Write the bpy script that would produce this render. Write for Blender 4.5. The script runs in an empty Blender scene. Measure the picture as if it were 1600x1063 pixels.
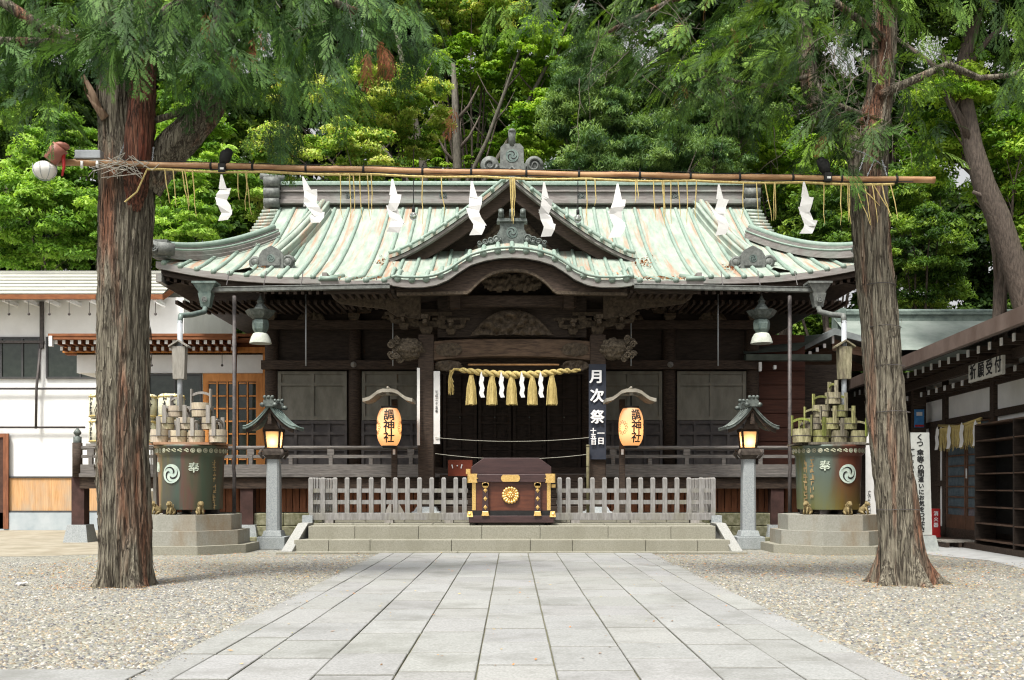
import bpy, math, random
import numpy as np
from mathutils import Matrix, Vector, noise
R = math.radians
random.seed(7)
SC = bpy.context.scene
COL = SC.collection
F = 1555.0; HZ = 760.0; CX = 800.0; EYE = 1.5

def P(px, py, D):
    """measured photo position at a chosen distance -> metres"""
    return Vector(((px - CX) * D / F, D, EYE + (HZ - py) * D / F))
def X(px, D): return (px - CX) * D / F
def Z(py, D): return EYE + (HZ - py) * D / F

# ------------------------------------------------------------------ objects
def setp(o, label=None, cat=None, group=None, kind=None):
    if label: o['label'] = label
    if cat: o['category'] = cat
    if group: o['group'] = group
    if kind: o['kind'] = kind
    return o
def thing(name, label, cat, loc=(0, 0, 0), rz=0.0, group=None):
    o = bpy.data.objects.new(name, None); COL.objects.link(o)
    o.location = loc; o.rotation_euler = (0, 0, rz); o.empty_display_size = .2
    return setp(o, label, cat, group)

class MB:
    def __init__(s):
        s.v = []; s.f = []; s.m = []; s.mi = 0; s.T = None; s.sm = []; s.smooth = False
    def add(s, vs, fs):
        b = len(s.v)
        if s.T is not None: vs = [s.T @ Vector(p) for p in vs]
        s.v.extend([tuple(p) for p in vs])
        for f in fs:
            s.f.append(tuple(b + i for i in f)); s.m.append(s.mi); s.sm.append(s.smooth)
        return s
    def box(s, x0, x1, y0, y1, z0, z1):
        vs = [(x0,y0,z0),(x1,y0,z0),(x1,y1,z0),(x0,y1,z0),(x0,y0,z1),(x1,y0,z1),(x1,y1,z1),(x0,y1,z1)]
        return s.add(vs, [(0,3,2,1),(4,5,6,7),(0,1,5,4),(1,2,6,5),(2,3,7,6),(3,0,4,7)])
    def cbox(s, c, sx, sy, sz):
        return s.box(c[0]-sx/2, c[0]+sx/2, c[1]-sy/2, c[1]+sy/2, c[2]-sz/2, c[2]+sz/2)
    def taper(s, c, b, t, z0, z1):
        """frustum: centre xy, half sizes at bottom/top"""
        x, y = c
        vs = [(x-b[0],y-b[1],z0),(x+b[0],y-b[1],z0),(x+b[0],y+b[1],z0),(x-b[0],y+b[1],z0),
              (x-t[0],y-t[1],z1),(x+t[0],y-t[1],z1),(x+t[0],y+t[1],z1),(x-t[0],y+t[1],z1)]
        return s.add(vs, [(0,3,2,1),(4,5,6,7),(0,1,5,4),(1,2,6,5),(2,3,7,6),(3,0,4,7)])
    def tube(s, pts, r, n=8, caps=True, flat=1.0):
        pts = [Vector(p) for p in pts]
        rs = r if isinstance(r, (list, tuple)) else [r] * len(pts)
        vs = []; fs = []; up = None
        for i, p in enumerate(pts):
            d = (pts[min(i+1, len(pts)-1)] - pts[max(i-1, 0)])
            if d.length < 1e-9: d = Vector((0, 0, 1))
            d.normalize()
            if up is None:
                a = Vector((0, 0, 1)) if abs(d.z) < .9 else Vector((1, 0, 0))
                up = (a - d * a.dot(d)).normalized()
            else:
                up = (up - d * up.dot(d))
                up = up.normalized() if up.length > 1e-6 else d.orthogonal().normalized()
            b = d.cross(up)
            for k in range(n):
                t = 2 * math.pi * k / n
                vs.append(p + (up * math.sin(t) * flat + b * math.cos(t)) * rs[i])
        for i in range(len(pts) - 1):
            for k in range(n):
                k2 = (k + 1) % n
                fs.append((i*n+k, i*n+k2, (i+1)*n+k2, (i+1)*n+k))
        if caps:
            fs.append(tuple(range(n))[::-1]); fs.append(tuple((len(pts)-1)*n + k for k in range(n)))
        sm = s.smooth; s.smooth = n > 5
        s.add(vs, fs); s.smooth = sm
        return s
    def lathe(s, prof, n=24, c=(0, 0), off=0.0, smooth=True, caps=True):
        vs = []; fs = []
        for r, z in prof:
            for k in range(n):
                t = 2 * math.pi * k / n + off
                vs.append((c[0] + r * math.cos(t), c[1] + r * math.sin(t), z))
        for i in range(len(prof) - 1):
            for k in range(n):
                k2 = (k+1) % n
                fs.append((i*n+k, i*n+k2, (i+1)*n+k2, (i+1)*n+k))
        sm = s.smooth; s.smooth = smooth
        s.add(vs, fs)
        s.smooth = False
        if caps:
            b = len(prof) - 1
            s.add(vs[:n], [tuple(range(n))[::-1]]); s.add(vs[b*n:], [tuple(range(n))])
        s.smooth = sm
        return s
    def prism(s, out, y0, y1):
        """outline in (x,z), extruded along y"""
        n = len(out)
        a = sum(out[i][0]*out[(i+1)%n][1] - out[(i+1)%n][0]*out[i][1] for i in range(n))
        if a < 0: out = out[::-1]
        vs = [(x, y0, z) for x, z in out] + [(x, y1, z) for x, z in out]
        fs = [tuple(range(n)), tuple(range(2*n-1, n-1, -1))]
        for i in range(n):
            j = (i+1) % n
            fs.append((i, i+n, j+n, j))
        return s.add(vs, fs)
    def grid(s, fn, us, vs_, smooth=True):
        vs = [fn(u, v) for v in vs_ for u in us]
        n = len(us); fs = []
        for j in range(len(vs_)-1):
            for i in range(n-1):
                fs.append((j*n+i, j*n+i+1, (j+1)*n+i+1, (j+1)*n+i))
        sm = s.smooth; s.smooth = smooth; s.add(vs, fs); s.smooth = sm
        return s
    def ball(s, c, r, n=10, m=7, sc=(1,1,1)):
        prof = [(max(1e-4, r*math.sin(math.pi*i/m)), -r*math.cos(math.pi*i/m)) for i in range(m+1)]
        vs = []; fs = []
        for rr, z in prof:
            for k in range(n):
                t = 2*math.pi*k/n
                vs.append((c[0]+rr*math.cos(t)*sc[0], c[1]+rr*math.sin(t)*sc[1], c[2]+z*sc[2]))
        for i in range(m):
            for k in range(n):
                k2 = (k+1) % n
                fs.append((i*n+k, i*n+k2, (i+1)*n+k2, (i+1)*n+k))
        sm = s.smooth; s.smooth = True; s.add(vs, fs); s.smooth = sm
        return s
    def mesh(s, name, mats, off=(0,0,0)):
        me = bpy.data.meshes.new(name)
        v = np.array(s.v, dtype=np.float64) - np.array(off)
        me.from_pydata(v.tolist(), [], s.f)
        mats = mats if isinstance(mats, (list, tuple)) else [mats]
        for m in mats: me.materials.append(m)
        me.polygons.foreach_set('material_index', s.m)
        me.polygons.foreach_set('use_smooth', s.sm)
        me.update()
        return me
def wloc(o):
    v = Vector(o.location)
    while o.parent is not None:
        o = o.parent; v = v + Vector(o.location)
    return v
def part(name, mb, mats=None, parent=None, world=True, bevel=0, label=None):
    """one mesh object; world=True: vertices are given in world metres"""
    off = wloc(parent) if (parent is not None and world) else Vector((0, 0, 0))
    me = mb.mesh(name, mats, off) if isinstance(mb, MB) else mb
    o = bpy.data.objects.new(name, me); COL.objects.link(o)
    o.parent = parent
    if label: o['label'] = label
    if bevel:
        m = o.modifiers.new('bevel', 'BEVEL'); m.width = bevel; m.segments = 2; m.limit_method = 'ANGLE'
    return o
def sub(name, mb, mats, parent, **k):
    return part(name, mb, mats, parent, **k)
def single(name, mb, mats, label, cat, group=None, base=None, bevel=0):
    """a thing that is one mesh; origin moved to its base"""
    v = np.array(mb.v)
    if base is None:
        base = ((v[:,0].min()+v[:,0].max())/2, (v[:,1].min()+v[:,1].max())/2, v[:,2].min())
    me = mb.mesh(name, mats, base)
    o = bpy.data.objects.new(name, me); COL.objects.link(o); o.location = base
    if bevel:
        m = o.modifiers.new('bevel', 'BEVEL'); m.width = bevel; m.segments = 2; m.limit_method = 'ANGLE'
    return setp(o, label, cat, group)
def struct(name, mb, mats, bevel=0):
    o = part(name, mb, mats, None); o['kind'] = 'structure'
    if bevel:
        m = o.modifiers.new('bevel', 'BEVEL'); m.width = bevel; m.segments = 2; m.limit_method = 'ANGLE'
    return o
def copy_tree(o, parent=None):
    c = o.copy(); COL.objects.link(c); c.parent = parent
    for ch in list(o.children): copy_tree(ch, c)
    return c

# ------------------------------------------------------------------ materials
def mat(name, c1, c2=None, c3=None, ns=6.0, sc=(1, 1, 1), rough=.8, bump=.3, bd=.01, metal=0.0, stain=0.0,
        stain_col=(.03, .03, .025), ss=1.2, rnd=0.0, spec=.3, det=6, coord='Object', lo=.35, hi=.65, emit=None, es=0):
    m = bpy.data.materials.new(name); m.use_nodes = True
    nt = m.node_tree; N = nt.nodes; L = nt.links
    b = N['Principled BSDF']
    b.inputs['Roughness'].default_value = rough; b.inputs['Metallic'].default_value = metal
    b.inputs['Specular IOR Level'].default_value = spec
    tc = N.new('ShaderNodeTexCoord'); mp = N.new('ShaderNodeMapping'); mp.inputs['Scale'].default_value = sc
    L.new(tc.outputs[coord], mp.inputs['Vector'])
    no = N.new('ShaderNodeTexNoise'); no.inputs['Scale'].default_value = ns; no.inputs['Detail'].default_value = det
    no.inputs['Roughness'].default_value = .62
    L.new(mp.outputs[0], no.inputs['Vector'])
    cr = N.new('ShaderNodeValToRGB'); e = cr.color_ramp.elements
    e[0].position = lo; e[1].position = hi
    e[0].color = (*c1, 1); e[1].color = (*(c2 or c1), 1)
    if c3:
        k = e.new((lo+hi)/2); k.color = (*c3, 1)
    L.new(no.outputs['Fac'], cr.inputs[0])
    out = cr.outputs[0]
    if stain > 0:
        n2 = N.new('ShaderNodeTexNoise'); n2.inputs['Scale'].default_value = ss; n2.inputs['Detail'].default_value = 5
        n2.inputs['Roughness'].default_value = .7
        m2 = N.new('ShaderNodeMapping'); m2.inputs['Scale'].default_value = (1, 1, .45)
        L.new(tc.outputs[coord], m2.inputs[0]); L.new(m2.outputs[0], n2.inputs['Vector'])
        mr = N.new('ShaderNodeMapRange'); mr.inputs[1].default_value = .48; mr.inputs[2].default_value = .7
        mr.inputs[4].default_value = stain
        L.new(n2.outputs['Fac'], mr.inputs[0])
        mx = N.new('ShaderNodeMix'); mx.data_type = 'RGBA'
        L.new(mr.outputs[0], mx.inputs[0]); L.new(out, mx.inputs[6]); mx.inputs[7].default_value = (*stain_col, 1)
        out = mx.outputs[2]
    if rnd > 0:
        oi = N.new('ShaderNodeObjectInfo'); hs = N.new('ShaderNodeHueSaturation')
        mr = N.new('ShaderNodeMapRange'); mr.inputs[3].default_value = 1-rnd; mr.inputs[4].default_value = 1+rnd
        L.new(oi.outputs['Random'], mr.inputs[0]); L.new(mr.outputs[0], hs.inputs['Value']); L.new(out, hs.inputs['Color'])
        wn = N.new('ShaderNodeTexWhiteNoise'); wn.noise_dimensions = '1D'; m9 = N.new('ShaderNodeMapRange'); m9.inputs[3].default_value = .5-rnd*.11; m9.inputs[4].default_value = .5+rnd*.07
        L.new(oi.outputs['Random'], wn.inputs['W']); L.new(wn.outputs['Value'], m9.inputs[0]); L.new(m9.outputs[0], hs.inputs['Hue'])
        m8 = N.new('ShaderNodeMapRange'); m8.inputs[3].default_value = 1-rnd; m8.inputs[4].default_value = 1+rnd*.6; L.new(wn.outputs['Value'], m8.inputs[0]); L.new(m8.outputs[0], hs.inputs['Saturation'])
        out = hs.outputs[0]
    L.new(out, b.inputs['Base Color'])
    if bump > 0:
        bp = N.new('ShaderNodeBump'); bp.inputs['Strength'].default_value = bump; bp.inputs['Distance'].default_value = bd
        L.new(no.outputs['Fac'], bp.inputs['Height']); L.new(bp.outputs[0], b.inputs['Normal'])
    if emit:
        b.inputs['Emission Color'].default_value = (*emit, 1); b.inputs['Emission Strength'].default_value = es
    return m
V3 = lambda a: (a, a, a)
DARKW = mat('dark_weathered_wood', (.016,.011,.008), (.052,.037,.027), ns=5, sc=(1,1,6), bump=.4, rnd=0)
DARKH = mat('dark_wood_beam', (.02,.0135,.0095), (.068,.046,.033), ns=5, sc=(1,4,8), bump=.4)
WALLW = mat('aged_wall_wood', (.018,.0125,.009), (.04,.028,.021), ns=4, sc=(1,1,5), bump=.3)
SHUT = mat('grey_shutter_wood', (.13,.125,.10), (.19,.18,.15), ns=3, sc=(1.5,1.5,.6), bump=.2, stain=.4, stain_col=(.09,.085,.07))
COFF = mat('coffered_panel', (.05,.045,.045), (.09,.08,.075), ns=4, bump=.2)
REDW = mat('red_brown_boards', (.17,.065,.033), (.28,.11,.055), ns=4, sc=(3,3,.5), bump=.3, stain=.5, stain_col=(.05,.025,.02))
CARVE = mat('carved_wood', (.028,.021,.014), (.11,.082,.055), ns=14, bump=.8, bd=.02, lo=.3, hi=.7)
RAILW = mat('silvered_rail_wood', (.10,.09,.085), (.19,.175,.16), ns=5, sc=(.6,3,6), bump=.3, stain=.4, stain_col=(.05,.045,.04))
GREYW = mat('silver_grey_wood', (.165,.158,.15), (.275,.265,.255), ns=5, sc=(4,4,.7), bump=.35, stain=.55, stain_col=(.15,.14,.08), ss=1.5)
STONE = mat('step_stone', (.215,.205,.16), (.29,.28,.23), ns=34, bump=.2, bd=.004, stain=.55, stain_col=(.185,.175,.13), ss=1.1)
STONE2 = mat('grey_granite', (.22,.24,.25), (.36,.38,.38), ns=40, bump=.25, bd=.005, stain=.4, stain_col=(.14,.16,.14))
MOSST = mat('mossy_foundation', (.12,.12,.06), (.26,.25,.17), ns=9, bump=.6, bd=.02, stain=.5)
PLATF = mat('pedestal_stone', (.235,.23,.195), (.30,.295,.26), ns=30, bump=.2, bd=.004, stain=.75, stain_col=(.19,.125,.06), ss=.8)
BRONZE = mat('verdigris_bronze', (.085,.12,.11), (.19,.24,.215), ns=8, bump=.4, rough=.55, metal=.2, stain=.5, stain_col=(.05,.05,.045))
DKBRONZE = mat('dark_bronze', (.06,.07,.065), (.15,.17,.155), ns=12, bump=.6, rough=.55, metal=.3)
OXID = mat('grey_oxidised_copper', (.09,.095,.09), (.18,.19,.175), ns=10, bump=.5, rough=.6, metal=.1, stain=.4, stain_col=(.05,.05,.045))
GOLD = mat('gilt_brass', (.75,.46,.14), (.95,.66,.26), ns=30, bump=.3, rough=.35, metal=.75, bd=.004)
LACQ = mat('red_brown_lacquer', (.075,.022,.012), (.14,.045,.022), ns=4, sc=(.6,1,4), bump=.12, rough=.35, spec=.5, stain=.4, stain_col=(.04,.015,.012))
LACQD = mat('dark_lacquer', (.035,.018,.018), (.06,.03,.028), ns=5, sc=(.5,1,4), bump=.1, rough=.4, spec=.5)
WHITEP = mat('white_paper', (.62,.61,.59), (.70,.69,.67), ns=3, bump=.15, rough=.9, stain=.15, stain_col=(.5,.48,.42))
PLAST = mat('white_plaster', (.74,.74,.73), (.82,.82,.81), ns=2, bump=.1, rough=.9, stain=.15, stain_col=(.55,.54,.5))
ORANGEW = mat('new_orange_timber', (.46,.17,.035), (.62,.26,.07), ns=4, sc=(2,2,.4), bump=.15, rough=.55)
CLADW = mat('honey_cladding', (.45,.24,.10), (.62,.38,.19), ns=4, sc=(7,7,.4), bump=.2, stain=.6, stain_col=(.36,.33,.27), ss=1.1)
SOFFIT = mat('brown_soffit_timber', (.17,.06,.025), (.26,.10,.04), ns=4, sc=(1,1,3), bump=.2)
STRAW = mat('rice_straw', (.36,.27,.09), (.56,.45,.19), ns=40, sc=(1,1,.3), bump=.4, bd=.004, rough=.8)
BAMBOO = mat('bamboo', (.22,.10,.045), (.40,.24,.12), ns=6, sc=(.5,4,4), bump=.1, rough=.5, stain=.5, stain_col=(.45,.30,.15))
BLACKP = mat('black_paint', (.012,.012,.012), (.02,.02,.02), bump=0)
INK = mat('sumi_ink', (.012,.012,.013), (.02,.02,.02), bump=0, rough=.7)
GREYP = mat('grey_metal', (.3,.32,.34), (.36,.38,.4), bump=.05, rough=.5)
IRON = mat('dark_iron_pipe', (.05,.045,.045), (.1,.085,.08), ns=9, bump=.2, rough=.55)
TERRA = mat('terracotta_horn', (.28,.11,.08), (.36,.15,.11), bump=.05, rough=.5)
RED = mat('red_enamel', (.35,.02,.02), (.42,.03,.03), bump=0, rough=.4)
NAVY = mat('navy_banner', (.022,.027,.04), (.035,.04,.055), ns=3, bump=.1, rough=.8)
WTEXT = mat('white_lettering', (.78,.78,.78), bump=0)
SHINGLE = mat('pale_roof_metal', (.33,.33,.29), (.42,.42,.37), ns=2, sc=(.3,1,1), bump=.1, rough=.55, stain=.5, stain_col=(.33,.34,.29))
CONC = mat('concrete', (.28,.285,.285), (.37,.375,.375), ns=3, bump=.1, stain=.3, stain_col=(.3,.3,.28))
GLASSD = mat('dark_window_glass', (.02,.028,.022), (.035,.045,.035), bump=0, rough=.06, spec=.6)
FRAMED = mat('dark_window_frame', (.05,.05,.052), (.07,.07,.07), bump=0, rough=.5)
CASK = mat('straw_wrapped_cask', (.50,.48,.36), (.66,.64,.52), ns=10, bump=.3, stain=.5, stain_col=(.36,.37,.2), ss=3)
PALEW = mat('pale_weathered_pail', (.34,.28,.20), (.52,.45,.34), ns=6, sc=(5,5,.7), bump=.3, rnd=.18, stain=.5, stain_col=(.22,.24,.12), ss=4)
MOSSW = mat('mossy_pail', (.11,.11,.035), (.28,.275,.11), ns=5, sc=(4,4,.8), bump=.4, rnd=.5, stain=.9, stain_col=(.07,.055,.03), ss=5)
HANDLE = mat('grey_pail_handle', (.20,.185,.165), (.31,.29,.26), ns=6, sc=(5,5,.6), bump=.3, rnd=.15)
COPPERB = mat('brown_copper_fascia', (.12,.085,.07), (.19,.145,.125), ns=3, sc=(4,.5,.5), bump=.1, rough=.5)
BARKC = mat('cypress_bark_far', (.045,.035,.028), (.12,.095,.075), ns=8, sc=(3,3,.6), bump=.8, bd=.05)
WIRE = mat('thin_wire', (.25,.24,.2), bump=0)
def clear_glass():
    m = bpy.data.materials.new('bulb_glass'); m.use_nodes = True
    b = m.node_tree.nodes['Principled BSDF']
    b.inputs['Base Color'].default_value = (.9,.95,.93,1); b.inputs['Roughness'].default_value = .05
    b.inputs['Transmission Weight'].default_value = .85; b.inputs['IOR'].default_value = 1.3
    return m
BULB = clear_glass()

def roof_mat(name, c1, c2, rust=True, strength=.75):
    m = mat(name, c1, c2, ns=3.0, sc=(2.2, .5, .5), rough=.5, bump=.15, bd=.02, spec=.4, lo=.3, hi=.7)
    nt = m.node_tree; N = nt.nodes; L = nt.links; b = N['Principled BSDF']
    base = b.inputs['Base Color'].links[0].from_socket
    tc = N['Texture Coordinate']
    if rust:
        mp = N.new('ShaderNodeMapping'); mp.inputs['Scale'].default_value = (3.2, .16, .16)
        n2 = N.new('ShaderNodeTexNoise'); n2.inputs['Scale'].default_value = 1.5; n2.inputs['Detail'].default_value = 7
        n2.inputs['Roughness'].default_value = .7
        L.new(tc.outputs['Object'], mp.inputs[0]); L.new(mp.outputs[0], n2.inputs['Vector'])
        mr = N.new('ShaderNodeMapRange'); mr.inputs[1].default_value = .51; mr.inputs[2].default_value = .63
        mr.inputs[4].default_value = strength
        L.new(n2.outputs['Fac'], mr.inputs[0])
        mx = N.new('ShaderNodeMix'); mx.data_type = 'RGBA'
        L.new(mr.outputs[0], mx.inputs[0]); L.new(base, mx.inputs[6]); mx.inputs[7].default_value = (.36, .17, .095, 1)
        L.new(mx.outputs[2], b.inputs['Base Color'])
    # seams of the copper sheets across the slope
    wv = N.new('ShaderNodeTexWave'); wv.bands_direction = 'Y'; wv.wave_profile = 'SAW'
    wv.inputs['Scale'].default_value = .55; wv.inputs['Distortion'].default_value = .3
    L.new(tc.outputs['Object'], wv.inputs['Vector'])
    bp = N.new('ShaderNodeBump'); bp.inputs['Strength'].default_value = .35; bp.inputs['Distance'].default_value = .02
    L.new(wv.outputs['Fac'], bp.inputs['Height'])
    old = b.inputs['Normal'].links[0].from_node
    L.new(old.outputs[0], bp.inputs['Normal']); L.new(bp.outputs[0], b.inputs['Normal'])
    return m
PATINA = roof_mat('pale_patina_copper', (.205,.265,.22), (.37,.41,.35))
PATROLL = roof_mat('green_patina_copper', (.165,.24,.195), (.27,.335,.285), rust=False)
RIDGEC = mat('brown_grey_ridge_copper', (.17,.15,.14), (.27,.25,.235), ns=4, sc=(.6,1,4), rough=.6, bump=.25, stain=.5, stain_col=(.24,.30,.26))
def tank_mat(name, cols, low=None):
    """patina and rust lying in broad streaks round the drum"""
    m = mat(name, (.1,.1,.1), (.2,.2,.2), ns=9, sc=(1,1,.25), rough=.45, metal=.15, bump=.15, spec=.45)
    nt = m.node_tree; N = nt.nodes; L = nt.links; b = N['Principled BSDF']; tc = N['Texture Coordinate']
    sx = N.new('ShaderNodeSeparateXYZ'); L.new(tc.outputs['Object'], sx.inputs[0])
    mp = N.new('ShaderNodeMapping'); mp.inputs['Scale'].default_value = (3.2,3.2,.5); L.new(tc.outputs['Object'], mp.inputs[0])
    n2 = N.new('ShaderNodeTexNoise'); n2.inputs['Scale'].default_value = 1.6; n2.inputs['Detail'].default_value = 6; L.new(mp.outputs[0], n2.inputs['Vector'])
    m1 = N.new('ShaderNodeMath'); m1.operation = 'MULTIPLY_ADD'; m1.inputs[1].default_value = .62; m1.inputs[2].default_value = .5; L.new(sx.outputs[0], m1.inputs[0])
    m2 = N.new('ShaderNodeMath'); m2.operation = 'MULTIPLY_ADD'; m2.inputs[1].default_value = .5; L.new(n2.outputs['Fac'], m2.inputs[0]); L.new(m1.outputs[0], m2.inputs[2])
    m3 = N.new('ShaderNodeMath'); m3.operation = 'SUBTRACT'; m3.inputs[1].default_value = .25; L.new(m2.outputs[0], m3.inputs[0])
    cr = N.new('ShaderNodeValToRGB'); e = cr.color_ramp.elements; e[0].position = cols[0][0]; e[0].color = (*cols[0][1],1); e[1].position = cols[-1][0]; e[1].color = (*cols[-1][1],1)
    for p, c in cols[1:-1]: k = e.new(p); k.color = (*c, 1)
    L.new(m3.outputs[0], cr.inputs[0]); out = cr.outputs[0]
    if low:
        mz = N.new('ShaderNodeMath'); mz.operation = 'MULTIPLY_ADD'; mz.inputs[1].default_value = -1.1; mz.inputs[2].default_value = 1.0; L.new(sx.outputs[2], mz.inputs[0])
        my = N.new('ShaderNodeMath'); my.operation = 'MULTIPLY'; my.use_clamp = True; L.new(mz.outputs[0], my.inputs[0]); L.new(n2.outputs['Fac'], my.inputs[1])
        mx = N.new('ShaderNodeMix'); mx.data_type = 'RGBA'; L.new(my.outputs[0], mx.inputs[0]); L.new(out, mx.inputs[6]); mx.inputs[7].default_value = (*low, 1); out = mx.outputs[2]
    L.new(out, b.inputs['Base Color'])
    return m
TANKS = {True: tank_mat('streaked_tank_left', ((.02,(.30,.17,.08)),(.14,(.22,.14,.065)),(.2,(.11,.105,.05)),(.3,(.085,.085,.07)),(.5,(.07,.10,.08)),(.58,(.13,.07,.055)),(.66,(.10,.085,.055)),(.78,(.055,.08,.05)),(.9,(.06,.065,.04)),(1,(.08,.045,.025)))),
         False: tank_mat('streaked_tank_right', ((.0,(.11,.12,.05)),(.12,(.12,.155,.13)),(.36,(.10,.125,.10)),(.5,(.10,.065,.045)),(.62,(.13,.042,.024)),(1,(.07,.024,.016))), low=(.20,.19,.03))}

# ------------------------------------------------------------------ lettering
_TV = {}
def text_verts(body, size, bold=.0, ext=.002, spacing=1.0):
    key = (body, size, ext)
    if key not in _TV:
        cu = bpy.data.curves.new('lettering', 'FONT'); cu.body = body; cu.size = size
        cu.align_x = 'CENTER'; cu.align_y = 'CENTER'; cu.extrude = ext; cu.resolution_u = 3
        o = bpy.data.objects.new('lettering', cu); COL.objects.link(o)
        bpy.context.view_layer.update()
        dg = bpy.context.evaluated_depsgraph_get()
        me = bpy.data.meshes.new_from_object(o.evaluated_get(dg))
        _TV[key] = ([tuple(p.co) for p in me.vertices], [tuple(p.vertices) for p in me.polygons])
        bpy.data.objects.remove(o); bpy.data.meshes.remove(me)
    v, f = _TV[key]
    if bold <= 0: return v, f
    V = []; Fc = []
    for k, (dx, dy) in enumerate(((0,0),(1,0),(-1,0),(0,.7),(0,-.7),(.7,.5),(-.7,-.5))):
        b = len(V); V += [(x+dx*bold, y+dy*bold, z+k*.0006) for x, y, z in v]; Fc += [tuple(b+i for i in q) for q in f]
    return V, Fc
def text_on(mb, body, c, size, sx=1.0, bold=0.0, rz=0.0, spacing=1.0, ext=.002):
    """flat lettering facing -Y at world point c"""
    v, f = text_verts(body, size, bold, ext, spacing)
    ca, sa = math.cos(rz), math.sin(rz)
    vs = [(c[0] + x*sx*ca + z*sa, c[1] + x*sx*sa - z*ca, c[2] + y) for x, y, z in v]
    return mb.add(vs, f)
def text_wrap(mb, body, c, rad, size, ang=0.0, sx=1.0, bold=0.0, prof=None, spacing=1.0, ext=.002):
    """lettering wrapped on a drum of radius rad centred at c (world), ang = turn from -Y"""
    v, f = text_verts(body, size, bold, ext, spacing)
    vs = []
    for x, y, z in v:
        r = (prof(y) if prof else rad) + .004 + z
        a = ang + x * sx / rad
        vs.append((c[0] + r*math.sin(a), c[1] - r*math.cos(a), c[2] + y))
    return mb.add(vs, f)
def tomoe(mb, r, place, mi_disc=0, mi_mark=1, d=.01):
    """round crest with three commas; place(x, y, h) -> world point"""
    n = 40
    def fan(pts, h):
        c = place(0, 0, h); mb.add([c] + [place(x, y, h) for x, y in pts], [(0, i+1, (i+1) % len(pts)+1) for i in range(len(pts))])
    mb.mi = mi_disc
    ring = [(r*math.cos(2*math.pi*k/n), r*math.sin(2*math.pi*k/n)) for k in range(n)]
    fan(ring, d)
    mb.add([place(x, y, 0) for x, y in ring] + [place(x, y, d) for x, y in ring],
           [(k, (k+1) % n, n+(k+1) % n, n+k) for k in range(n)])
    mb.mi = mi_mark
    for q in range(3):
        a0 = 2*math.pi*q/3
        outer = []; inner = []
        for i in range(17):
            t = i/16
            a = a0 + t*2.75
            wd = r*(.012 + .085*max(0, math.sin(math.pi*min(1, t*1.05)**.6)))
            rc = r*(.10 + .74*t**.55)
            outer.append(((rc+wd)*math.cos(a), (rc+wd)*math.sin(a)))
            inner.append(((rc-wd)*math.cos(a), (rc-wd)*math.sin(a)))
        m = len(outer)
        vs = [place(x, y, d+.004) for x, y in outer+inner]
        mb.add(vs, [(i, i+1, m+i+1, m+i) for i in range(m-1)])
    mb.mi = 0

def glyphs(mb, n, place, size, step, seed, th=.12):
    """writing too small to read: little groups of brush strokes in a column"""
    rnd_ = random.Random(seed)
    for i in range(n):
        for k in range(rnd_.randint(3, 5)):
            hz = rnd_.random() < .55; a = rnd_.uniform(-.4, .4)*size; b = rnd_.uniform(-.4, .4)*size - i*step; l = rnd_.uniform(.25, .48)*size; w = th*size*.5
            q = [(a*.4-l, b-w), (a*.4+l, b-w+.03*size), (a*.4+l, b+w+.03*size), (a*.4-l, b+w)] if hz else [(a-w, b-l), (a+w, b-l), (a+w, b+l), (a-w, b+l)]
            h = .004 + .0012*k
            mb.add([place(x, y, h) for x, y in q], [(0,1,2,3)])
# ================================================================== ground
def ground_material():
    m = bpy.data.materials.new('river_gravel'); m.use_nodes = True
    nt = m.node_tree; N = nt.nodes; L = nt.links; b = N['Principled BSDF']; b.inputs['Roughness'].default_value = .85
    tc = N.new('ShaderNodeTexCoord')
    vo = N.new('ShaderNodeTexVoronoi'); vo.inputs['Scale'].default_value = 30
    L.new(tc.outputs['Object'], vo.inputs['Vector'])
    sep = N.new('ShaderNodeSeparateColor'); L.new(vo.outputs['Color'], sep.inputs[0])
    cr = N.new('ShaderNodeValToRGB'); e = cr.color_ramp.elements
    e[0].position = 0; e[0].color = (.055,.055,.06,1); e[1].position = 1; e[1].color = (.45,.44,.38,1)
    for p, c in ((.2,(.14,.145,.145)),(.45,(.205,.205,.185)),(.65,(.27,.25,.19)),(.8,(.27,.27,.245))):
        k = e.new(p); k.color = (*c, 1)
    L.new(sep.outputs[0], cr.inputs[0])
    n2 = N.new('ShaderNodeTexNoise'); n2.inputs['Scale'].default_value = .35; n2.inputs['Detail'].default_value = 6
    L.new(tc.outputs['Object'], n2.inputs['Vector'])
    mr = N.new('ShaderNodeMapRange'); mr.inputs[1].default_value = .4; mr.inputs[2].default_value = .65
    mr.inputs[3].default_value = .0; mr.inputs[4].default_value = .45
    L.new(n2.outputs['Fac'], mr.inputs[0])
    mx = N.new('ShaderNodeMix'); mx.data_type = 'RGBA'; L.new(mr.outputs[0], mx.inputs[0]); L.new(cr.outputs[0], mx.inputs[6])
    mx.inputs[7].default_value = (.25,.235,.165,1)
    L.new(mx.outputs[2], b.inputs['Base Color'])
    bp = N.new('ShaderNodeBump'); bp.inputs['Strength'].default_value = 1; bp.inputs['Distance'].default_value = .02; bp.invert = True
    L.new(vo.outputs['Distance'], bp.inputs['Height']); L.new(bp.outputs[0], b.inputs['Normal'])
    return m
GRAVEL = ground_material()
mb = MB(); mb.box(-400, 400, -60, 700, -1, 0); struct('gravel_ground', mb, GRAVEL)
EARTH = mat('sandy_earth', (.22,.195,.14), (.33,.30,.235), c3=(.28,.25,.19), ns=1.4, bump=.5, bd=.02, stain=.4, stain_col=(.17,.13,.08))
def blob_sheet(pts, z):
    mb = MB(); mb.add([(x, y, z) for x, y in pts], [tuple(range(len(pts)))]); return mb
pts = [(-30, 21.5)]
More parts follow.
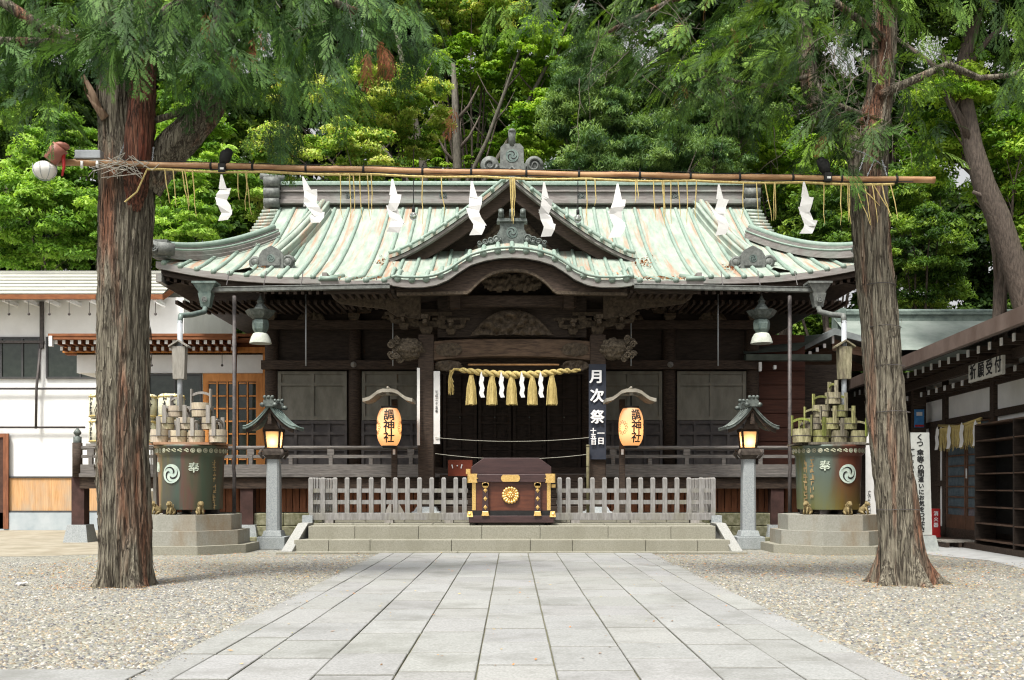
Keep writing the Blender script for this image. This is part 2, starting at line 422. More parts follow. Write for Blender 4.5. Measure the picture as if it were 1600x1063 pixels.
for i in range(50):
    x = -30 + i*.5; pts.append((x, 21.3 + 1.6*noise.noise(Vector((x*.6, 0, 3))) + .5*noise.noise(Vector((x*2.5, 1, 3))) + max(0, (x+9))*1.9))
pts += [(-5.2, 33), (-5.2, 60), (-30, 60)]
struct('earth_ground', blob_sheet(pts, .004), EARTH)
mb = blob_sheet([(8.0, 33), (9.3, 24.6), (9.15, 21.6), (9.6, 20.0), (9.15, 17.4), (30, 17.2), (30, 60), (8.0, 60)], .006)
struct('concrete_pavement', mb, CONC)
GROVE = mat('leaf_litter', (.05,.04,.02), (.13,.10,.055), ns=9, bump=.6, bd=.03)
mb = blob_sheet([(-120, 37), (120, 37), (120, 300), (-120, 300)], .008); struct('grove_floor', mb, GROVE)

# paving slabs
def slab_material():
    m = mat('granite_slab', (.228,.230,.226), (.332,.334,.328), ns=42, bump=.3, bd=.004, stain=.75, stain_col=(.17,.17,.158), ss=1.1, det=10)
    nt = m.node_tree; N = nt.nodes; L = nt.links; b = N['Principled BSDF']
    src = b.inputs['Base Color'].links[0].from_socket
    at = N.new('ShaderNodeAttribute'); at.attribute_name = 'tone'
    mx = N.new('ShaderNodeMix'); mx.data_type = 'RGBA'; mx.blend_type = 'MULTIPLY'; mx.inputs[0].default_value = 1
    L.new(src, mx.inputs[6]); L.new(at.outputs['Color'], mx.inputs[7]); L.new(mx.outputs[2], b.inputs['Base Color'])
    return m
mb = MB(); tones = []
def slab(x0, x1, y0, y1, g=.0045):
    h = .03 + random.uniform(-.003, .003); t = random.uniform(.88, 1.0)
    cx_, ch = .008, .02
    n0 = len(mb.v)
    a, b_, c, d = x0+g*random.uniform(.8,1.5), x1-g*random.uniform(.8,1.5), y0+.013, y1-.013
    j = lambda: random.uniform(-.002, .002)
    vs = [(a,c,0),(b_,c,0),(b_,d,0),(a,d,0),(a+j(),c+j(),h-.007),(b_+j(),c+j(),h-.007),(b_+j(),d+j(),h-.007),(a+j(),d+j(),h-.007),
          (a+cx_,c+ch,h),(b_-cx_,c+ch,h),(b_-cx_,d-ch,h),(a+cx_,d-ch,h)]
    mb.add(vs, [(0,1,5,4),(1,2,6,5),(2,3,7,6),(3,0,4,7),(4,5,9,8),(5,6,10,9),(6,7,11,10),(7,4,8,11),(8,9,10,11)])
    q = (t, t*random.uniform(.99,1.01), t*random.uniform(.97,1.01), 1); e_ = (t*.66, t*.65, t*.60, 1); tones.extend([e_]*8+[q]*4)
xs = [-2.93,-2.60,-2.17,-1.54,-.91,-.28,.35,.98,1.61,2.24,2.70,3.07]
for i in range(len(xs)-1):
    y = 4.2
    y = y + random.uniform(-.0, .0)
    first = True
    while y < 21.95:
        l = random.uniform(.85, 1.25) if 0 < i < 10 else random.uniform(1.3, 1.9)
        if first: l *= random.uniform(.3, 1); first = False
        y1 = min(21.95, y + l)
        if 21.95 - y1 < .3: y1 = 21.95
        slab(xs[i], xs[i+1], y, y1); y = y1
# cross walk in the foreground
for r_, (ya, yb) in enumerate(((4.2, 5.4), (5.4, 6.7), (6.7, 8.03))):
    x = -24.0 + r_*.4
    while x < -2.95:
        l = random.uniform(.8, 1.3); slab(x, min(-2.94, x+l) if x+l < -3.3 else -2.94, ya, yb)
        x = x+l if x+l < -3.3 else 0
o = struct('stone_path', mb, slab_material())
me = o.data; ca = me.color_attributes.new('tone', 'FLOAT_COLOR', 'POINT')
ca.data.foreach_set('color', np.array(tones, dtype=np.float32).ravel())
JOINT = mat('joint_soil', (.11,.10,.07), (.22,.19,.13), c3=(.14,.14,.08), ns=3, bump=.4)
mb = blob_sheet([(-2.93,8.03),(-24,8.03),(-24,4.2),(3.07,4.2),(3.07,21.95),(-2.93,21.95)], .012)
struct('path_bedding', mb, JOINT)

# loose pebbles lying on the gravel, nearest ones only
rng = np.random.default_rng(3)
def pebbles():
    n = 48000
    D = 7.0 + 12.5*rng.random(n)**1.6
    x = rng.uniform(-1, 1, n)*D*.56
    keep = ((x < -3.0) | (x > 3.12)) & ((D > 8.07) | (x > 0))
    x = x[keep]; D = D[keep]
    m_ = 1500; D2_ = 7.2+14*rng.random(m_)**1.4; e_ = rng.exponential(.05, m_); x2_ = np.where(rng.random(m_) < .5, -2.92+e_, 3.06-e_)
    nn = len(x); x = np.concatenate([x, x2_]); D = np.concatenate([D, D2_]); n = len(x)
    s = rng.uniform(.006, .023, n); s[nn:] *= .45; z0_ = np.full(n, .001); z0_[nn:] = .029
    base = np.array([[1,0,0],[.3,.95,0],[-.8,.6,0],[-.8,-.6,0],[.3,-.95,0],[.3,.2,.8],[-.35,-.1,.75]])
    fs = [(0,1,5),(1,2,5),(2,6,5),(2,3,6),(3,4,6),(4,0,5),(4,5,6)]
    a = rng.uniform(0, 6.283, n); ca, sa = np.cos(a), np.sin(a)
    el = rng.uniform(.6, 1.3, n)
    v = np.empty((n, 7, 3))
    bx = base[None,:,0]*el[:,None]; by = base[None,:,1]
    v[:,:,0] = x[:,None] + s[:,None]*(bx*ca[:,None]-by*sa[:,None])
    v[:,:,1] = D[:,None] + s[:,None]*(bx*sa[:,None]+by*ca[:,None])
    v[:,:,2] = z0_[:,None] + s[:,None]*base[None,:,2]*.9
    f = np.array(fs)[None] + 7*np.arange(n)[:,None,None]
    pal = np.array([[.2,.2,.21],[.33,.33,.33],[.45,.43,.39],[.42,.35,.25],[.6,.57,.52],[.28,.25,.22],[.5,.42,.3]])
    c = pal[rng.integers(0, len(pal), n)]*rng.uniform(.4,.8,(n,1))
    col = np.repeat(c, 7, axis=0)
    return v.reshape(-1,3), f.reshape(-1,3), col
def np_mesh(name, v, f, col, m, smooth=False):
    me = bpy.data.meshes.new(name); k = f.shape[1]
    me.vertices.add(len(v)); me.vertices.foreach_set('co', v.astype(np.float32).ravel())
    me.loops.add(f.size); me.loops.foreach_set('vertex_index', f.astype(np.int32).ravel())
    me.polygons.add(len(f)); me.polygons.foreach_set('loop_start', np.arange(0, f.size, k, dtype=np.int32))
    me.polygons.foreach_set('loop_total', np.full(len(f), k, dtype=np.int32))
    if smooth: me.polygons.foreach_set('use_smooth', np.ones(len(f), dtype=bool))
    me.update(calc_edges=True)
    a = me.color_attributes.new('tone', 'FLOAT_COLOR', 'POINT')
    c4 = np.ones((len(v), 4), dtype=np.float32); c4[:,:3] = col
    a.data.foreach_set('color', c4.ravel()); me.materials.append(m)
    return me
def attr_mat(name, rough=.8, transl=0.0, bump=0):
    m = bpy.data.materials.new(name); m.use_nodes = True
    nt = m.node_tree; N = nt.nodes; L = nt.links; b = N['Principled BSDF']; b.inputs['Roughness'].default_value = rough
    b.inputs['Specular IOR Level'].default_value = .18
    at = N.new('ShaderNodeAttribute'); at.attribute_name = 'tone'; L.new(at.outputs['Color'], b.inputs['Base Color'])
    if transl > 0:
        t = N.new('ShaderNodeBsdfTranslucent'); g = N.new('ShaderNodeMix'); g.data_type = 'RGBA'; g.blend_type = 'MULTIPLY'
        g.inputs[0].default_value = 1; g.inputs[7].default_value = (1.3, 1.35, .6, 1)
        L.new(at.outputs['Color'], g.inputs[6]); L.new(g.outputs[2], t.inputs[0])
        ms = N.new('ShaderNodeMixShader'); ms.inputs[0].default_value = transl
        L.new(b.outputs[0], ms.inputs[1]); L.new(t.outputs[0], ms.inputs[2]); L.new(ms.outputs[0], N['Material Output'].inputs[0])
    return m
v, f, c = pebbles()
o = part('loose_pebbles', np_mesh('loose_pebbles', v, f, c, attr_mat('pebble', .8))); o['kind'] = 'stuff'
o['label'] = 'grey and tan pebbles scattered over the gravel'; o['category'] = 'gravel'
# fallen leaves on the paving
def litter(n, x0, x1, y0, y1, z, s0, s1, pal):
    c = np.stack([rng.uniform(x0,x1,n), rng.uniform(y0,y1,n), np.full(n, z)+rng.uniform(0,.006,n)], 1)
    a = rng.uniform(0, 6.28, n); L_ = rng.uniform(s0, s1, n)
    d = np.stack([np.cos(a), np.sin(a), rng.uniform(-.2,.2,n)], 1); e = np.stack([-np.sin(a), np.cos(a), rng.uniform(-.3,.3,n)], 1)
    v = np.stack([c-d*L_[:,None], c+e*L_[:,None]*.5, c+d*L_[:,None], c-e*L_[:,None]*.5], 1)
    v[:,:,2] = np.maximum(v[:,:,2], z)
    f = np.arange(4*n).reshape(n,4)
    return v.reshape(-1,3), f, np.repeat(pal[rng.integers(0,len(pal),n)], 4, axis=0)
LPAL = np.array([[.42,.24,.07],[.3,.15,.06],[.5,.36,.14],[.2,.11,.05],[.55,.2,.04],[.35,.33,.1]])
LM = attr_mat('dead_leaf', .7)
sets = [litter(900, -6.9, -5.1, 14.3, 15.9, .012, .008, .022, LPAL), litter(1100, 5.0, 7.2, 14.4, 16.2, .012, .008, .022, LPAL), litter(240, -3, 3.1, 8, 22, .036, .01, .03, LPAL), litter(3500, -9, -3, 16, 22.5, .012, .012, .03, LPAL), litter(3500, 3.1, 9.5, 16, 22.5, .012, .012, .03, LPAL)]
vv = []; ff = []; cc = []; nb = 0
for v, f, c in sets:
    vv.append(v); ff.append(f+nb); cc.append(c); nb += len(v)
o = part('fallen_leaves', np_mesh('fallen_leaves', np.concatenate(vv), np.concatenate(ff), np.concatenate(cc), LM)); o['kind'] = 'stuff'
o['label'] = 'dry brown leaves scattered on gravel and path'; o['category'] = 'leaf litter'
# crumpled scrap of white paper on the gravel at the left
mb = MB(); c = P(36, 915, 15.0)
for i in range(9):
    a = random.uniform(0, 6.28); p = Vector((c.x+random.uniform(-.07,.07), c.y+random.uniform(-.04,.04), random.uniform(.015,.05)))
    d = Vector((math.cos(a), math.sin(a), random.uniform(-.3,.3)))*.055; e = Vector((-math.sin(a), math.cos(a), random.uniform(-.4,.4)))*.045
    mb.add([p-d, p+e, p+d, p-e], [(0,1,2,3)])
single('paper_scrap', mb, WHITEP, 'crumpled scrap of white paper lying on the gravel left of the big trunk', 'litter')

# ================================================================== the hall
HX, HD = 7.0, 29.0
EX, ED, EZ = 9.45, 26.4, 7.05
RD, RZ = 32.5, 10.72
FZ = 1.84                                            # veranda floor
def zmain(x, D):
    t = (D - ED) / (RD - ED)
    z = EZ + (RZ - EZ) * (.70*t + .30*t*t) if t > 0 else EZ + .245*(D - ED)
    l = max(0, (abs(x) - 5.6) / 3.85)
    return z + .42 * l**2.2 * max(0, min(1, 1 - t*1.25))
KB = [(0,1),(.35,.97),(.66,.89),(.99,.75),(1.28,.5),(1.53,.25),(1.84,.07),(2.15,.0),(2.6,.0),(2.9,.06)]
def kb(x):
    x = abs(x)
    for (a, p), (b, q) in zip(KB, KB[1:]):
        if x <= b:
            t = (x-a)/(b-a); return p + (q-p)*t
    return 0
PD = 24.0; PX = 4.62
def zkara(x, D): return 6.47 + .72*kb(x) + .035*(D-PD) + .30*max(0, min(1, (D-PD)/.6))**.8
def zroof(x, D):
    z = zmain(x, D)
    if abs(x) < 2.92: z = max(z, zkara(x, D))
    return z

hall = thing('shrine_hall', 'dark wooden shrine hall with sweeping pale green copper roof and curved porch gable', 'shrine', (0, 29, 0))
TH = .16
def hipx(D):                                        # outer edge of the front slope
    if D <= 26.4: return EX
    t = min(1, (D-26.4)/3.4)
    return EX - t*(EX-7.62) if D < 29.8 else 7.62
mb = MB()
Ds = [26.4 + i*.35 for i in range(18)]
def fr(u, D): return (u*hipx(D), D, zmain(u*hipx(D), D))
us = [i/44 for i in range(-44, 45)]
mb.grid(fr, us, Ds)
# porch extension and the rolling gable in it
def pe(x, D):
    xx = x*(PX - .06*(D-PD)); return (xx, D, zroof(xx, D))
mb.grid(pe, [i/92 for i in range(-92, 93)], [24.0, 24.15, 24.3, 24.45, 24.6, 24.8, 25.1, 25.5, 26.0, 26.39])
mb.grid(lambda x, D: (x, D, zkara(x, D)+.003), [i*.05 for i in range(-44, 45)], [26.3, 27, 27.7, 28.4])
# back slope and hipped sides
mb.grid(lambda u, D: (u*hipx(D), 65-D, zmain(u*hipx(D), D)), us[::-1], Ds)
for s in (-1, 1):
    def side(u, v):
        # u along depth 0..1, v up the side slope
        xo = EX - v*(EX-7.3); d0 = 26.4 + v*3.4; d1 = 65 - d0
        D = d0 + (d1-d0)*u
        e = abs(u-.5)*2
        return (s*xo, D, EZ + .42*max(0, (e-.35)/.65)**2.2*(1-v) + v*(zmain(7.6, 29.8)-EZ)*(.8+.2*v))
    mb.grid(side, [i/16 for i in range(17)] if s > 0 else [1-i/16 for i in range(17)], [i/5 for i in range(6)])
part('roof', mb, PATINA, hall)

# standing rolls (one mesh: they are the roof's pattern)
mb = MB()
def roll(x, D0, D1, fn, r=.055, n=8, dz=.015):
    k = max(2, int((D1-D0)/.22)); pts = []; rr = []
    for i in range(k+1):
        D = D0 + (D1-D0)*i/k
        pts.append((x, D, fn(x, D)+dz)); rr.append(r*(1.13 if i % 4 == 0 else 1))
    mb.tube(pts, rr, n)
    D = D0-.015
    p = Vector((x, D, fn(x, D)+dz-.01)); mb.tube([p, p+Vector((0, .07, .02))], r*1.35, 12)
sp = .44
for i in range(-21, 22):
    x = i*sp
    if abs(x) > 9.3: continue
    # where the front slope ends above this x
    Dend = RD-.35
    if abs(x) > 7.6: Dend = 26.4 + 3.4*(EX-abs(x))/(EX-7.62)
    if abs(x) < 2.95: roll(x, 25.0, Dend, zroof)
    elif abs(x) < 4.4: roll(x, PD, Dend, zroof)
    elif abs(x) > 4.55: roll(x, ED, Dend, zmain)
for i in range(-8, 9):                                 # short rolls along the wavy edge
    x = i*.345
    roll(x, PD-.02, 24.9, lambda x, D: zkara(x, D), r=.06)
# verge rolls on both sides of the porch roof and gable foot
for s in (-1, 1):
    mb.tube([(s*(4.62-.06*(D-PD)), D, zmain(4.6, D)+.03) for D in (24.0,24.6,25.2,25.8,26.4)], .06, 8)
    mb.tube([(s*(x), PD-.01, 6.5+.01) for x in (4.62,4.4,4.2)], .055, 8)
    mb.tube([(s*x, PD-.03, zkara(x, PD)+.04+.03) for x in [i*.1 for i in range(0, 30)]], .035, 8)
    mb.tube([(s*2.9, PD+i*.3, zkara(2.9, PD+i*.3)+.05) for i in range(9)], .05, 8)
# rolls on the hipped sides
for s in (-1, 1):
    for k in range(24):
        D = 27.0 + k*.46
        v1 = min(1, (D-26.4)/3.4, (38.6-D)/3.4)
        if v1 < .15: continue
        pts = [(s*(EX-v*(EX-7.3)), D, EZ+.03+v*(zmain(7.6,29.8)-EZ)*(.8+.2*v)+.1*(1-v)*(abs(D-32.5)/6)**3) for v in [v1*i/5 for i in range(6)]]
        mb.tube(pts, .055, 6)
part('roof_rolls', mb, PATROLL, hall)

# ridge: layered box with top roll, crests and end ornaments
mb = MB()
mb.box(-7.55, 7.55, RD-.42, RD+.42, RZ-.1, RZ+.04)
mb.box(-7.5, 7.5, RD-.27, RD+.27, RZ+.04, RZ+.30)
mb.box(-7.52, 7.52, RD-.33, RD+.33, RZ+.30, RZ+.36)
mb.box(-7.5, 7.5, RD-.27, RD+.27, RZ+.36, RZ+.50)
rg = part('ridge_course', mb, RIDGEC, hall, bevel=.01)
mb = MB(); mb.prism([(-7.62,RZ+.52),(7.62,RZ+.52),(7.62,RZ+.59),(-7.62,RZ+.59)], RD-.36, RD+.36)
mb.tube([(-7.7,RD,RZ+.64),(7.7,RD,RZ+.64)], .1, 10)
sub('ridge_cap', mb, PATROLL, rg)
for px in (548, 693, 907, 1052):
    mb = MB(); x = X(px, RD); z0 = RZ+.19
    tomoe(mb, .13, lambda a, b, h: (x+a, RD-.28-h, z0+b)); sub('crest', mb, [DKBRONZE, INK], rg)
def scroll(mb, c, r, s=1, y0=-.1, y1=.1, turns=1.6, w=.3):
    """spiral volute in the xz plane"""
    pts = []; rr = []
    for i in range(30):
        t = i/29; a = s*(t*turns*2*math.pi); q = r*(1-.82*t)
        pts.append((c[0]+s*0+q*math.cos(a), c[1]+y0*.0, c[2]+q*math.sin(a))); rr.append(r*w*(1-.55*t))
    mb.tube(pts, rr, 8)
for s in (-1, 1):                                     # ornaments that close the ridge
    mb = MB(); x = s*7.72
    mb.box(x-.17, x+.17, RD-.5, RD+.5, RZ-.25, RZ+.78)
    for zc, r in ((RZ+.55,.2),(RZ+.2,.2),(RZ-.1,.18)):
        mb.tube([(x-.24,RD-.5,zc),(x+.24,RD-.5,zc)], r*.9, 14)
    mb.tube([(x-s*.3, RD, RZ+.82),(x+s*.5, RD, RZ+.9)], .1, 10)
    part('ridge_end_ornament', mb, OXID, hall)

# descending ridges with onigawara, corner ridges with scroll ends, gable verges
def oni(name, c, w, h, parent, m=None, top=0):
    """demon-tile shape: shouldered block with a volute each side and a crest"""
    mb = MB(); x, y, z = c
    o = [(-.27,0),(-.27,.55),(-.2,.78),(-.08,.92),(0,1),(.08,.92),(.2,.78),(.27,.55),(.27,0)]
    mb.prism([(x+a*w, z+b*h) for a, b in o], y-.07, y+.16)
    mb.prism([(x+a*w*.72, z+.1*h+b*h*.74) for a, b in o], y-.1, y-.07)
    for s in (-1, 1):
        scroll(mb, (x+s*w*.36, y-.02, z+.28*h), w*.14, s)
        mb.tube([(x+s*w*.36,y-.05,z+.28*h),(x+s*w*.36,y+.15,z+.28*h)], w*.13, 16)
        mb.box(x+s*w*.36-w*.12, x+s*w*.36+w*.12, y-.03, y+.12, z, z+.2*h)
        if top:
            mb.tube([(x+s*w*.2,y-.05,z+.66*h),(x+s*w*.2,y+.15,z+.66*h)], w*.06, 12)
    o_ = part(name, mb, m or OXID, parent)
    mb = MB(); tomoe(mb, h*.17, lambda a, b, q: (x+a, y-.102-q, z+.42*h+b)); sub('crest', mb, [BRONZE, INK], o_)
    return o_
for s in (-1, 1):
    mb = MB(); pts = []
    x0, x1 = s*6.62, s*6.05
    n = 12
    for i in range(n+1):
        t = i/n; D = 27.55+(31.9-27.55)*t; x = x0 + (x1-x0)*t**1.2
        pts.append(Vector((x, D, zmain(x, D))))
    for i in range(n):
        a, b = pts[i], pts[i+1]
        for (w, z0, z1) in ((.26,-.05,.16),(.2,.16,.33)):
            vs = [(a.x-w,a.y,a.z+z0),(a.x+w,a.y,a.z+z0),(a.x+w,a.y,a.z+z1),(a.x-w,a.y,a.z+z1),
                  (b.x-w,b.y,b.z+z0),(b.x+w,b.y,b.z+z0),(b.x+w,b.y,b.z+z1),(b.x-w,b.y,b.z+z1)]
            mb.add(vs, [(0,1,2,3),(0,4,5,1),(1,5,6,2),(2,6,7,3),(3,7,4,0),(7,6,5,4)])
    mb.tube([p+Vector((0,0,.37)) for p in pts], .085, 10)
    mb.tube([p+Vector((-.18,0,.34)) for p in pts], .05, 8); mb.tube([p+Vector((.18,0,.34)) for p in pts], .05, 8)
    part('descending_ridge', mb, PATINA, hall)
    oni('ridge_foot_ornament', (x0, 27.42, zmain(x0, 27.4)-.02), 1.25, .62, hall)
    # corner ridge
    pts = []
    for i in range(15):
        t = i/14; D = 26.5 + 3.5*t; x = s*(EX-.12 - t*(EX-7.3))
        pts.append(Vector((x, D, zmain(x, D)+.02+.12*(1-t)**3)))
    mb = MB()
    for z_, w, in ((.0,.2),(.10,.17),(.20,.13)):
        for i in range(14):
            a, b = pts[i], pts[i+1]; q = .12
            vs = [(a.x-w,a.y-w*.6,a.z+z_-.03),(a.x+w,a.y+w*.6,a.z+z_-.03),(a.x+w,a.y+w*.6,a.z+z_+q-.02),(a.x-w,a.y-w*.6,a.z+z_+q-.02),
                  (b.x-w,b.y-w*.6,b.z+z_-.03),(b.x+w,b.y+w*.6,b.z+z_-.03),(b.x+w,b.y+w*.6,b.z+z_+q-.02),(b.x-w,b.y-w*.6,b.z+z_+q-.02)]
            mb.add(vs, [(0,1,2,3),(0,4,5,1),(1,5,6,2),(2,6,7,3),(3,7,4,0),(7,6,5,4)])
    cr = part('corner_ridge', mb, RIDGEC, hall)
    mb = MB(); mb.tube([p+Vector((0,0,.34)) for p in pts], .085, 10); mb.tube([p+Vector((-s*.16,-.1,.19)) for p in pts], .03, 6); sub('ridge_cap', mb, PATROLL, cr)
    mb = MB(); p = pts[0]
    mb.tube([(p.x-.1*s-.12,p.y-.25,p.z+.17),(p.x-.1*s+.25,p.y-.05,p.z+.17)], .17, 16)
    mb.tube([(p.x-.1,p.y-.32,p.z+.17),(p.x-.1,p.y+.1,p.z+.17)], .18, 16)
    scroll(mb, (p.x-.1, p.y-.34, p.z+.17), .12, s)
    mb.box(p.x-.2, p.x+.2, p.y-.15, p.y+.2, p.z-.05, p.z+.42)
    sub('scroll_end', mb, OXID, cr)
    # back corner ridge and stacked verge of the side gable
    mb = MB(); mb.tube([(q.x, 65-q.y, q.z+.2) for q in pts], .25, 6); part('corner_ridge', mb, RIDGEC, hall)
    mb = MB()
    for i in range(13):
        D = 29.3 + i*.24; z = zmain(s*7.6, D)
        mb.box(min(s*7.55, s*8.0), max(s*7.55, s*8.0), D-.02, D+.3, z-.13, z+.05)
        mb.tube([(s*7.5, D, z+.05), (s*8.02, D, z+.02)], .06, 8)
        mb.box(min(s*7.55, s*8.0), max(s*7.55, s*8.0), 65-D-.3, 65-D+.02, z-.13, z+.05)
    part('gable_verge', mb, PATINA, hall)
    # triangular side gable wall
    mb = MB(); x = s*7.35
    prof = [(x, D, zmain(7.35, D)-.15) for D in (29.3,30.2,31,31.8,32.5)] + [(x, 65-D, zmain(7.35, D)-.15) for D in (31.8,31,30.2,29.3)]
    mb.add(prof, [tuple(range(9))]); part('gable_wall', mb, DARKW, hall)

# dormer gable (chidori) ------------------------------------------------
GD = 28.35
def rake(s): return (3.48*s, 8.02 + 2.28*(1-s)**1.28)         # s 0 apex .. 1 foot
rk = [rake(i/20) for i in range(21)]
mb = MB()
for s in (-1, 1):
    mb.grid(lambda i, D: (s*rk[int(i)][0], D, rk[int(i)][1]), range(21), [GD-.32, 29, 30, 31, 32.2] if s < 0 else [32.2, 31, 30, 29, GD-.32])
    mb.grid(lambda i, q: (s*rk[int(i)][0]*(1), GD-.32, rk[int(i)][1]-.10*q), range(21), [0, 1] if s < 0 else [1, 0])
part('dormer_roof', mb, PATINA, hall)
mb = MB()
for s in (-1, 1):
    mb.tube([(s*x, GD-.26, z+.06) for x, z in rk], .055, 8)
    for k in range(1, 11):
        x, z = rake((k-.3)/10.6)
        mb.tube([(s*x, GD-.4, z+.0), (s*x, GD+.3, z+.03)], .045, 8)
        mb.tube([(s*x, GD-.42, z-.0), (s*x, GD-.38, z)], .065, 10)
    for D in (29.3, 30.0, 30.7, 31.4):
        mb.tube([(s*x, D, z+.02) for x, z in rk], .05, 6)
mb.tube([(0, GD-.3, 10.4), (0, 32.4, 10.4)], .13, 10)
part('dormer_rolls', mb, PATROLL, hall)
def band(s0, top, bot, d0, d1, m, name, parent=hall, taper_=0.0):
    mb = MB(); n = len(rk)
    for s in (-1, 1):
        a = [(s*x, z-top*(1)) for x, z in rk]; b = [(s*x*(1-.0), z-bot+taper_*i/20) for i, (x, z) in enumerate(rk)]
        for i in range(n-1):
            mb.prism([a[i], a[i+1], b[i+1], b[i]], d0, d1)
    return part(name, mb, m, parent)
band(1, .11, .20, GD-.28, GD+.2, RIDGEC, 'gable_verge_edge')
band(1, .2, .62, GD-.05, GD+.08, DARKH, 'bargeboard', taper_=.12)
mb = MB(); mb.prism([(-3.4,7.9)]+[(-x, z-.3) for x, z in rk[::-1]][1:]+[(x, z-.3) for x, z in rk][1:-1]+[(3.4,7.9)], 29.0, 29.1)
part('gable_wall', mb, DARKW, hall)

def carving(name, cx, cz, w, h, D, parent, seed=0, depth=.16, mask='arch', m=None, fr=7.0):
    """carved relief: swirling height field inside an outline"""
    nx, nz = int(max(24, w*34)), int(max(16, h*34)); mb = MB(); vs = []; ok = []
    for j in range(nz+1):
        for i in range(nx+1):
            u = i/nx*2-1; v = j/nz
            if mask == 'arch': inside = (1-abs(u)**2.2) - v*.98
            elif mask == 'lens': inside = 1-(abs(u)**2.5+abs(v*2-1)**2.5)
            elif mask == 'tri': inside = (1-abs(u))*1.08 - v + .05
            else: inside = 1
            x = cx+u*w/2; z = cz+v*h
            q = noise.noise(Vector((x*1.3, z*1.3, seed)))*2.4
            hgt = math.sin((x*fr+q*3.1))*math.cos(z*fr*1.2-q*2.7)
            hgt = abs(hgt)**.7*.7 + .5*noise.noise(Vector((x*9, z*9, seed+5))) 
            e = max(0, min(1, inside*3.5))
            vs.append((x, D - depth*(.25+hgt)*e**.5, z)); ok.append(inside > -.02)
    fs = []
    for j in range(nz):
        for i in range(nx):
            a = j*(nx+1)+i; q = (a, a+1, a+nx+2, a+nx+1)
            if all(ok[k] for k in q): fs.append(q)
    mb.smooth = True; mb.add(vs, fs)
    return part(name, mb, m or CARVE, parent)
carving('gable_carving', 0, 8.35, 2.3, 1.15, 28.9, hall, 3, mask='tri')

# apex ornament
def apex(c, w, h, name, crest=True, m=OXID):
    x, y, z = c; mb = MB()
    o = [(-.5,.02),(-.5,.2),(-.42,.3),(-.3,.22),(-.22,.34),(-.2,.72),(-.13,.82),(.13,.82),(.2,.72),(.22,.34),(.3,.22),(.42,.3),(.5,.2),(.5,.02),(.2,-.08),(0,.1),(-.2,-.08)]
    tri = [(-.40,.02),(-.40,.1),(-.2,.15),(-.19,.64),(-.13,.72),(.13,.72),(.19,.64),(.2,.15),(.4,.1),(.4,.02),(.25,-.05),(0,.12),(-.25,-.05)]
    mb.prism([(x+a*w*.98, z+b*h) for a, b in tri], y-.06, y+.14)
    for s in (-1, 1):
        mb.tube([(x+s*w*.36,y-.1,z+.23*h),(x+s*w*.36,y+.16,z+.23*h)], w*.15, 22); mb.prism([(x+s*w*.16,z+.03*h),(x+s*w*.36,z+.1*h),(x+s*w*.40,z+.2*h),(x+s*w*.3,z+.34*h),(x+s*w*.16,z+.26*h)], y-.05, y+.13)
        scroll(mb, (x+s*w*.36, y-.12, z+.23*h), w*.12, s, w=.2)
        mb.tube([(x+s*w*.13,y-.09,z+.02*h),(x,y-.09,z+.2*h)], .03, 6)
    mb.tube([(x,y+.02,z+.70*h),(x,y-.03,z+.84*h),(x,y-.07,z+.985*h)], [w*.062,w*.055,w*.064], 12); mb.ball((x,y-.07,z+.985*h), w*.064, 10, 8, (1,1.2,.7))
    o_ = part(name, mb, m, hall)
    mb = MB(); tomoe(mb, w*.105, lambda a, b, q: (x+a, y-.065-q, z+.45*h+b)); sub('crest', mb, [BRONZE, INK], o_)
ap = P(799, 278, GD-.25); apex((0, GD-.25, ap.z+.03), 1.74, 1.27, 'dormer_apex_ornament')
# ornament on the ridge of the curved porch gable: body, wings of waves, three rolls
mb = MB(); y = 24.75; z0 = 7.38; mb.mi = 0
mb.prism([(-.85,z0),(-.75,z0+.16),(-.45,z0+.24),(-.3,z0+.5),(-.3,z0+.7),(.3,z0+.7),(.3,z0+.5),(.45,z0+.24),(.75,z0+.16),(.85,z0)], y-.05, y+.15)
mb.prism([(-.38,z0+.68),(-.36,z0+.76),(.36,z0+.76),(.38,z0+.68)], y-.12, y+.2)
for x in (-.27, 0, .27):
    mb.tube([(x,y-.16,z0+.84),(x,y+.2,z0+.84)], .075, 12); mb.tube([(x,y-.14,z0+.84),(x,y-.1,z0+.96)], .07, 10)
for s in (-1, 1):
    for x, r in ((.38,.1),(.52,.085),(.66,.075),(.8,.06)):
        scroll(mb, (s*x, y-.08, z0+.26-.25*(x-.38)), r, s, w=.3)
        mb.ball((s*x, y-.02, z0+.22-.3*(x-.38)), r, 8, 6)
og = part('porch_ridge_ornament', mb, DKBRONZE, hall)
mb = MB(); tomoe(mb, .14, lambda a, b, q: (a, y-.052-q, z0+.42+b)); sub('crest', mb, [BRONZE, INK], og)
mb = MB(); mb.tube([(0,24.8,7.68),(0,28.2,7.8)], .11, 8); mb.box(-.14,.14,24.8,28.2,7.4,7.66); part('porch_ridge', mb, PATINA, hall)

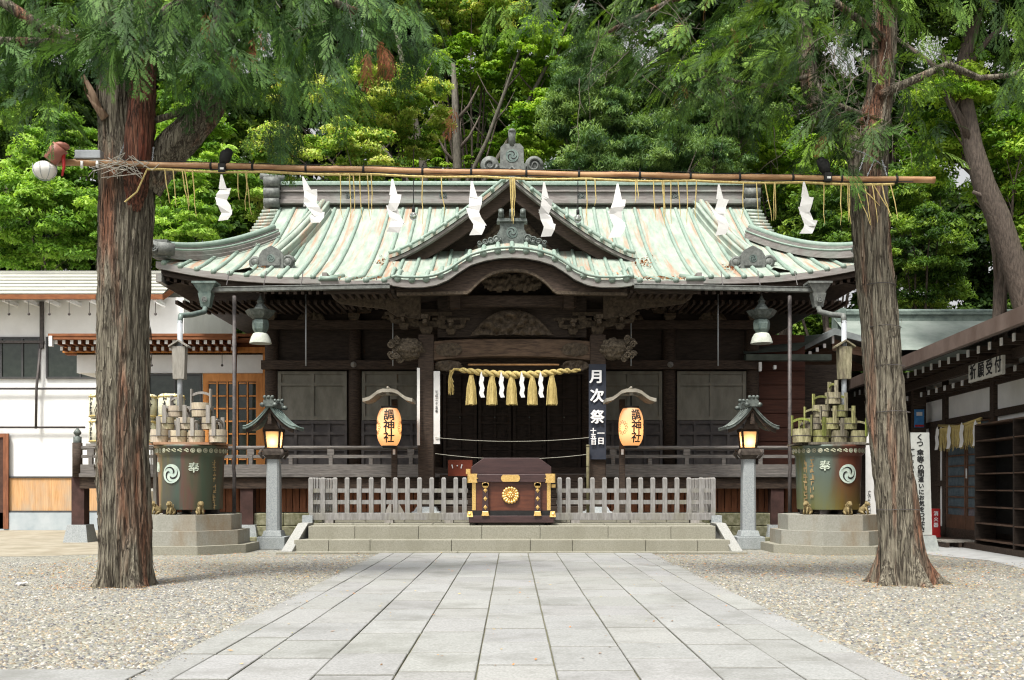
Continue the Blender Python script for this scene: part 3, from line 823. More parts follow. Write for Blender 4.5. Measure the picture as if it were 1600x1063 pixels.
# eaves: copper drip edge, timber fascia, rafters and soffit ----------------
mb = MB()
def strip(xa, xb, D, fn, top, bot, th, n=60):
    for i in range(n):
        a = xa+(xb-xa)*i/n; b = xa+(xb-xa)*(i+1)/n
        za, zb = fn(a, D), fn(b, D)
        mb.prism([(a, za-bot),(b, zb-bot),(b, zb-top),(a, za-top)], D+.001, D+th)
strip(-9.45, -4.6, ED, zmain, 0, .17, .25); strip(4.6, 9.45, ED, zmain, 0, .17, .25)
strip(-4.62, -2.9, PD, zroof, 0, .15, .25, 8); strip(2.9, 4.62, PD, zroof, 0, .15, .25, 8)
strip(-2.9, 2.9, PD, zkara, 0, .17, .25, 70)
for s in (-1, 1):
    mb.box(min(s*9.45,s*9.3), max(s*9.45,s*9.3), 26.4, 38.6, EZ-.12, EZ+.1)
    mb.box(min(s*4.62,s*4.5), max(s*4.62,s*4.5), 24.2, 26.4, 6.5, 6.7)
part('eave_edge', mb, RIDGEC, hall)
mb = MB()
strip(-9.35, -4.4, ED+.12, zmain, .17, .36, .2); strip(4.4, 9.35, ED+.12, zmain, .17, .36, .2)
strip(-4.5, -2.9, PD+.12, zroof, .15, .3, .2, 8); strip(2.9, 4.5, PD+.12, zroof, .15, .3, .2, 8)
# soffit boards above the rafters
mb.grid(lambda u, D: (u*9.3, D, zmain(u*9.3, D)*.0 + 6.85 + .22*(D-26.5) + .42*max(0,(abs(u*9.3)-5.6)/3.85)**2.2*max(0,1-(D-26.4)/2.8)), [i/40 for i in range(-40, 41)], [26.5, 27.5, 28.5, 29.1])
mb.grid(lambda x, D: (x, D, 6.36+.2*(D-24)), [-4.5,-3,-2.9], [24.1, 26.6]); mb.grid(lambda x, D: (x, D, 6.36+.2*(D-24)), [2.9,3,4.5], [24.1, 26.6])
mb.grid(lambda x, D: (x, D, zkara(x, PD)-.2), [i*.1 for i in range(-29, 30)], [24.1, 27.5])
for s in (-1, 1):
    mb.grid(lambda x, D: (s*x, D, 6.85+.22*(9.3-x)), [7, 9.3], [26.6, 38.5])
    mb.box(min(s*2.86,s*2.94), max(s*2.86,s*2.94), 24.15, 28.8, 6.2, 6.45)
part('eave_soffit', mb, DARKW, hall)
mb = MB()
for i in range(-46, 47):
    x = i*.2; l = .42*max(0,(abs(x)-5.6)/3.85)**2.2
    if abs(x) > 4.5:
        mb.add([(x-.04,26.6,6.63+l),(x+.04,26.6,6.63+l),(x+.04,26.6,6.74+l),(x-.04,26.6,6.74+l),(x-.04,29.1,7.15),(x+.04,29.1,7.15),(x+.04,29.1,7.27),(x-.04,29.1,7.27)],
               [(0,1,2,3),(0,4,5,1),(1,5,6,2),(3,7,4,0)])
        mb.box(x-.04, x+.04, 27.3, 29, 6.5, 6.6)
    elif abs(x) > 2.95: mb.box(x-.04, x+.04, 24.25, 26.5, 6.2, 6.3)
o = part('eave_rafters', mb, DARKH, hall); o['kind'] = 'stuff'
# ---- hall body --------------------------------------------------------
mb = MB()
mb.box(-HX, HX, HD+.1, HD+.25, FZ, 7.3)
mb.box(-HX, -HX+.15, HD+.25, 36, FZ, 7.3); mb.box(HX-.15, HX, HD+.25, 36, FZ, 7.3); mb.box(-HX, HX, 36, 36.15, 0, 7.3)
part('wall', mb, WALLW, hall)
for px in (-7.0, -4.57, -2.2, 2.2, 4.57, 7.0):
    mb = MB(); mb.tube([(px, HD+.02, FZ),(px, HD+.02, 7.1)], .2, 16); part('column', mb, DARKH, hall)
def beam(name, x0, x1, D, z0, z1, th=.14, m=DARKH, parent=hall, bevel=.01):
    mb = MB(); mb.box(x0, x1, D-th/2, D+th/2, z0, z1); return part(name, mb, m, parent, bevel=bevel)
beam('lintel_beam', -7.25, 7.25, HD-.2, 4.88, 5.14)
beam('sill_beam', -7.25, 7.25, HD-.19, FZ+.02, FZ+.2)
beam('upper_beam', -7.25, 7.25, HD-.16, 6.05, 6.3)
for x in (-4.57, 4.57):
    mb = MB(); mb.tube([(x, HD-.3, 5.01),(x, HD-.26, 5.01)], .085, 16); mb.ball((x, HD-.3, 5.01), .05, 8, 6); part('nail_cover', mb, GREYW, hall)
def shutter_bay(x0, x1):
    """grey board shutters above, dark coffered panels below"""
    D = HD-.04; zm = 3.42; zt = 4.84
    o = MB(); o.box(x0, x1, D-.02, D+.03, zm, zt)
    w = (x1-x0); xm = (x0+x1)/2
    for a, b in ((x0, x0+.1), (xm-.05, xm+.05), (x1-.1, x1)): o.box(a, b, D-.07, D-.02, zm, zt)
    for a, b in ((x0+.1, xm-.05), (xm+.05, x1-.1)):
        for z0, z1 in ((zt-.08, zt), (zt-.42, zt-.33), (zm, zm+.12)): o.box(a, b, D-.065, D-.02, z0, z1)
    p = part('shutter', o, SHUT, hall)
    c = MB(); c.box(x0, x1, D-.02, D+.03, FZ+.2, zm-.003)
    n = 4
    for i in range(n+1):
        x = x0+.03+(w-.06)*i/n; c.box(x-.04, x+.04, D-.08, D-.02, FZ+.2, zm-.003)
    for z in (FZ+.25, FZ+.72, FZ+1.2, zm-.06):
        for i in range(n): c.box(x0+.03+(w-.06)*i/n+.04, x0+.03+(w-.06)*(i+1)/n-.04, D-.075, D-.02, z-.045, z+.045)
    part('coffered_panel', c, COFF, hall)
for a, b in ((-6.8, -4.8), (-4.36, -2.42), (2.42, 4.36), (4.8, 6.8)): shutter_bay(a, b)
# centre doors
for x0, x1 in ((-2.0, -1.02), (-.98, -.02), (.02, .98), (1.02, 2.0)):
    mb = MB(); D = HD-.03; mb.box(x0, x1, D-.02, D+.04, FZ+.05, 4.85)
    for a, b in ((x0, x0+.09), (x1-.09, x1), ((x0+x1)/2-.03, (x0+x1)/2+.03)): mb.box(a, b, D-.07, D-.02, FZ+.05, 4.85)
    for z in (FZ+.1, FZ+.75, FZ+1.5, FZ+1.75, 4.1, 4.78):
        mb.box(x0+.09, (x0+x1)/2-.03, D-.06, D-.02, z-.04, z+.04); mb.box((x0+x1)/2+.03, x1-.09, D-.06, D-.02, z-.04, z+.04)
    d = part('door', mb, WALLW, hall)
    mb = MB(); mb.ball(((x0+x1)/2, D-.09, 3.5), .025, 8, 6); sub('door_stud', mb, DKBRONZE, d)
# wing wall on the right, wooden boarded
mb = MB(); mb.box(7.2, 8.7, 29.6, 29.75, FZ, 6.0)
for k in range(9): mb.box(7.22, 8.7, 29.56, 29.6, 2.0+k*.42, 2.0+k*.42+.39)
part('side_wall', mb, mat('russet_boards', (.06,.025,.018), (.10,.04,.026), ns=4, sc=(.5,1,6)), hall)

# bracket clusters under the eaves
def bracket(x, D, z, s=1.0, parent=hall):
    mb = MB()
    mb.taper((x, D), (.13*s, .13*s), (.2*s, .2*s), z, z+.14*s); mb.box(x-.2*s, x+.2*s, D-.2*s, D+.2*s, z+.14*s, z+.24*s)
    mb.prism([(x-.62*s,z+.42*s),(x-.55*s,z+.30*s),(x-.35*s,z+.245*s),(x+.35*s,z+.245*s),(x+.55*s,z+.30*s),(x+.62*s,z+.42*s)], D-.07*s, D+.07*s)
    for q in (-.5, 0, .5):
        mb.taper((x+q*s, D), (.08*s,.08*s), (.12*s,.12*s), z+.42*s, z+.52*s); mb.box(x+q*s-.12*s, x+q*s+.12*s, D-.12*s, D+.12*s, z+.52*s, z+.6*s)
    mb.box(x-.06*s, x+.06*s, D-.75*s, D+.1, z+.26*s, z+.4*s); mb.cbox((x, D-.65*s, z+.48*s), .22*s, .22*s, .12*s)
    mb.box(x-.8*s, x+.8*s, D-.06*s, D+.06*s, z+.61*s, z+.72*s)
    return part('bracket_cluster', mb, CARVE, parent)
for x in (-7, -4.57, 4.57, 7): bracket(x, HD-.1, 6.3, .85)
for x in (-5.8, -3.4, 3.4, 5.8): carving('frog_leg_strut', x, 6.3, .9, .35, HD-.15, hall, x)

# ---- porch ------------------------------------------------------------
CD = 25.4
for s in (-1, 1):
    x = s*2.18
    mb = MB(); mb.box(x-.2, x+.2, CD-.2, CD+.2, .98, 5.35); part('porch_column', mb, DARKH, hall, bevel=.03)
    mb = MB(); mb.taper((x, CD), (.42,.42), (.34,.34), .745, .86); mb.taper((x, CD), (.3,.3), (.24,.24), .86, .98); part('column_plinth', mb, STONE2, hall)
    # carved lion nose
    mb = MB(); random.seed(5)
    cx = s*2.66; cz = Z(547, CD)
    def lion(u, v):
        a = u*2*math.pi; b = v*math.pi
        d = Vector((math.sin(b)*math.cos(a), math.sin(b)*math.sin(a), math.cos(b)))
        r = 1 + .28*noise.noise(d*3.2+Vector((s,0,0))) + .2*abs(noise.noise(d*7)) 
        return (cx + d.x*.40*r - s*.05, CD-.12+d.y*.28*r, cz + d.z*.25*r - .07*max(0, s*d.x)*0)
    mb.grid(lion, [i/40 for i in range(41)], [j/26 for j in range(27)])
    for k in range(16):
        a = random.uniform(-1.2, 1.2); x_ = cx+s*(.1+.35*math.cos(a)*random.uniform(.4,1)); z_ = cz+.3*math.sin(a)
        scroll(mb, (x_, CD-.12-random.uniform(.15,.3), z_), random.uniform(.05,.09), s, w=.35)
    mb.box(min(s*2.2,s*2.5), max(s*2.2,s*2.5), CD-.12, CD+.12, cz-.2, cz+.2)
    part('lion_head_carving', mb, mat('bleached_carving_%d' % (s+1), (.035,.027,.018), (.15,.12,.085), ns=16, bump=.8, bd=.02), hall)
    bracket(x, CD, 5.36, .8); bracket(s*1.55, CD-.02, 5.36, .6); bracket(s*2.75, CD, 5.5, .62)
    # curved arm and lateral struts beneath the porch eave
    mb = MB()
    mb.prism([(s*a, b) for a, b in ((4.55,6.34),(2.3,6.34),(2.3,5.72),(2.9,5.78),(3.2,5.98),(3.9,6.05),(4.35,6.12),(4.52,6.24))], CD-.35, CD-.2)
    part('eave_arm', mb, CARVE, hall)
    beam('tie_beam', s*2.3-.1, s*2.3+.1, 27.2, 5.0, 5.3, th=3.3)
# rainbow beam with pale carved foliage, notched ends
zc = Z(548, CD)
mb = MB(); prof = []
for i in range(25):
    u = i/24*2-1; prof.append((u*1.98, zc+.27-.06*abs(u)**4))
for i in range(25):
    u = 1-i/24*2; prof.append((u*1.98, zc-.27+.10*(1-abs(u)**2.5)))
mb.prism(prof, CD-.17, CD+.17); rb = part('rainbow_beam', mb, mat('brown_beam_wood', (.045,.028,.018), (.115,.075,.048), ns=6, sc=(.6,1,4), bump=.4), hall, bevel=.015)
for s in (-1, 1):
    c_ = carving('leaf_carving', s*1.6, zc-.18, .7, .36, CD-.171, rb, 4+s, depth=.05, mask='lens', fr=12)
    carving('corner_carving', s*1.62, zc-.55, .72, .3, CD-.05, hall, 8+s, depth=.1, mask='lens')
beam('bamboo_curtain_rod', -1.12, 1.2, CD-.1, Z(571, CD)-.02, Z(571, CD)+.025, th=.05, m=mat('pale_batten', (.25,.13,.05), (.36,.2,.09)))
beam('rail_board', -1.9, 1.9, CD+.3, 4.4, 4.9, th=.1, m=DARKW)
carving('dragon_carving', 0, 5.32, 2.15, .66, CD-.12, hall, 21, depth=.26, mask='arch', fr=6.5)
mb = MB(); mb.box(-1.9, 1.9, CD, CD+.06, 5.3, 6.4); part('frieze_board', mb, DARKW, hall)
beam('upper_rainbow_beam', -1.62, 1.62, CD-.25, 6.02, 6.30, th=.26)
for s in (-1, 1): beam('strut_block', s*1.42-.13, s*1.42+.13, CD-.45, 5.95, 6.42, th=.3)
c_ = carving('cloud_carving', -.32, 6.33, .85, .5, CD-.6, hall, 31, depth=.14, mask='lens', fr=10)
c_ = carving('cloud_carving', .34, 6.33, .85, .5, CD-.6, hall, 37, depth=.14, mask='lens', fr=10)
# curved bargeboard following the wavy edge
mb = MB(); xs_ = [i*.1 for i in range(-28, 29)]
def lower(x):
    a = abs(x); b = 6.22 + .55*max(0, 1-(a/1.05)**2.4) if a < 1.05 else 6.22
    if a > 1.05: b = 6.22 - .02*(a-1.05)
    return b
for a, b in zip(xs_, xs_[1:]):
    mb.prism([(a, lower(a)),(b, lower(b)),(b, zkara(b, PD)-.2),(a, zkara(a, PD)-.2)], PD+.2, PD+.3)
part('curved_bargeboard', mb, DARKH, hall)
mb = MB()
for a, b in zip(xs_, xs_[1:]):
    mb.prism([(a, lower(a)-.05),(b, lower(b)-.05),(b, lower(b)+.02),(a, lower(a)+.02)], PD+.17, PD+.31)
part('bargeboard_trim', mb, CARVE, hall)
mb = MB(); mb.prism([(-2.8,6.1),(2.8,6.1)]+[(x, zkara(x, PD)-.22) for x in xs_[::-1]], 25.8, 25.86); part('frieze_board', mb, DARKW, hall)

# ---- veranda ----------------------------------------------------------
VX = 11.65; VD = 26.5
mb = MB()
for a, b in ((-VX, -2.35), (2.35, 9.0)): mb.box(a, b, VD, HD+.1, FZ-.1, FZ)
mb.box(-2.35, 2.35, 27.0, HD+.1, FZ-.1, FZ)
fl = part('veranda_floor', mb, RAILW, hall, bevel=.01)
mb = MB()
for a, b in ((-VX+.1, -2.35), (2.35, 9.0)): mb.box(a, b, VD+.08, VD+.26, FZ-.40, FZ-.1)
part('veranda_joist', mb, DARKH, hall)
random.seed(2)
def rail_run(x0, x1, D, newel_x):
    mb = MB()
    x = x0
    mb.tube([(x0, D, Z(700, 26.6)),(x1, D, Z(700, 26.6))], .055, 10)
    mb.box(x0, x1, D-.04, D+.04, Z(716, 26.6), Z(711, 26.6)); mb.box(x0, x1, D-.07, D+.07, FZ+.002, Z(726, 26.6))
    r = part('veranda_railing', mb, RAILW, hall)
    n = int(abs(x1-x0)/2.1); 
    for i in range(n+1):
        xx = x0+.3+(x1-x0-.6)*i/n
        mb = MB(); mb.box(xx-.05, xx+.05, D-.055, D+.055, Z(726, 26.6), Z(711, 26.6)-.0); mb.box(xx-.09, xx+.09, D-.05, D+.05, Z(711,26.6)+.002, Z(702, 26.6))
        sub('baluster', mb, RAILW, r)
        if i < n:
            xx += (x1-x0-.6)/n/2; mb = MB(); mb.box(xx-.05, xx+.05, D-.055, D+.055, Z(726, 26.6), Z(716.5, 26.6)); sub('baluster', mb, RAILW, r)
    return r
rail_run(-VX+.1, -2.4, 26.6, -VX); rail_run(2.4, 8.9, 26.6, VX)
mb = MB(); x = X(121, 26.6)
mb.tube([(x,26.6,FZ-.1),(x,26.6,Z(692,26.6))], .13, 14); nw = part('newel_post', mb, DARKH, hall)
mb = MB(); z = Z(692, 26.6); mb.lathe([(.105,z),(.105,z+.16),(.06,z+.17),(.05,z+.2),(.09,z+.23),(.1,z+.27),(.07,z+.33),(.01,z+.4)], 16, (x, 26.6)); sub('onion_finial', mb, DKBRONZE, nw)
for x in [X(121, 26.6)] + [-9.4, -7.1, 7.1]:
    mb = MB(); mb.box(x-.17, x+.17, 26.62, 26.96, .45, FZ-.4 if x > -11 else FZ-.1); fp = part('veranda_post', mb, mat('post_red_brown', (.035,.018,.015), (.07,.035,.03), ns=4), hall)
    mb = MB(); mb.taper((x, 26.79), (.33,.33), (.25,.25), 0, .47); sub('footing_stone', mb, STONE2, fp)
# vertical boards below the veranda floor, with stone footing
for a, b in ((-9.6, -2.5), (2.5, 7.6)):
    x = a; mb = MB()
    while x < b:
        mb.box(x+.012, x+.17, 27.05, 27.09, .8, FZ-.3 + random.uniform(-.003,.003)); x += .182
    mb.box(a, b, 27.091, 27.11, .8, .9); part('underfloor_boarding', mb, REDW, hall)
mb = MB(); mb.box(-9.6, 8.5, 27.12, 27.3, .6, FZ-.1); part('underfloor_wall', mb, DARKW, hall)
random.seed(9)
for a, b in ((-9.8, -4.95), (4.95, 8.6)):
    mb = MB()
    x = a
    while x < b-.1:
        w = min(b-x, random.uniform(1.1, 1.7)); mb.box(x, x+w-.015, 26.72+random.uniform(0,.02), 27.6, .44, .78); x += w
    x = a
    while x < b-.1:
        w = min(b-x, random.uniform(.9, 1.4)); mb.box(x, x+w-.015, 26.64+random.uniform(0,.02), 27.6, .16, .43); x += w
    mb.box(a, b, 26.3, 27.5, 0, .15); part('stone_foundation', mb, MOSST, hall, bevel=.02)
# inner wooden steps
mb = MB()
for i in range(5):
    z1 = .98+i*.21; mb.box(-1.95, 1.95, 25.75+i*.26, 27.1, z1-.2, z1)
part('wooden_steps', mb, DARKH, hall, bevel=.01)
# gutters
for s in (-1, 1):
    mb = MB(); pts = [(s*X(985, 24.3), 24.05, Z(452, 24.0)), (s*X(1285, 24.3)*1.0, 24.05, Z(457, 24.0))]
    x0, x1 = s*2.95, s*7.5
    z0, z1 = Z(451, 24.05), Z(457, 24.05)
    mb.T = None
    vs = []
    for (x, z) in ((x0, z0), (x1, z1)):
        vs += [(x, 23.98, z), (x, 24.14, z), (x, 24.14, z+.1), (x, 23.98, z+.1)]
    mb.add(vs, [(0,1,2,3),(7,6,5,4),(0,4,5,1),(1,5,6,2),(3,7,4,0)])
    mb.tube([(x0,23.98,z0+.1),(x1,23.98,z1+.1)], .015, 6)
    g = part('rain_gutter', mb, OXID, hall)
    for q in range(5):
        xx = s*(3.3+q*.9); mb = MB(); mb.tube([(xx, 24.06, z0+.08), (xx, 24.3, 6.6 if q < 2 else 6.75)], .012, 5); sub('gutter_hanger', mb, IRON, g)
    # funnel, elbow, drop pipe with a little wooden cover
    cx = X(800+s*478, 24.05); top = Z(445, 24.05)
    mb = MB()
    mb.taper((cx, 24.06), (.13,.13), (.27,.2), top-.22, top); mb.box(cx-.29, cx+.29, 23.84, 24.28, top, top+.05)
    mb.taper((cx, 24.06), (.1,.1), (.16,.15), top-.55, top-.22)
    mb.tube([(cx,24.05,top-.5),(cx,23.9,top-.68),(cx+s*.22*-1*-1,23.7,top-.78) if False else (cx+s*.15,23.5,top-.82),(cx+s*.28,23.05,top-.92),(cx+s*.28,23.0,top-1.1)], .064, 10)
    fn = part('rain_funnel', mb, BRONZE if s < 0 else OXID, hall)
    mb = MB(); tomoe(mb, .07, lambda a, b, h: (cx+a, 23.905-h, top-.38+b)); sub('crest', mb, [OXID, INK], fn)
    px = cx+s*.28
    mb = MB(); mb.tube([(px,23.0,top-1.05),(px,23.0,2.5)], .06, 10); dp = part('drop_pipe', mb, GREYP, hall)
    mb = MB(); zt = Z(540, 23); mb.taper((px, 22.99), (.13,.1), (.15,.11), zt-.78, zt-.03)
    mb.prism([(px-.22,zt-.06),(px,zt+.08),(px+.22,zt-.06),(px+.22,zt-.02),(px,zt+.12),(px-.22,zt-.02)], 22.84, 23.14)
    sub('pipe_cover', mb, HANDLE if s < 0 else MOSSW, dp)
    mb = MB(); qx = s*6.78; zb = .0
    mb.tube([(qx,24.3,6.15),(qx,24.3,2.15),(qx+s*.02,24.3,1.95),(qx,24.3,1.8),(qx,24.3,0)], .045, 8); part('gutter_post', mb, IRON, hall)
    for q, D_, zb, zt2 in ((478, 27.5, Z(572, 27.5), 6.8), (614, 27.5, Z(572, 27.5), 6.3)):
        mb = MB(); qq = X(q, D_)*(-s) ; mb.tube([(qq, D_, zb), (qq, D_, zt2)], .022, 6); part('hanging_rod', mb, GREYP, hall)

# ---- stone steps in front --------------------------------------------
st = thing('stone_steps', 'two wide mossy grey stone steps with sloping cheek blocks before the hall', 'steps', (0, 22.5, 0))
def course(name, x0, x1, y0, y1, z0, z1, joints, m=STONE):
    mb = MB(); q = [x0]+joints+[x1]
    for a, b in zip(q, q[1:]): mb.box(a+.004, b-.004, y0+random.uniform(0,.006), y1, z0, z1-random.uniform(0,.003))
    return part(name, mb, m, st, bevel=.012)
course('base_slab', -5.22, 5.2, 21.95, 22.15, 0, .055, [-3.4,-1.2,1.0,3.2])
course('lower_step', -4.85, 4.85, 22.12, 22.62, .03, .31, [X(p, 22) for p in (512, 577, 705, 829, 895, 1010, 1092)])
course('upper_step', -4.62, 4.62, 22.55, 27.0, .1, .60, [X(p, 22.6) for p in (555, 654, 753, 844, 950, 1048)])
mb = MB()
random.seed(4)
for r_ in range(4):
    y0 = 23.05+r_*1.0; x = -4.6
    while x < 4.55:
        w = min(4.6-x, random.uniform(.8, 1.3)); mb.box(x+.006, x+w-.006, y0+.006, y0+.994, .59, .64 if r_ < 1 else .745); x += w
part('platform_paving', mb, STONE, st, bevel=.01)
for s in (-1, 1):
    mb = MB(); xi, xo = s*4.66, s*5.12
    prof = [(21.98,.03),(22.75,.60),(23.0,.60),(23.0,0),(21.98,0)]
    # slopes forward and outward
    vs = [(xo,21.97,.0),(xo-s*.02,21.97,.07),(s*4.86,22.62,.66),(s*4.86,23.2,.66),(xo,23.2,0),
          (s*4.86,21.97,0),(s*4.86,21.97,.07),(s*4.63,22.62,.66),(s*4.63,23.2,.66),(s*4.63,23.2,0)]
    fs = [(0,1,6,5),(1,2,7,6),(2,3,8,7),(0,4,3,2,1),(5,6,7,8,9),(3,4,9,8)]
    if s > 0: fs = [f[::-1] for f in fs]
    mb.add(vs, [f[::-1] for f in fs]); part('cheek_block', mb, mat('cheek_stone_%d' % (s+1), (.25,.25,.235), (.33,.33,.31), ns=30, bump=.2, stain=.3, stain_col=(.25,.25,.2)), st, bevel=.012)

# ---- wooden fences ----------------------------------------------------
FD = 23.25
def fence(s, label):
    x_in, x_out = s*1.03, s*X(1114, FD)
    t = thing('wooden_fence', label, 'fence', ((x_in+x_out)/2, FD, .66), group='low picket fences on the stone platform')
    zb = .68; zt = Z(746, FD)
    mb = MB(); a, b = sorted((x_in, x_out)); mb.box(a-.02, b+.04, FD-.09, FD+.09, zb+.03, zb+.2); part('base_beam', mb, GREYW, t, bevel=.01)
    mb = MB(); mb.box(a, b, FD-.03, FD+.03, Z(770, FD), Z(763.5, FD)); part('rail', mb, GREYW, t)
    mb = MB(); mb.box(a, b, FD-.03, FD+.03, Z(788, FD), Z(781.5, FD)); part('rail', mb, GREYW, t)
    n = 13
    proto = None
    for i in range(n+1):
        x = x_in + (x_out-x_in)*(i/n)
        if i == 0: x += s*.08
        if proto is None:
            mb = MB(); mb.box(-.052,.052,-.052,.052,0,zt-zb-.2-.04); mb.taper((0,0),(.052,.052),(.03,.03),zt-zb-.24,zt-zb-.2)
            proto = mb.mesh('picket', [GREYW])
        o = bpy.data.objects.new('picket', proto); COL.objects.link(o); o.parent = t; o.location = Vector((x, FD, zb+.2)) - t.location
    # return running back to the veranda
    for k in range(8):
        o = bpy.data.objects.new('picket', proto); COL.objects.link(o); o.parent = t; o.location = Vector((x_out, FD+.28+k*.36, zb+.2)) - t.location
    mb = MB(); mb.box(x_out-.07, x_out+.07, FD+.1, FD+3.0, zb+.03, zb+.2); part('base_beam', mb, GREYW, t)
    for p in (770, 788):
        mb = MB(); mb.box(x_out-.025, x_out+.025, FD+.06, FD+3.0, Z(p, FD), Z(p-6.5, FD)); part('rail', mb, GREYW, t)
    for k in (0.12, .5, .88):
        x = x_in+(x_out-x_in)*k; mb = MB(); mb.box(x-.1, x+.1, FD-.12, FD+.14, .645, zb+.03); part('foot_block', mb, HANDLE, t)
    mb = MB(); mb.box(x_out-.12+s*.06, x_out+.12+s*.06, FD-.14, FD+.1, .642, zb+.14); part('corner_stone', mb, STONE2, t)
fence(-1, 'silver grey picket fence left of the offertory box, with return to the veranda')
fence(1, 'silver grey picket fence right of the offertory box, mossy at its far corner')

# ---- offertory box ----------------------------------------------------
OD = 22.9
def q(px, py, D=OD): return (X(px, D), Z(py, D))
ob = thing('offertory_box', 'dark red lacquered offertory box with gilt corner fittings and gilt flower crest', 'offertory box', (0, OD+.5, .61))
cx = X(799, OD)
k = OD/F
zb, zl, zt = Z(812, OD), Z(754, OD), Z(741, OD)
mb = MB(); mb.box(cx-.98, cx+.98, OD-.03, OD+1.0, .66, Z(806, OD)); part('plinth', mb, LACQD, ob, bevel=.01)
mb = MB(); mb.box(cx-.9, cx+.9, OD+.05, OD+.92, Z(806, OD), zl); part('body', mb, LACQ, ob)
mb = MB(); mb.box(cx-.93, cx+.93, OD+.02, OD+.049, Z(806, OD)+.002, Z(798, OD)); part('base_rail', mb, BLACKP, ob)
mb = MB(); mb.box(cx-.99, cx+.99, OD-.04, OD+1.0, zl+.001, zt); part('top_rim', mb, LACQD, ob, bevel=.012)
# hood: chamfered lid
mb = MB(); zh = Z(715.5, OD+.2)
mb.prism([(cx-.93,zt+.001),(cx+.93,zt+.001),(cx+.93,zt+.17),(cx+.64,zh),(cx-.64,zh),(cx-.93,zt+.17)], OD+.2, OD+.85); part('lid', mb, LACQD, ob, bevel=.01)
for x in (757.5, 839):
    xx = X(x+1, OD); mb = MB(); mb.taper((xx, OD+.0), (.075,.05), (.062,.045), Z(806, OD), zl-.002); p = part('upright', mb, LACQD, ob, bevel=.008)
    g = MB(); g.taper((xx, OD-.01), (.09,.065), (.068,.055), Z(806.5, OD), Z(799, OD)); sub('foot_fitting', g, GOLD, p, bevel=.012)
    g = MB(); g.box(xx-.075, xx+.075, OD-.06, OD-.0, Z(759.5, OD), zl-.01); g.tube([(xx,OD-.06,Z(759,OD)),(xx,OD-.005,Z(759,OD))], .07, 16); sub('head_fitting', g, GOLD, p)
    for y in (766.5, 779.5, 793):
        g = MB(); zz = Z(y, OD); g.add([(xx-.045,OD-.05,zz),(xx,OD-.05,zz-.06),(xx+.045,OD-.05,zz),(xx,OD-.05,zz+.06),(xx,OD-.085,zz)], [(0,1,4),(1,2,4),(2,3,4),(3,0,4)]); sub('diamond_stud', g, GOLD, p)
for s in (-1, 1):
    mb = MB(); a = cx+s*.905; mb.box(min(a, a-s*.085), max(a, a-s*.085), OD+.03, OD+.048, Z(797.5, OD), zl-.01); part('corner_plate', mb, GOLD, ob)
    mb = MB()
    o_ = [(s*.995, zl-.008), (s*.78, zl-.008), (s*.80, (zl+zt)/2-.02), (s*.76, (zl+zt)/2), (s*.80, (zl+zt)/2+.02), (s*.78, zt+.008), (s*.995, zt+.008)]
    mb.prism([(cx+a, b) for a, b in o_], OD-.055, OD-.04); mb.box(min(cx+s*.99,cx+s*1.005), max(cx+s*.99,cx+s*1.005), OD-.055, OD+.2, zl-.008, zt+.008); part('rim_corner_fitting', mb, GOLD, ob)
    mb = MB(); mb.box(cx+s*1.0-.05, cx+s*1.0+.05, OD+.1, OD+.2, zt+.001, zt+.12) if s < 0 else mb.box(cx+.93, cx+1.02, OD+.1, OD+.2, Z(762,OD), Z(757,OD)); part('side_fitting', mb, GOLD, ob)
    mb = MB(); mb.taper((cx+s*.95, OD+.03), (.07,.08), (.05,.05), Z(808, OD), Z(799, OD)); mb.ball((cx+s*.96, OD+.0, Z(804, OD)), .055, 10, 8); part('corner_foot', mb, GOLD, ob)
    mb = MB(); mb.tube([(cx+s*.8-.03,OD+.1,.63),(cx+s*.8+.03,OD+.1,.63)], .05, 12); part('caster', mb, BLACKP, ob)
mb = MB(); zz = (zl+zt)/2; mb.T = None
o_ = [(-.2,-.07),(.2,-.07),(.235,-.04),(.25,0),(.235,.04),(.2,.07),(-.2,.07),(-.235,.04),(-.25,0),(-.235,-.04)]
mb.prism([(cx+.0-.02+a*.88, zz+b*1.15) for a, b in o_], OD-.058, OD-.04); part('rim_centre_plate', mb, GOLD, ob)
mb = MB(); c0 = (cx-.02, Z(774, OD))
for i in range(16):
    a = 2*math.pi*i/16+.19; 
    d = Vector((math.cos(a), 0, math.sin(a)))
    mb.ball((c0[0]+d.x*.165, OD+.02, c0[1]+d.z*.165), .042, 8, 6)
    mb.tube([(c0[0]+d.x*.07, OD+.03, c0[1]+d.z*.07), (c0[0]+d.x*.165, OD+.02, c0[1]+d.z*.165)], [.014,.036], 8)
for i in range(7):
    a = 2*math.pi*i/6; r_ = .05 if i < 6 else 0
    mb.ball((c0[0]+r_*math.cos(a), OD-.0, c0[1]+r_*math.sin(a)), .03, 8, 6)
mb.tube([(c0[0],OD+.048,c0[1]),(c0[0],OD+.01,c0[1])], .085, 20)
part('flower_crest', mb, GOLD, ob)

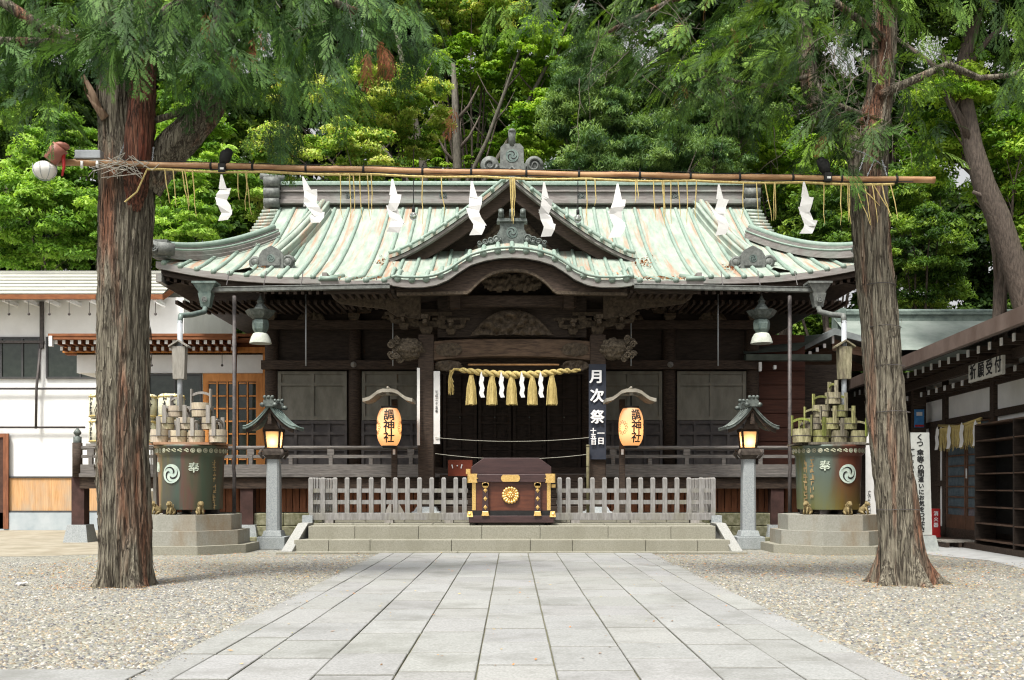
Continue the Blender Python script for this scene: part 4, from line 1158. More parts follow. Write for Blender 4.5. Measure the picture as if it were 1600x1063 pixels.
# ---- paper lanterns on posts, with curved wooden canopy ---------------
def lantern_mat():
    m = bpy.data.materials.new('oiled_paper'); m.use_nodes = True
    nt = m.node_tree; N = nt.nodes; L = nt.links; N.remove(N['Principled BSDF'])
    d = N.new('ShaderNodeBsdfDiffuse'); t = N.new('ShaderNodeBsdfTranslucent'); ms = N.new('ShaderNodeMixShader')
    d.inputs[0].default_value = (.75,.62,.45,1); t.inputs[0].default_value = (.95,.60,.33,1); ms.inputs[0].default_value = .6
    L.new(d.outputs[0], ms.inputs[1]); L.new(t.outputs[0], ms.inputs[2])
    L.new(ms.outputs[0], N['Material Output'].inputs[0])
    return m
PAPER = lantern_mat()
FROST = bpy.data.materials.new('frosted_lamp_pane'); FROST.use_nodes = True
_n = FROST.node_tree.nodes; _l = FROST.node_tree.links; _n.remove(_n['Principled BSDF'])
_t = _n.new('ShaderNodeBsdfTranslucent'); _t.inputs[0].default_value = (1,.78,.52,1); _l.new(_t.outputs[0], _n['Material Output'].inputs[0])
def lamp(c, w, r, parent, name='bulb', col=(1,.66,.36)):
    l = bpy.data.lights.new(name, 'POINT'); l.energy = w; l.color = col; l.shadow_soft_size = r
    o = bpy.data.objects.new(name, l); COL.objects.link(o); o.parent = parent; o.location = Vector(c) - wloc(parent)
    return o
LD = 24.3
def chochin(px, turn, label, topx):
    x = X(px, LD); t = thing('paper_lantern', label, 'lantern', (x, LD, .745), group='lit paper lanterns on posts')
    z0, z1 = Z(697, LD), Z(638, LD); zc_ = (z0+z1)/2; h = (z1-z0)/2; R_ = .30
    def pr(y):
        u = max(-1, min(1, y/h)); return R_*(1-abs(u)**3.2*.38)
    prof = []
    for i in range(61):
        y = -h+2*h*i/60; prof.append((pr(y)*(1+.012*math.cos(i*math.pi)), zc_+y))
    mb = MB(); mb.lathe(prof, 40, (x, LD), caps=False); b = part('paper_shade', mb, PAPER, t)
    w = MB()
    for i, ch in enumerate('調神社'):
        text_wrap(w, ch, (x, LD, zc_+.265-.27*i), R_, .29, turn, sx=1.0, bold=.007, prof=lambda y, i=i: pr(y+.265-.27*i)+.002)
    # chrysanthemum outline on both cheeks
    def petal(ang0):
        for k in range(12):
            a = 2*math.pi*k/12; pts = []
            for j in range(9):
                tt = j/8*2-1; rr = .075+.075*math.sqrt(max(0, 1-tt*tt)); aa = a+tt*.24
                yy = rr*1.15*math.sin(aa); xx = rr*math.cos(aa)
                r2 = pr(yy)+.004; a2 = ang0+xx/R_
                pts.append((x+r2*math.sin(a2), LD-r2*math.cos(a2), zc_-.02+yy))
            w.tube(pts, .004, 4, caps=False)
    petal(turn-1.25); petal(turn+1.25)
    sub('painted_lettering', w, INK, b)
    mb = MB(); mb.lathe([(.19,z1-.01),(.2,z1+.045)], 24, (x, LD)); part('top_ring', mb, BLACKP, t)
    mb = MB(); mb.lathe([(.15,z0-.05),(.19,z0+.01)], 24, (x, LD)); part('bottom_ring', mb, BLACKP, t)
    px_ = X(px+5 if px < 800 else px-11, LD); Dp = LD+.12
    mb = MB(); mb.box(px_-.07, px_+.07, LD+.36, LD+.5, .75, Z(622, LD)); po = part('post', mb, DARKH, t, bevel=.01)
    for s in (-1, 1):
        mb = MB(); mb.prism([(px_+s*.07,.75),(px_+s*.3,.75),(px_+s*.07,1.15)], LD+.4, LD+.46); sub('foot_brace', mb, HANDLE, po)
    mb = MB(); zz = Z(704, LD); mb.box(px_-.03, px_+.03, LD+.345, LD+.358, zz-.09, zz+.04); sub('white_tag', mb, WHITEP, po)
    # canopy: cusped roof board, front and back, with side planks
    tx = X(topx, LD); zt = Z(616, LD)
    cur = [(0,.10),(.12,.10),(.24,.06),(.34,-.02),(.44,-.09),(.56,-.125),(.60,-.125)]
    up = [(-a, b) for a, b in cur[::-1]]+cur[1:]
    mb = MB()
    for (a, b), (c, d) in zip(up, up[1:]):
        mb.prism([(tx+a, zt+b),(tx+c, zt+d),(tx+c, zt+d-.085),(tx+a, zt+b-.085)], LD-.35, LD+.5)
    mb.box(tx-.3, tx+.3, LD-.04, LD+.04, zt-.04, zt-.0)
    mb.prism([(tx-.05,zt-.04),(tx+.05,zt-.04),(tx+.03,zt+.06),(tx-.03,zt+.06)], LD-.3, LD-.25)
    mb.tube([(tx,LD-.3,zt+.13),(tx,LD+.45,zt+.13)], .03, 8)
    part('canopy', mb, mat('canopy_grey_wood_%d' % px, (.20,.18,.145), (.31,.285,.235), ns=5), t)
    mb = MB(); mb.tube([(x, LD, z1+.04),(x, LD, zt-.02)], .02, 6); part('hanger', mb, BLACKP, t)
    lamp((x, LD, zc_-.06), 8, .07, t)
chochin(608, .12, 'lit paper lantern with black shrine lettering, left of the porch', 608)
chochin(986, .38, 'lit paper lantern with black shrine lettering, right of the porch beside the dark banner', 984)

# ---- stone lamp posts with bronze lantern heads -----------------------
def stone_lantern(px, label, cat='lantern'):
    D = 23.9; x = X(px, D); t = thing('stone_lantern_post', label, cat, (x, D, 0), group='stone lamp posts before the hall')
    mb = MB(); mb.box(x-.33, x+.33, D-.33, D+.33, 0, .30); mb.taper((x, D), (.24,.24), (.2,.2), .30, .44); part('base', mb, STONE2, t, bevel=.015)
    mb = MB(); c = .045; w0, w1 = .165, .15
    pr_ = [(-1,-1+.3),(-1,.7),(-.7,1),(.7,1),(1,.7),(1,-.7),(.7,-1),(-.7,-1)]
    zs = Z(718, D); vs = [(x+a*w0, D+b*w0, .44) for a, b in pr_]+[(x+a*w1, D+b*w1, zs) for a, b in pr_]
    mb.add(vs, [tuple(range(8))]+[tuple(range(15,7,-1))]+[((i+1)%8, i, 8+i, 8+(i+1)%8) for i in range(8)]); part('shaft', mb, STONE2, t)
    mb = MB(); z = zs
    mb.taper((x, D), (.14,.14), (.2,.2), z, z+.1); mb.taper((x, D), (.25,.25), (.27,.27), z+.1, z+.18); mb.box(x-.22,x+.22,D-.22,D+.22,z+.18,z+.24)
    for s in (-1, 1):
        for r_ in (-1, 1): mb.tube([(x+s*.2, D+r_*.2, z+.02),(x+s*.28, D+r_*.28, z+.14),(x+s*.24, D+r_*.24, z+.22)], .035, 8)
    part('bracket', mb, mat('bracket_bronze_%d' % px, (.05,.04,.035), (.11,.09,.075), ns=9, bump=.4), t)
    z = zs+.24; h = .44
    fr_ = MB()
    for s in (-1, 1):
        for r_ in (-1, 1): 
            a = [(x+s*.15, D+r_*.15, z), (x+s*.19, D+r_*.19, z+h)]
            fr_.tube(a, .026, 6)
    fr_.box(x-.2, x+.2, D-.2, D+.2, z, z+.04); fr_.box(x-.22, x+.22, D-.22, D+.22, z+h-.02, z+h+.05)
    for z_ in (z+.05, z+h-.05): pass
    cg = part('lamp_cage', fr_, DARKH, t)
    for (dx, dy) in ((0,-1),(0,1),(1,0),(-1,0)):
        p = MB(); o0, o1 = .145, .183
        if dx == 0: vs = [(x-.12, D+dy*o0, z+.04),(x+.12, D+dy*o0, z+.04),(x+.155, D+dy*o1, z+h-.02),(x-.155, D+dy*o1, z+h-.02)]
        else: vs = [(x+dx*o0, D-.12, z+.04),(x+dx*o0, D+.12, z+.04),(x+dx*o1, D+.155, z+h-.02),(x+dx*o1, D-.155, z+h-.02)]
        p.add(vs, [(0,1,2,3)]); sub('glowing_pane', p, FROST, cg)
    lamp((x, D, z+.18), 5.5, .045, cg)
    # roof: gabled towards the front with upswept eaves
    rf = MB(); z = z+h+.05
    def rz(u): return .52*(1-abs(u))**1.7
    us_ = [i/12 for i in range(-12, 13)]
    for a, b in zip(us_, us_[1:]):
        pa, pb = (x+a*.62, z+rz(a)+.02), (x+b*.62, z+rz(b)+.02)
        rf.prism([pa, pb, (pb[0], pb[1]-.05), (pa[0], pa[1]-.05)], D-.48, D+.48)
    for s in (-1, 1):
        for Dk in (-.47, -.24, 0, .24, .47): rf.tube([(x+s*u*.62, D+Dk, z+rz(u)+.035) for u in [i/10 for i in range(11)]], .022, 6)
    r0 = part('lantern_roof', rf, BRONZE if px < 800 else DKBRONZE, t)
    g = MB(); 
    for a, b in zip(us_, us_[1:]):
        g.prism([(x+a*.56, z+rz(a)-.03),(x+b*.56, z+rz(b)-.03),(x+b*.56, z+rz(b)-.11),(x+a*.56, z+rz(a)-.11)], D-.42, D-.37)
    g.prism([(x-.2, z-.02),(x+.2, z-.02),(x, z+.38)], D-.3, D-.25); g.prism([(x-.05,z+.1),(x+.05,z+.1),(x+.03,z+.36),(x-.03,z+.36)], D-.44, D-.4)
    sub('gable_board', g, DARKH, r0)
    g = MB(); g.box(x-.07, x+.07, D-.46, D+.46, z+.5, z+.6); g.tube([(x,D-.48,z+.63),(x,D+.48,z+.63)], .05, 8)
    for Dk in (-.5, .5):
        g.prism([(x-.1,z+.5),(x-.13,z+.62),(x-.06,z+.74),(x+.06,z+.74),(x+.13,z+.62),(x+.1,z+.5)], D+Dk-.04, D+Dk+.04)
        for s in (-1, 1): g.tube([(x+s*.15,D+Dk-.05,z+.54),(x+s*.15,D+Dk+.05,z+.54)], .055, 10)
        for k in range(3): g.ball((x+(k-1)*.09, D+Dk-.03, z+.72), .045, 8, 6)
    sub('roof_ornament', g, DKBRONZE, r0)
stone_lantern(428, 'stone lamp post with green bronze roofed lantern, lit, left of the steps')
stone_lantern(1169, 'stone lamp post with dark bronze roofed lantern, lit, right of the steps')

# ---- hanging bronze lanterns ------------------------------------------
def hanging(px, label):
    D = 26.9; x = X(px, D); t = thing('hanging_lantern', label, 'lantern', (x, D, Z(540, D)), group='bronze lanterns under the eaves')
    zz = lambda p: Z(p, D)
    m = [(0.30,zz(537)),(.29,zz(534)),(.25,zz(527)),(.2,zz(522)),(.17,zz(521))]
    mb = MB(); mb.lathe(m, 12, (x, D)); part('skirt', mb, mat('pale_verdigris_%d' % px, (.35,.38,.33), (.48,.50,.44), ns=7), t)
    mb = MB(); mb.lathe([(.15,zz(521)),(.21,zz(515)),(.23,zz(507)),(.21,zz(501)),(.16,zz(499))], 6, (x, D), smooth=False); part('lantern_body', mb, BRONZE, t)
    mb = MB(); mb.lathe([(.2,zz(499)),(.33,zz(494)),(.42,zz(486)),(.34,zz(489)),(.2,zz(483)),(.12,zz(477)),(.08,zz(474)),(.11,zz(471)),(.05,zz(466)),(.02,zz(462))], 6, (x, D), smooth=False); part('lantern_cap', mb, DKBRONZE, t)
    mb = MB(); mb.tube([(x, D, zz(463)), (x, D, 6.95)], .02, 6); part('chain', mb, IRON, t)
hanging(407, 'green bronze lantern with pale skirt hanging under the left eave')
hanging(1190, 'green bronze lantern with pale skirt hanging under the right eave')

# ---- sacred rope in the porch -----------------------------------------
SD = 25.05
rope = thing('shimenawa_rope', 'thick twisted straw rope with five tassels hung across the porch', 'sacred rope', (0, SD, Z(600, SD)))
def rp(u):       # u 0..1 left to right
    px = 718 + (907-718)*u; py = 578 + 9*math.sin(u*math.pi*1.0)**1 - (2*u) + (2 if u > .9 else 0)
    return P(px, py, SD)
for ph in (0, math.pi):
    mb = MB(); pts = []; rr = []
    for i in range(160):
        u = i/159; c = rp(u); a = u*26*math.pi/1.6+ph; th = (.035+.03*math.sin(min(1, u*1.1)*math.pi)**.5)
        pts.append(c+Vector((0, th*.75*math.cos(a), th*.75*math.sin(a)))); rr.append(th*.85)
    mb.tube(pts, rr, 8); part('twisted_strand', mb, STRAW, rope)
for k, px in enumerate((736.5, 769, 799.5, 831.5, 862)):
    mb = MB(); c = P(px, 588, SD-.02); bot = Z(633, SD); random.seed(k)
    for i in range(110):
        a = random.uniform(0, 6.28); r1 = random.uniform(.02,.135)*(1 if i % 3 else 1.1); r0 = r1*.3
        x0, y0 = c.x+math.cos(a)*r0, c.y+math.sin(a)*r0*.7; x1, y1 = c.x+math.cos(a)*r1, c.y+math.sin(a)*r1*.7
        b_ = bot+random.uniform(-.015,.03)
        mb.tube([(x0,y0,c.z+.02),((x0*.3+x1*.7),(y0*.3+y1*.7),c.z-.3),(x1,y1,b_)], [.012,.011,.009], 4)
    mb.lathe([(.1,bot+.01),(.05,c.z)], 12, (c.x, c.y)); mb.lathe([(.055,c.z-.04),(.055,c.z)], 10, (c.x, c.y))
    part('straw_tassel', mb, STRAW, rope)
mb = MB(); random.seed(3); c = P(703, 580, SD)
for i in range(60):
    t0 = random.uniform(0,.5); dx = random.uniform(-.09,.07); L_ = random.uniform(.25,.62)
    mb.tube([c+Vector((.12*random.random(),0,.03)), c+Vector((dx*.3,random.uniform(-.03,.03),-L_*.4)), c+Vector((dx+.03*L_*3,random.uniform(-.05,.05),-L_))], .006, 3)
mb.tube([rp(0), c+Vector((.1,0,.05)), c+Vector((.02,0,-.05))], [.04,.03,.02], 8)
part('frayed_end', mb, STRAW, rope)
def zigzag(c, h, w, n=4, rz_=0.0, lean=0.0, seed=0, crumple=0.0, neck=.12):
    """folded paper streamer: a neck, then n overlapping parallelograms zigzagging down"""
    random.seed(seed); mb = MB(); ca, sa = math.cos(rz_), math.sin(rz_); top = h*neck
    def pt(x, y, z): return (c[0]+x*ca-y*sa, c[1]+x*sa+y*ca, c[2]+z)
    ln = lambda z: -lean*w*z/h*2
    mb.add([pt(-w*.05,0,0), pt(w*.05,0,0), pt(w*.26+ln(-top),-.005,-top-h*.02), pt(-w*.24+ln(-top),-.005,-top)], [(0,3,2,1)])
    z = -top; sgn = 1; sh = (h-top)/n; sk = .34 if crumple else .3
    for i in range(n):
        j = lambda k=1: random.uniform(-crumple, crumple)*k
        x = sgn*w*(.17 if crumple else .10); dz = sh*(1.3 if i < n-1 else 1); dep = -.006*(i+1); x2 = -sgn*w*sk*.5
        a = pt(x-w*.34+ln(z)+j(), dep+j(.8), z+sh*.10+j()); b = pt(x+w*.34+ln(z)+j(), dep+j(.8), z+sh*.02+j())
        m0 = pt(x*.2-w*.36+ln(z-dz/2)+j(), dep+j(1.4)-.02*bool(crumple), z-dz*.5+j()); m1 = pt(x*.2+w*.38+ln(z-dz/2)+j(), dep+j(1.4), z-dz*.5+j())
        d = pt(x2+w*.34+ln(z-dz)+j(), dep-.004+j(.8), z-dz+j()); e = pt(x2-w*.32+ln(z-dz)+j(), dep-.004+j(.8), z-dz-sh*.06+j())
        mb.add([a, b, m1, d, e, m0], [(0,5,2,1),(5,4,3,2)])
        z -= sh; sgn = -sgn
    return mb
SH_L = ['leftmost of the four white zigzag papers on the thick porch rope', 'second white zigzag paper from the left on the thick porch rope',
        'third white zigzag paper from the left on the thick porch rope', 'rightmost of the four white zigzag papers on the thick porch rope']
for k, px in enumerate((752, 783, 815, 844.5)):
    c = P(px, 581, SD-.12); mb = zigzag(c, Z(581,SD)-Z(621,SD), .15, 4, seed=k, lean=.06, neck=.2)
    single('paper_streamer', mb, WHITEP, SH_L[k], 'paper streamer', 'zigzag papers on the porch rope')

# ---- banners and paper strips on the porch columns --------------------
bn = thing('cloth_banner', 'dark navy vertical banner with white brush lettering on the right porch column', 'banner', (X(933.5,25.1), 25.1, Z(718, 25.1)))
mb = MB()
mb.grid(lambda u, v: (X(920+u*27, 25.12), 25.13+.012*math.sin(v*9+u*2), Z(569+v*149, 25.12)), [i/6 for i in range(7)], [1-i/20 for i in range(21)]); part('cloth', mb, NAVY, bn)
w = MB()
for ch, px, py, s_ in (('月',932,590,.36),('次',933,620,.36),('祭',933.5,653,.36)): text_on(w, ch, P(px, py, 25.09), s_, bold=.014)
for ch, px, py, s_ in (('十',927,674,.15),('五',927.3,682.8,.15),('日',927.6,691.6,.15),('一',939,678,.19),('日',939,690,.19)): text_on(w, ch, P(px, py, 25.09), s_, bold=.007)
part('brush_lettering', w, WTEXT, bn)
def strip_paper(x0, x1, y0, y1, D, label, txt=None):
    t = thing('paper_strip', label, 'paper strip', (X((x0+x1)/2, D), D, Z(y1, D)))
    mb = MB(); mb.grid(lambda u, v: (X(x0+(x1-x0)*u, D), D+.01*math.sin(v*7), Z(y0+(y1-y0)*v, D)), [0,.5,1], [1-i/12 for i in range(13)]); part('paper', mb, WHITEP, t)
    if txt:
        w = MB()
        for i, ch in enumerate(txt): text_on(w, ch, P((x0+x1)/2-.5, 613+i*6.0, D-.02), .075, bold=.001)
        part('ink_lettering', w, INK, t)
    return t
strip_paper(677.5, 687.5, 580, 694, 25.12, 'long white paper strip with small ink lettering, right side of left porch column', '平成二十五年')
strip_paper(651.5, 656, 575, 696, 25.05, 'narrow white paper strip on the left edge of the left porch column')
# small red box on the inner steps
mb = MB(); D = 25.9; mb.box(X(700,D), X(738,D), D, D+.3, Z(744,D), Z(719,D)); mb.mi = 1
for px, r_ in ((706,.5),(722,-.5)):
    c = P(px, 726, D-.01); mb.tube([c, c+Vector((.05*r_, 0, -.1))], .014, 5)
mb.ball(P(714.5, 728, D-.01), .02, 6, 5); mb.mi = 0
bx_ = single('red_box', mb, [mat('vermilion_box', (.12,.025,.012), (.17,.035,.016), ns=3), WTEXT], 'small red box with white marks on the inner wooden steps', 'box')
# two cords slung between the porch columns
for (y0, ym, y1), lb in (((684, 690, 684), 'upper thin cord slung across the porch between the columns'), ((709, 717, 710), 'lower thin cord slung across the porch behind the offertory box')):
    mb = MB(); pts = []
    for i in range(21):
        u = i/20; pts.append(P(680+240*u, y0+(y1-y0)*u+(ym-y0)*4*u*(1-u), 25.1))
    mb.tube(pts, .009, 5); single('cord', mb, WIRE, lb, 'cord')
mb = MB(); a = P(918.5, 695, 25.0); mb.tube([(a.x,25.0,.75),(a.x,25.0,a.z)], .04, 8)
for z in (1.4,2.0,2.5): mb.tube([(a.x,25,z),(a.x,25,z+.02)], .047, 8)
single('bamboo_stake', mb, mat('old_bamboo', (.10,.09,.05), (.18,.16,.09)), 'dark bamboo stake standing against the right porch column', 'stake')
# ================================================================== tanks
def lion(c, s, ang, parent, m=None):
    mb = MB(); ca, sa = math.cos(ang), math.sin(ang)
    def w(x, y, z): return Vector((c[0]+(x*ca-y*sa)*s, c[1]+(x*sa+y*ca)*s, c[2]+z*s))
    mb.tube([w(0,.35,.12), w(0,.2,.42), w(0,-.1,.72), w(0,-.22,.95)], [.3*s,.34*s,.27*s,.2*s], 10)       # haunch to neck
    mb.ball(w(0,-.3,1.02), .24*s, 10, 8, (1,1.05,.95)); mb.ball(w(0,-.5,.95), .13*s, 8, 6)               # head, muzzle
    for k in range(12):
        a = 2*math.pi*k/12; mb.ball(w(.24*math.cos(a), -.2, 1.0+.24*math.sin(a)), .085*s, 6, 5)            # curls of the mane
    for q in (-1, 1):
        mb.tube([w(q*.16,-.2,.7), w(q*.18,-.34,.35), w(q*.18,-.38,.02)], [.1*s,.075*s,.085*s], 8)
        mb.tube([w(q*.24,.3,.3), w(q*.3,.05,.2), w(q*.28,-.1,.03)], [.15*s,.1*s,.09*s], 8)
        mb.ball(w(q*.15,-.24,1.24), .06*s, 6, 5)
    mb.tube([w(0,.45,.2), w(0,.58,.5), w(0,.5,.85), w(0,.38,.98)], [.08*s,.12*s,.1*s,.04*s], 8)
    return part('guardian_lion_foot', mb, m or mat('lion_bronze_%d' % (abs(hash((round(c[0],2), round(c[1],2)))) % 9999), (.14,.10,.04), (.28,.22,.11), ns=20, bump=.4), parent)
def tank(px, flip, label, seed):
    cx, cy = X(px, 23.0), 23.0
    pd = thing('stone_pedestal', label.replace('tank','pedestal') if 0 else ('three tiered octagonal stone pedestal under the '+('left' if px < 800 else 'right')+' bronze tank'), 'pedestal', (cx, cy, 0), group='tiered pedestals under the bronze tanks')
    for hw, z0, z1, nm in ((1.46,0,.19,'lower_tier'),(1.08,.19,.51,'middle_tier'),(.98,.51,.86,'upper_tier')):
        hw = {'lower_tier':1.42,'middle_tier':1.22,'upper_tier':1.05}[nm]
        mb = MB(); r_ = hw/math.cos(math.pi/8); mb.lathe([(r_,z0),(r_,z1)], 8, (cx, cy), math.pi/8, smooth=False); part(nm, mb, PLATF if nm != 'lower_tier' else STONE, pd, bevel=.015)
    t = thing('bronze_tank', label, 'water tank', (cx, cy, .86), group='bronze rain tanks beside the hall')
    mb = MB(); mb.lathe([(.69,.97),(.70,1.0),(.735,2.16),(.74,2.2),(.79,2.24),(.79,2.37),(.82,2.39),(.82,2.43),(.74,2.43)], 56, (cx, cy), caps=False); mb.lathe([(.001,2.40),(.75,2.40)], 30, (cx, cy), caps=False); mb.lathe([(.001,.98),(.69,.98)], 30, (cx, cy), caps=False)
    body = part('tank_body', mb, TANKS[px < 800], t)
    for k in range(6):
        a = k*math.pi/3; mb = MB(); mb.cbox((cx+.55*math.cos(a), cy+.55*math.sin(a), .915), .16, .16, .115); part('foot', mb, IRON, t)
    for a in ((-.95, -.27, .55) if px < 800 else (-.9, .25, 1.0)): lion((cx+.80*math.sin(a), cy-.80*math.cos(a), .86), .235, a, t)
    # raised crests and characters
    def drum(a0, z0, r_=.722):
        return lambda a, b, h: (cx+(r_+h)*math.sin(a0+a/r_), cy-(r_+h)*math.cos(a0+a/r_), z0+b)
    a0 = -.32 if px < 800 else .32
    mb = MB(); tomoe(mb, .215, drum(a0, Z(740.5, 22.3), .725), d=.02); sub('comma_crest', mb, [mat('crest_patina_%d' % px, (.33,.42,.38), (.5,.56,.48), ns=6), INK], body)
    lm = mat('raised_patina_%d' % px, (.45,.5,.42), (.55,.6,.5), ns=9)
    w = MB(); text_wrap(w, '奉', (cx, cy, Z(732 if px < 800 else 729, 22.3)), .728, .235, .38 if px < 800 else -.40, bold=.008, ext=.015)
    if px < 800: text_wrap(w, '納', (cx, cy, Z(731, 22.3)), .728, .235, -1.02, bold=.008, ext=.015)
    sub('raised_character', w, lm, body)
    w = MB(); om = mat('bronze_lettering_%d' % px, (.2,.13,.06), (.32,.24,.12), ns=9)
    if px < 800:
        glyphs(w, 9, drum(1.06, 2.02, .728), .11, .125, 5, .2)
    else:
        glyphs(w, 8, drum(-1.05, 2.02, .726), .12, .14, 6, .2); glyphs(w, 7, drum(-.80, 2.12, .728), .12, .14, 7, .2)
    sub('raised_lettering', w, om, body)
    # band of small roundels and a wave pattern around the rim
    mb = MB(); random.seed(seed)
    for k in range(36):
        a = 2*math.pi*k/36; pl = drum(a, 2.305, .792)
        wave = (k % 12) in (10, 11, 0, 1)
        if not wave: tomoe(mb, .052, pl, d=.008)
        else:
            mb.mi = 0
            for j in range(3): mb.tube([pl(-.05+.02*i, .02*math.sin(i*1.3+j*2)+.02*(j-1), .008) for i in range(6)], .009, 5)
    sub('roundel_band', mb, [mat('rim_roundels_%d' % px, (.3,.3,.2), (.5,.5,.38), ns=9), INK], body)
    # timber frame laid over the rim
    wm = mat('rim_planks_%d' % px, (.26,.12,.06), (.42,.28,.18), ns=4, sc=(.5,4,4), stain=.4) if px < 800 else MOSSW
    mb = MB(); 
    for yy in (-.62, -.3, 0, .3, .62): mb.box(cx-.78+abs(yy)*.25, cx+.78-abs(yy)*.25, cy+yy-.11, cy+yy+.11, 2.435, 2.49)
    for k in (-1, 1): mb.box(cx+k*.78-.05, cx+k*.78+.05, cy-.45, cy+.45, 2.44, 2.478)
    part('plank_cover', mb, wm, t)
    return cx, cy
Lx, Ly = tank(299, False, 'green and rust coloured tank with round comma crest, carrying pale pails, left of the steps', 1)
Rx, Ry = tank(1294, True, 'green and rust coloured tank with round comma crest, carrying mossy pails, right of the steps', 2)
# lever pails: tub, hoop, two uprights, crossbar
def pail_mesh(m, hm, tag_, r=.185, h=.275, up=.28):
    b = MB(); b.lathe([(r*.97,0),(r,h*.45),(r*1.01,h)], 22, caps=False); b.lathe([(.001,.01),(r*.97,.01)], 22, caps=False); b.lathe([(r*.93,h),(r*.9,.02)], 22, caps=False); b.lathe([(r*1.01,h),(r*.93,h)], 22, caps=False)
    hp = MB(); hp.lathe([(r*1.0,h*.47),(r*1.035,h*.48),(r*1.035,h*.52),(r*1.0,h*.53)], 22, caps=False)
    hd = MB()
    for s in (-1, 1):
        hd.box(-.042, .042, s*(r+.012)-.014, s*(r+.012)+.014, h*.5, h+up)
    cb = MB(); n = 8
    for i in range(n):
        a, c = -1+2*i/n, -1+2*(i+1)/n
        ya, yc = a*(r+.0), c*(r+.0); za, zc_ = h+up-.05-.05*a*a, h+up-.05-.05*c*c
        cb.add([(-.02,ya,za-.05),(.02,ya,za-.05),(.02,ya,za),(-.02,ya,za),(-.02,yc,zc_-.05),(.02,yc,zc_-.05),(.02,yc,zc_),(-.02,yc,zc_)], [(0,1,2,3),(0,4,5,1),(1,5,6,2),(2,6,7,3),(3,7,4,0),(7,6,5,4)])
    return [('tub', b.mesh('tub', [m])), ('hoop', hp.mesh('hoop', [STRAW if tag_ else IRON])), ('upright', hd.mesh('upright', [hm])), ('crossbar', cb.mesh('crossbar', [hm]))]
def pail_proto(kind):
    m, hm = (PALEW, HANDLE) if kind == 'pale' else (MOSSW, MOSSW)
    root = bpy.data.objects.new('wooden_pail', None); root.empty_display_size = .1; COL.objects.link(root)
    for nm, me in pail_mesh(m, hm, 0):
        if nm == 'upright':
            for s in (-1, 1):
                b = MB(); r, h, up = .185, .275, .28; b.box(-.044, .044, s*(r+.012)-.014, s*(r+.012)+.014, h*.5, h+up)
                o = bpy.data.objects.new('upright', b.mesh('upright', [hm])); COL.objects.link(o); o.parent = root
        else:
            o = bpy.data.objects.new(nm, me); COL.objects.link(o); o.parent = root
    return root
used = {}
def put_pail(kind, x, y, z, rz, label, sc=1.0):
    if kind not in used: o = used[kind] = pail_proto(kind)
    else: o = copy_tree(used[kind])
    o.location = (x, y, z); o.rotation_euler = (0, 0, rz); o.scale = (sc, sc, sc)
    setp(o, label, 'pail', 'wooden pails stacked on the left tank' if kind == 'pale' else 'mossy wooden pails stacked on the right tank')
ord_ = ['first', 'second', 'third', 'fourth']
zb = 2.492
def pz(k): return zb + .30*k
for i, px in enumerate((249, 279.5, 307.5, 341)): put_pail('pale', X(px, 22.55), 22.55, pz(0), random.uniform(-.25,.25), '%s pale pail from the left in the bottom row on the left tank' % ord_[i], 1.05 if i in (0, 3) else .98)
for i, px in enumerate((258.5, 290.5, 327)): put_pail('pale', X(px, 22.62), 22.66, pz(1), random.uniform(-.2,.2), '%s pale pail from the left in the middle row on the left tank' % ord_[i], .98)
for i, (px, rz_) in enumerate(((274.5, .9), (314, 1.45))): put_pail('pale', X(px, 22.7), 22.72, pz(2)-.01, rz_, ('small greenish pail tilted on the middle row of the left tank', 'topmost pail with arched handle and round mark on the left tank')[i], .9 if i == 0 else 1.15)
for i, (dx, dy) in enumerate(((-.55,.25),(-.05,.45),(.5,.3))): put_pail('pale', Lx+dx, Ly+dy, pz(0), .4*i, ('pale pail at the back left of the left tank','pale pail at the back middle of the left tank','pale pail at the back right of the left tank')[i])
for i, (px, rz_) in enumerate(((1253, 1.0), (1282, .1), (1311, .05), (1341, .8))): put_pail('mossy', X(px, 22.6), 22.6, pz(0), rz_, '%s mossy pail from the left in the bottom row on the right tank' % ord_[i], (1.12, 1.02, .98, .98)[i])
for i, (px, rz_) in enumerate(((1270.5, .9), (1299, .1), (1327, .2))): put_pail('mossy', X(px, 22.66), 22.68, pz(1)+.0, rz_, '%s mossy pail from the left in the second row on the right tank' % ord_[i], .95)
for i, (px, rz_) in enumerate(((1284, .7), (1313, .5))): put_pail('mossy', X(px, 22.7), 22.76, pz(2)-.01, rz_, ('left mossy pail in the third row on the right tank', 'right mossy pail in the third row on the right tank')[i], .98)
put_pail('mossy', X(1299, 22.8), 22.7, pz(3)-.02, .1, 'topmost mossy pail at the peak of the right tank stack', .95)
for i, (dx, dy) in enumerate(((-.5,.3),(.05,.5),(.5,.25))): put_pail('mossy', Rx+dx, Ry+dy, pz(0), .4*i, ('mossy pail at the back left of the right tank','mossy pail at the back middle of the right tank','mossy pail at the back right of the right tank')[i])
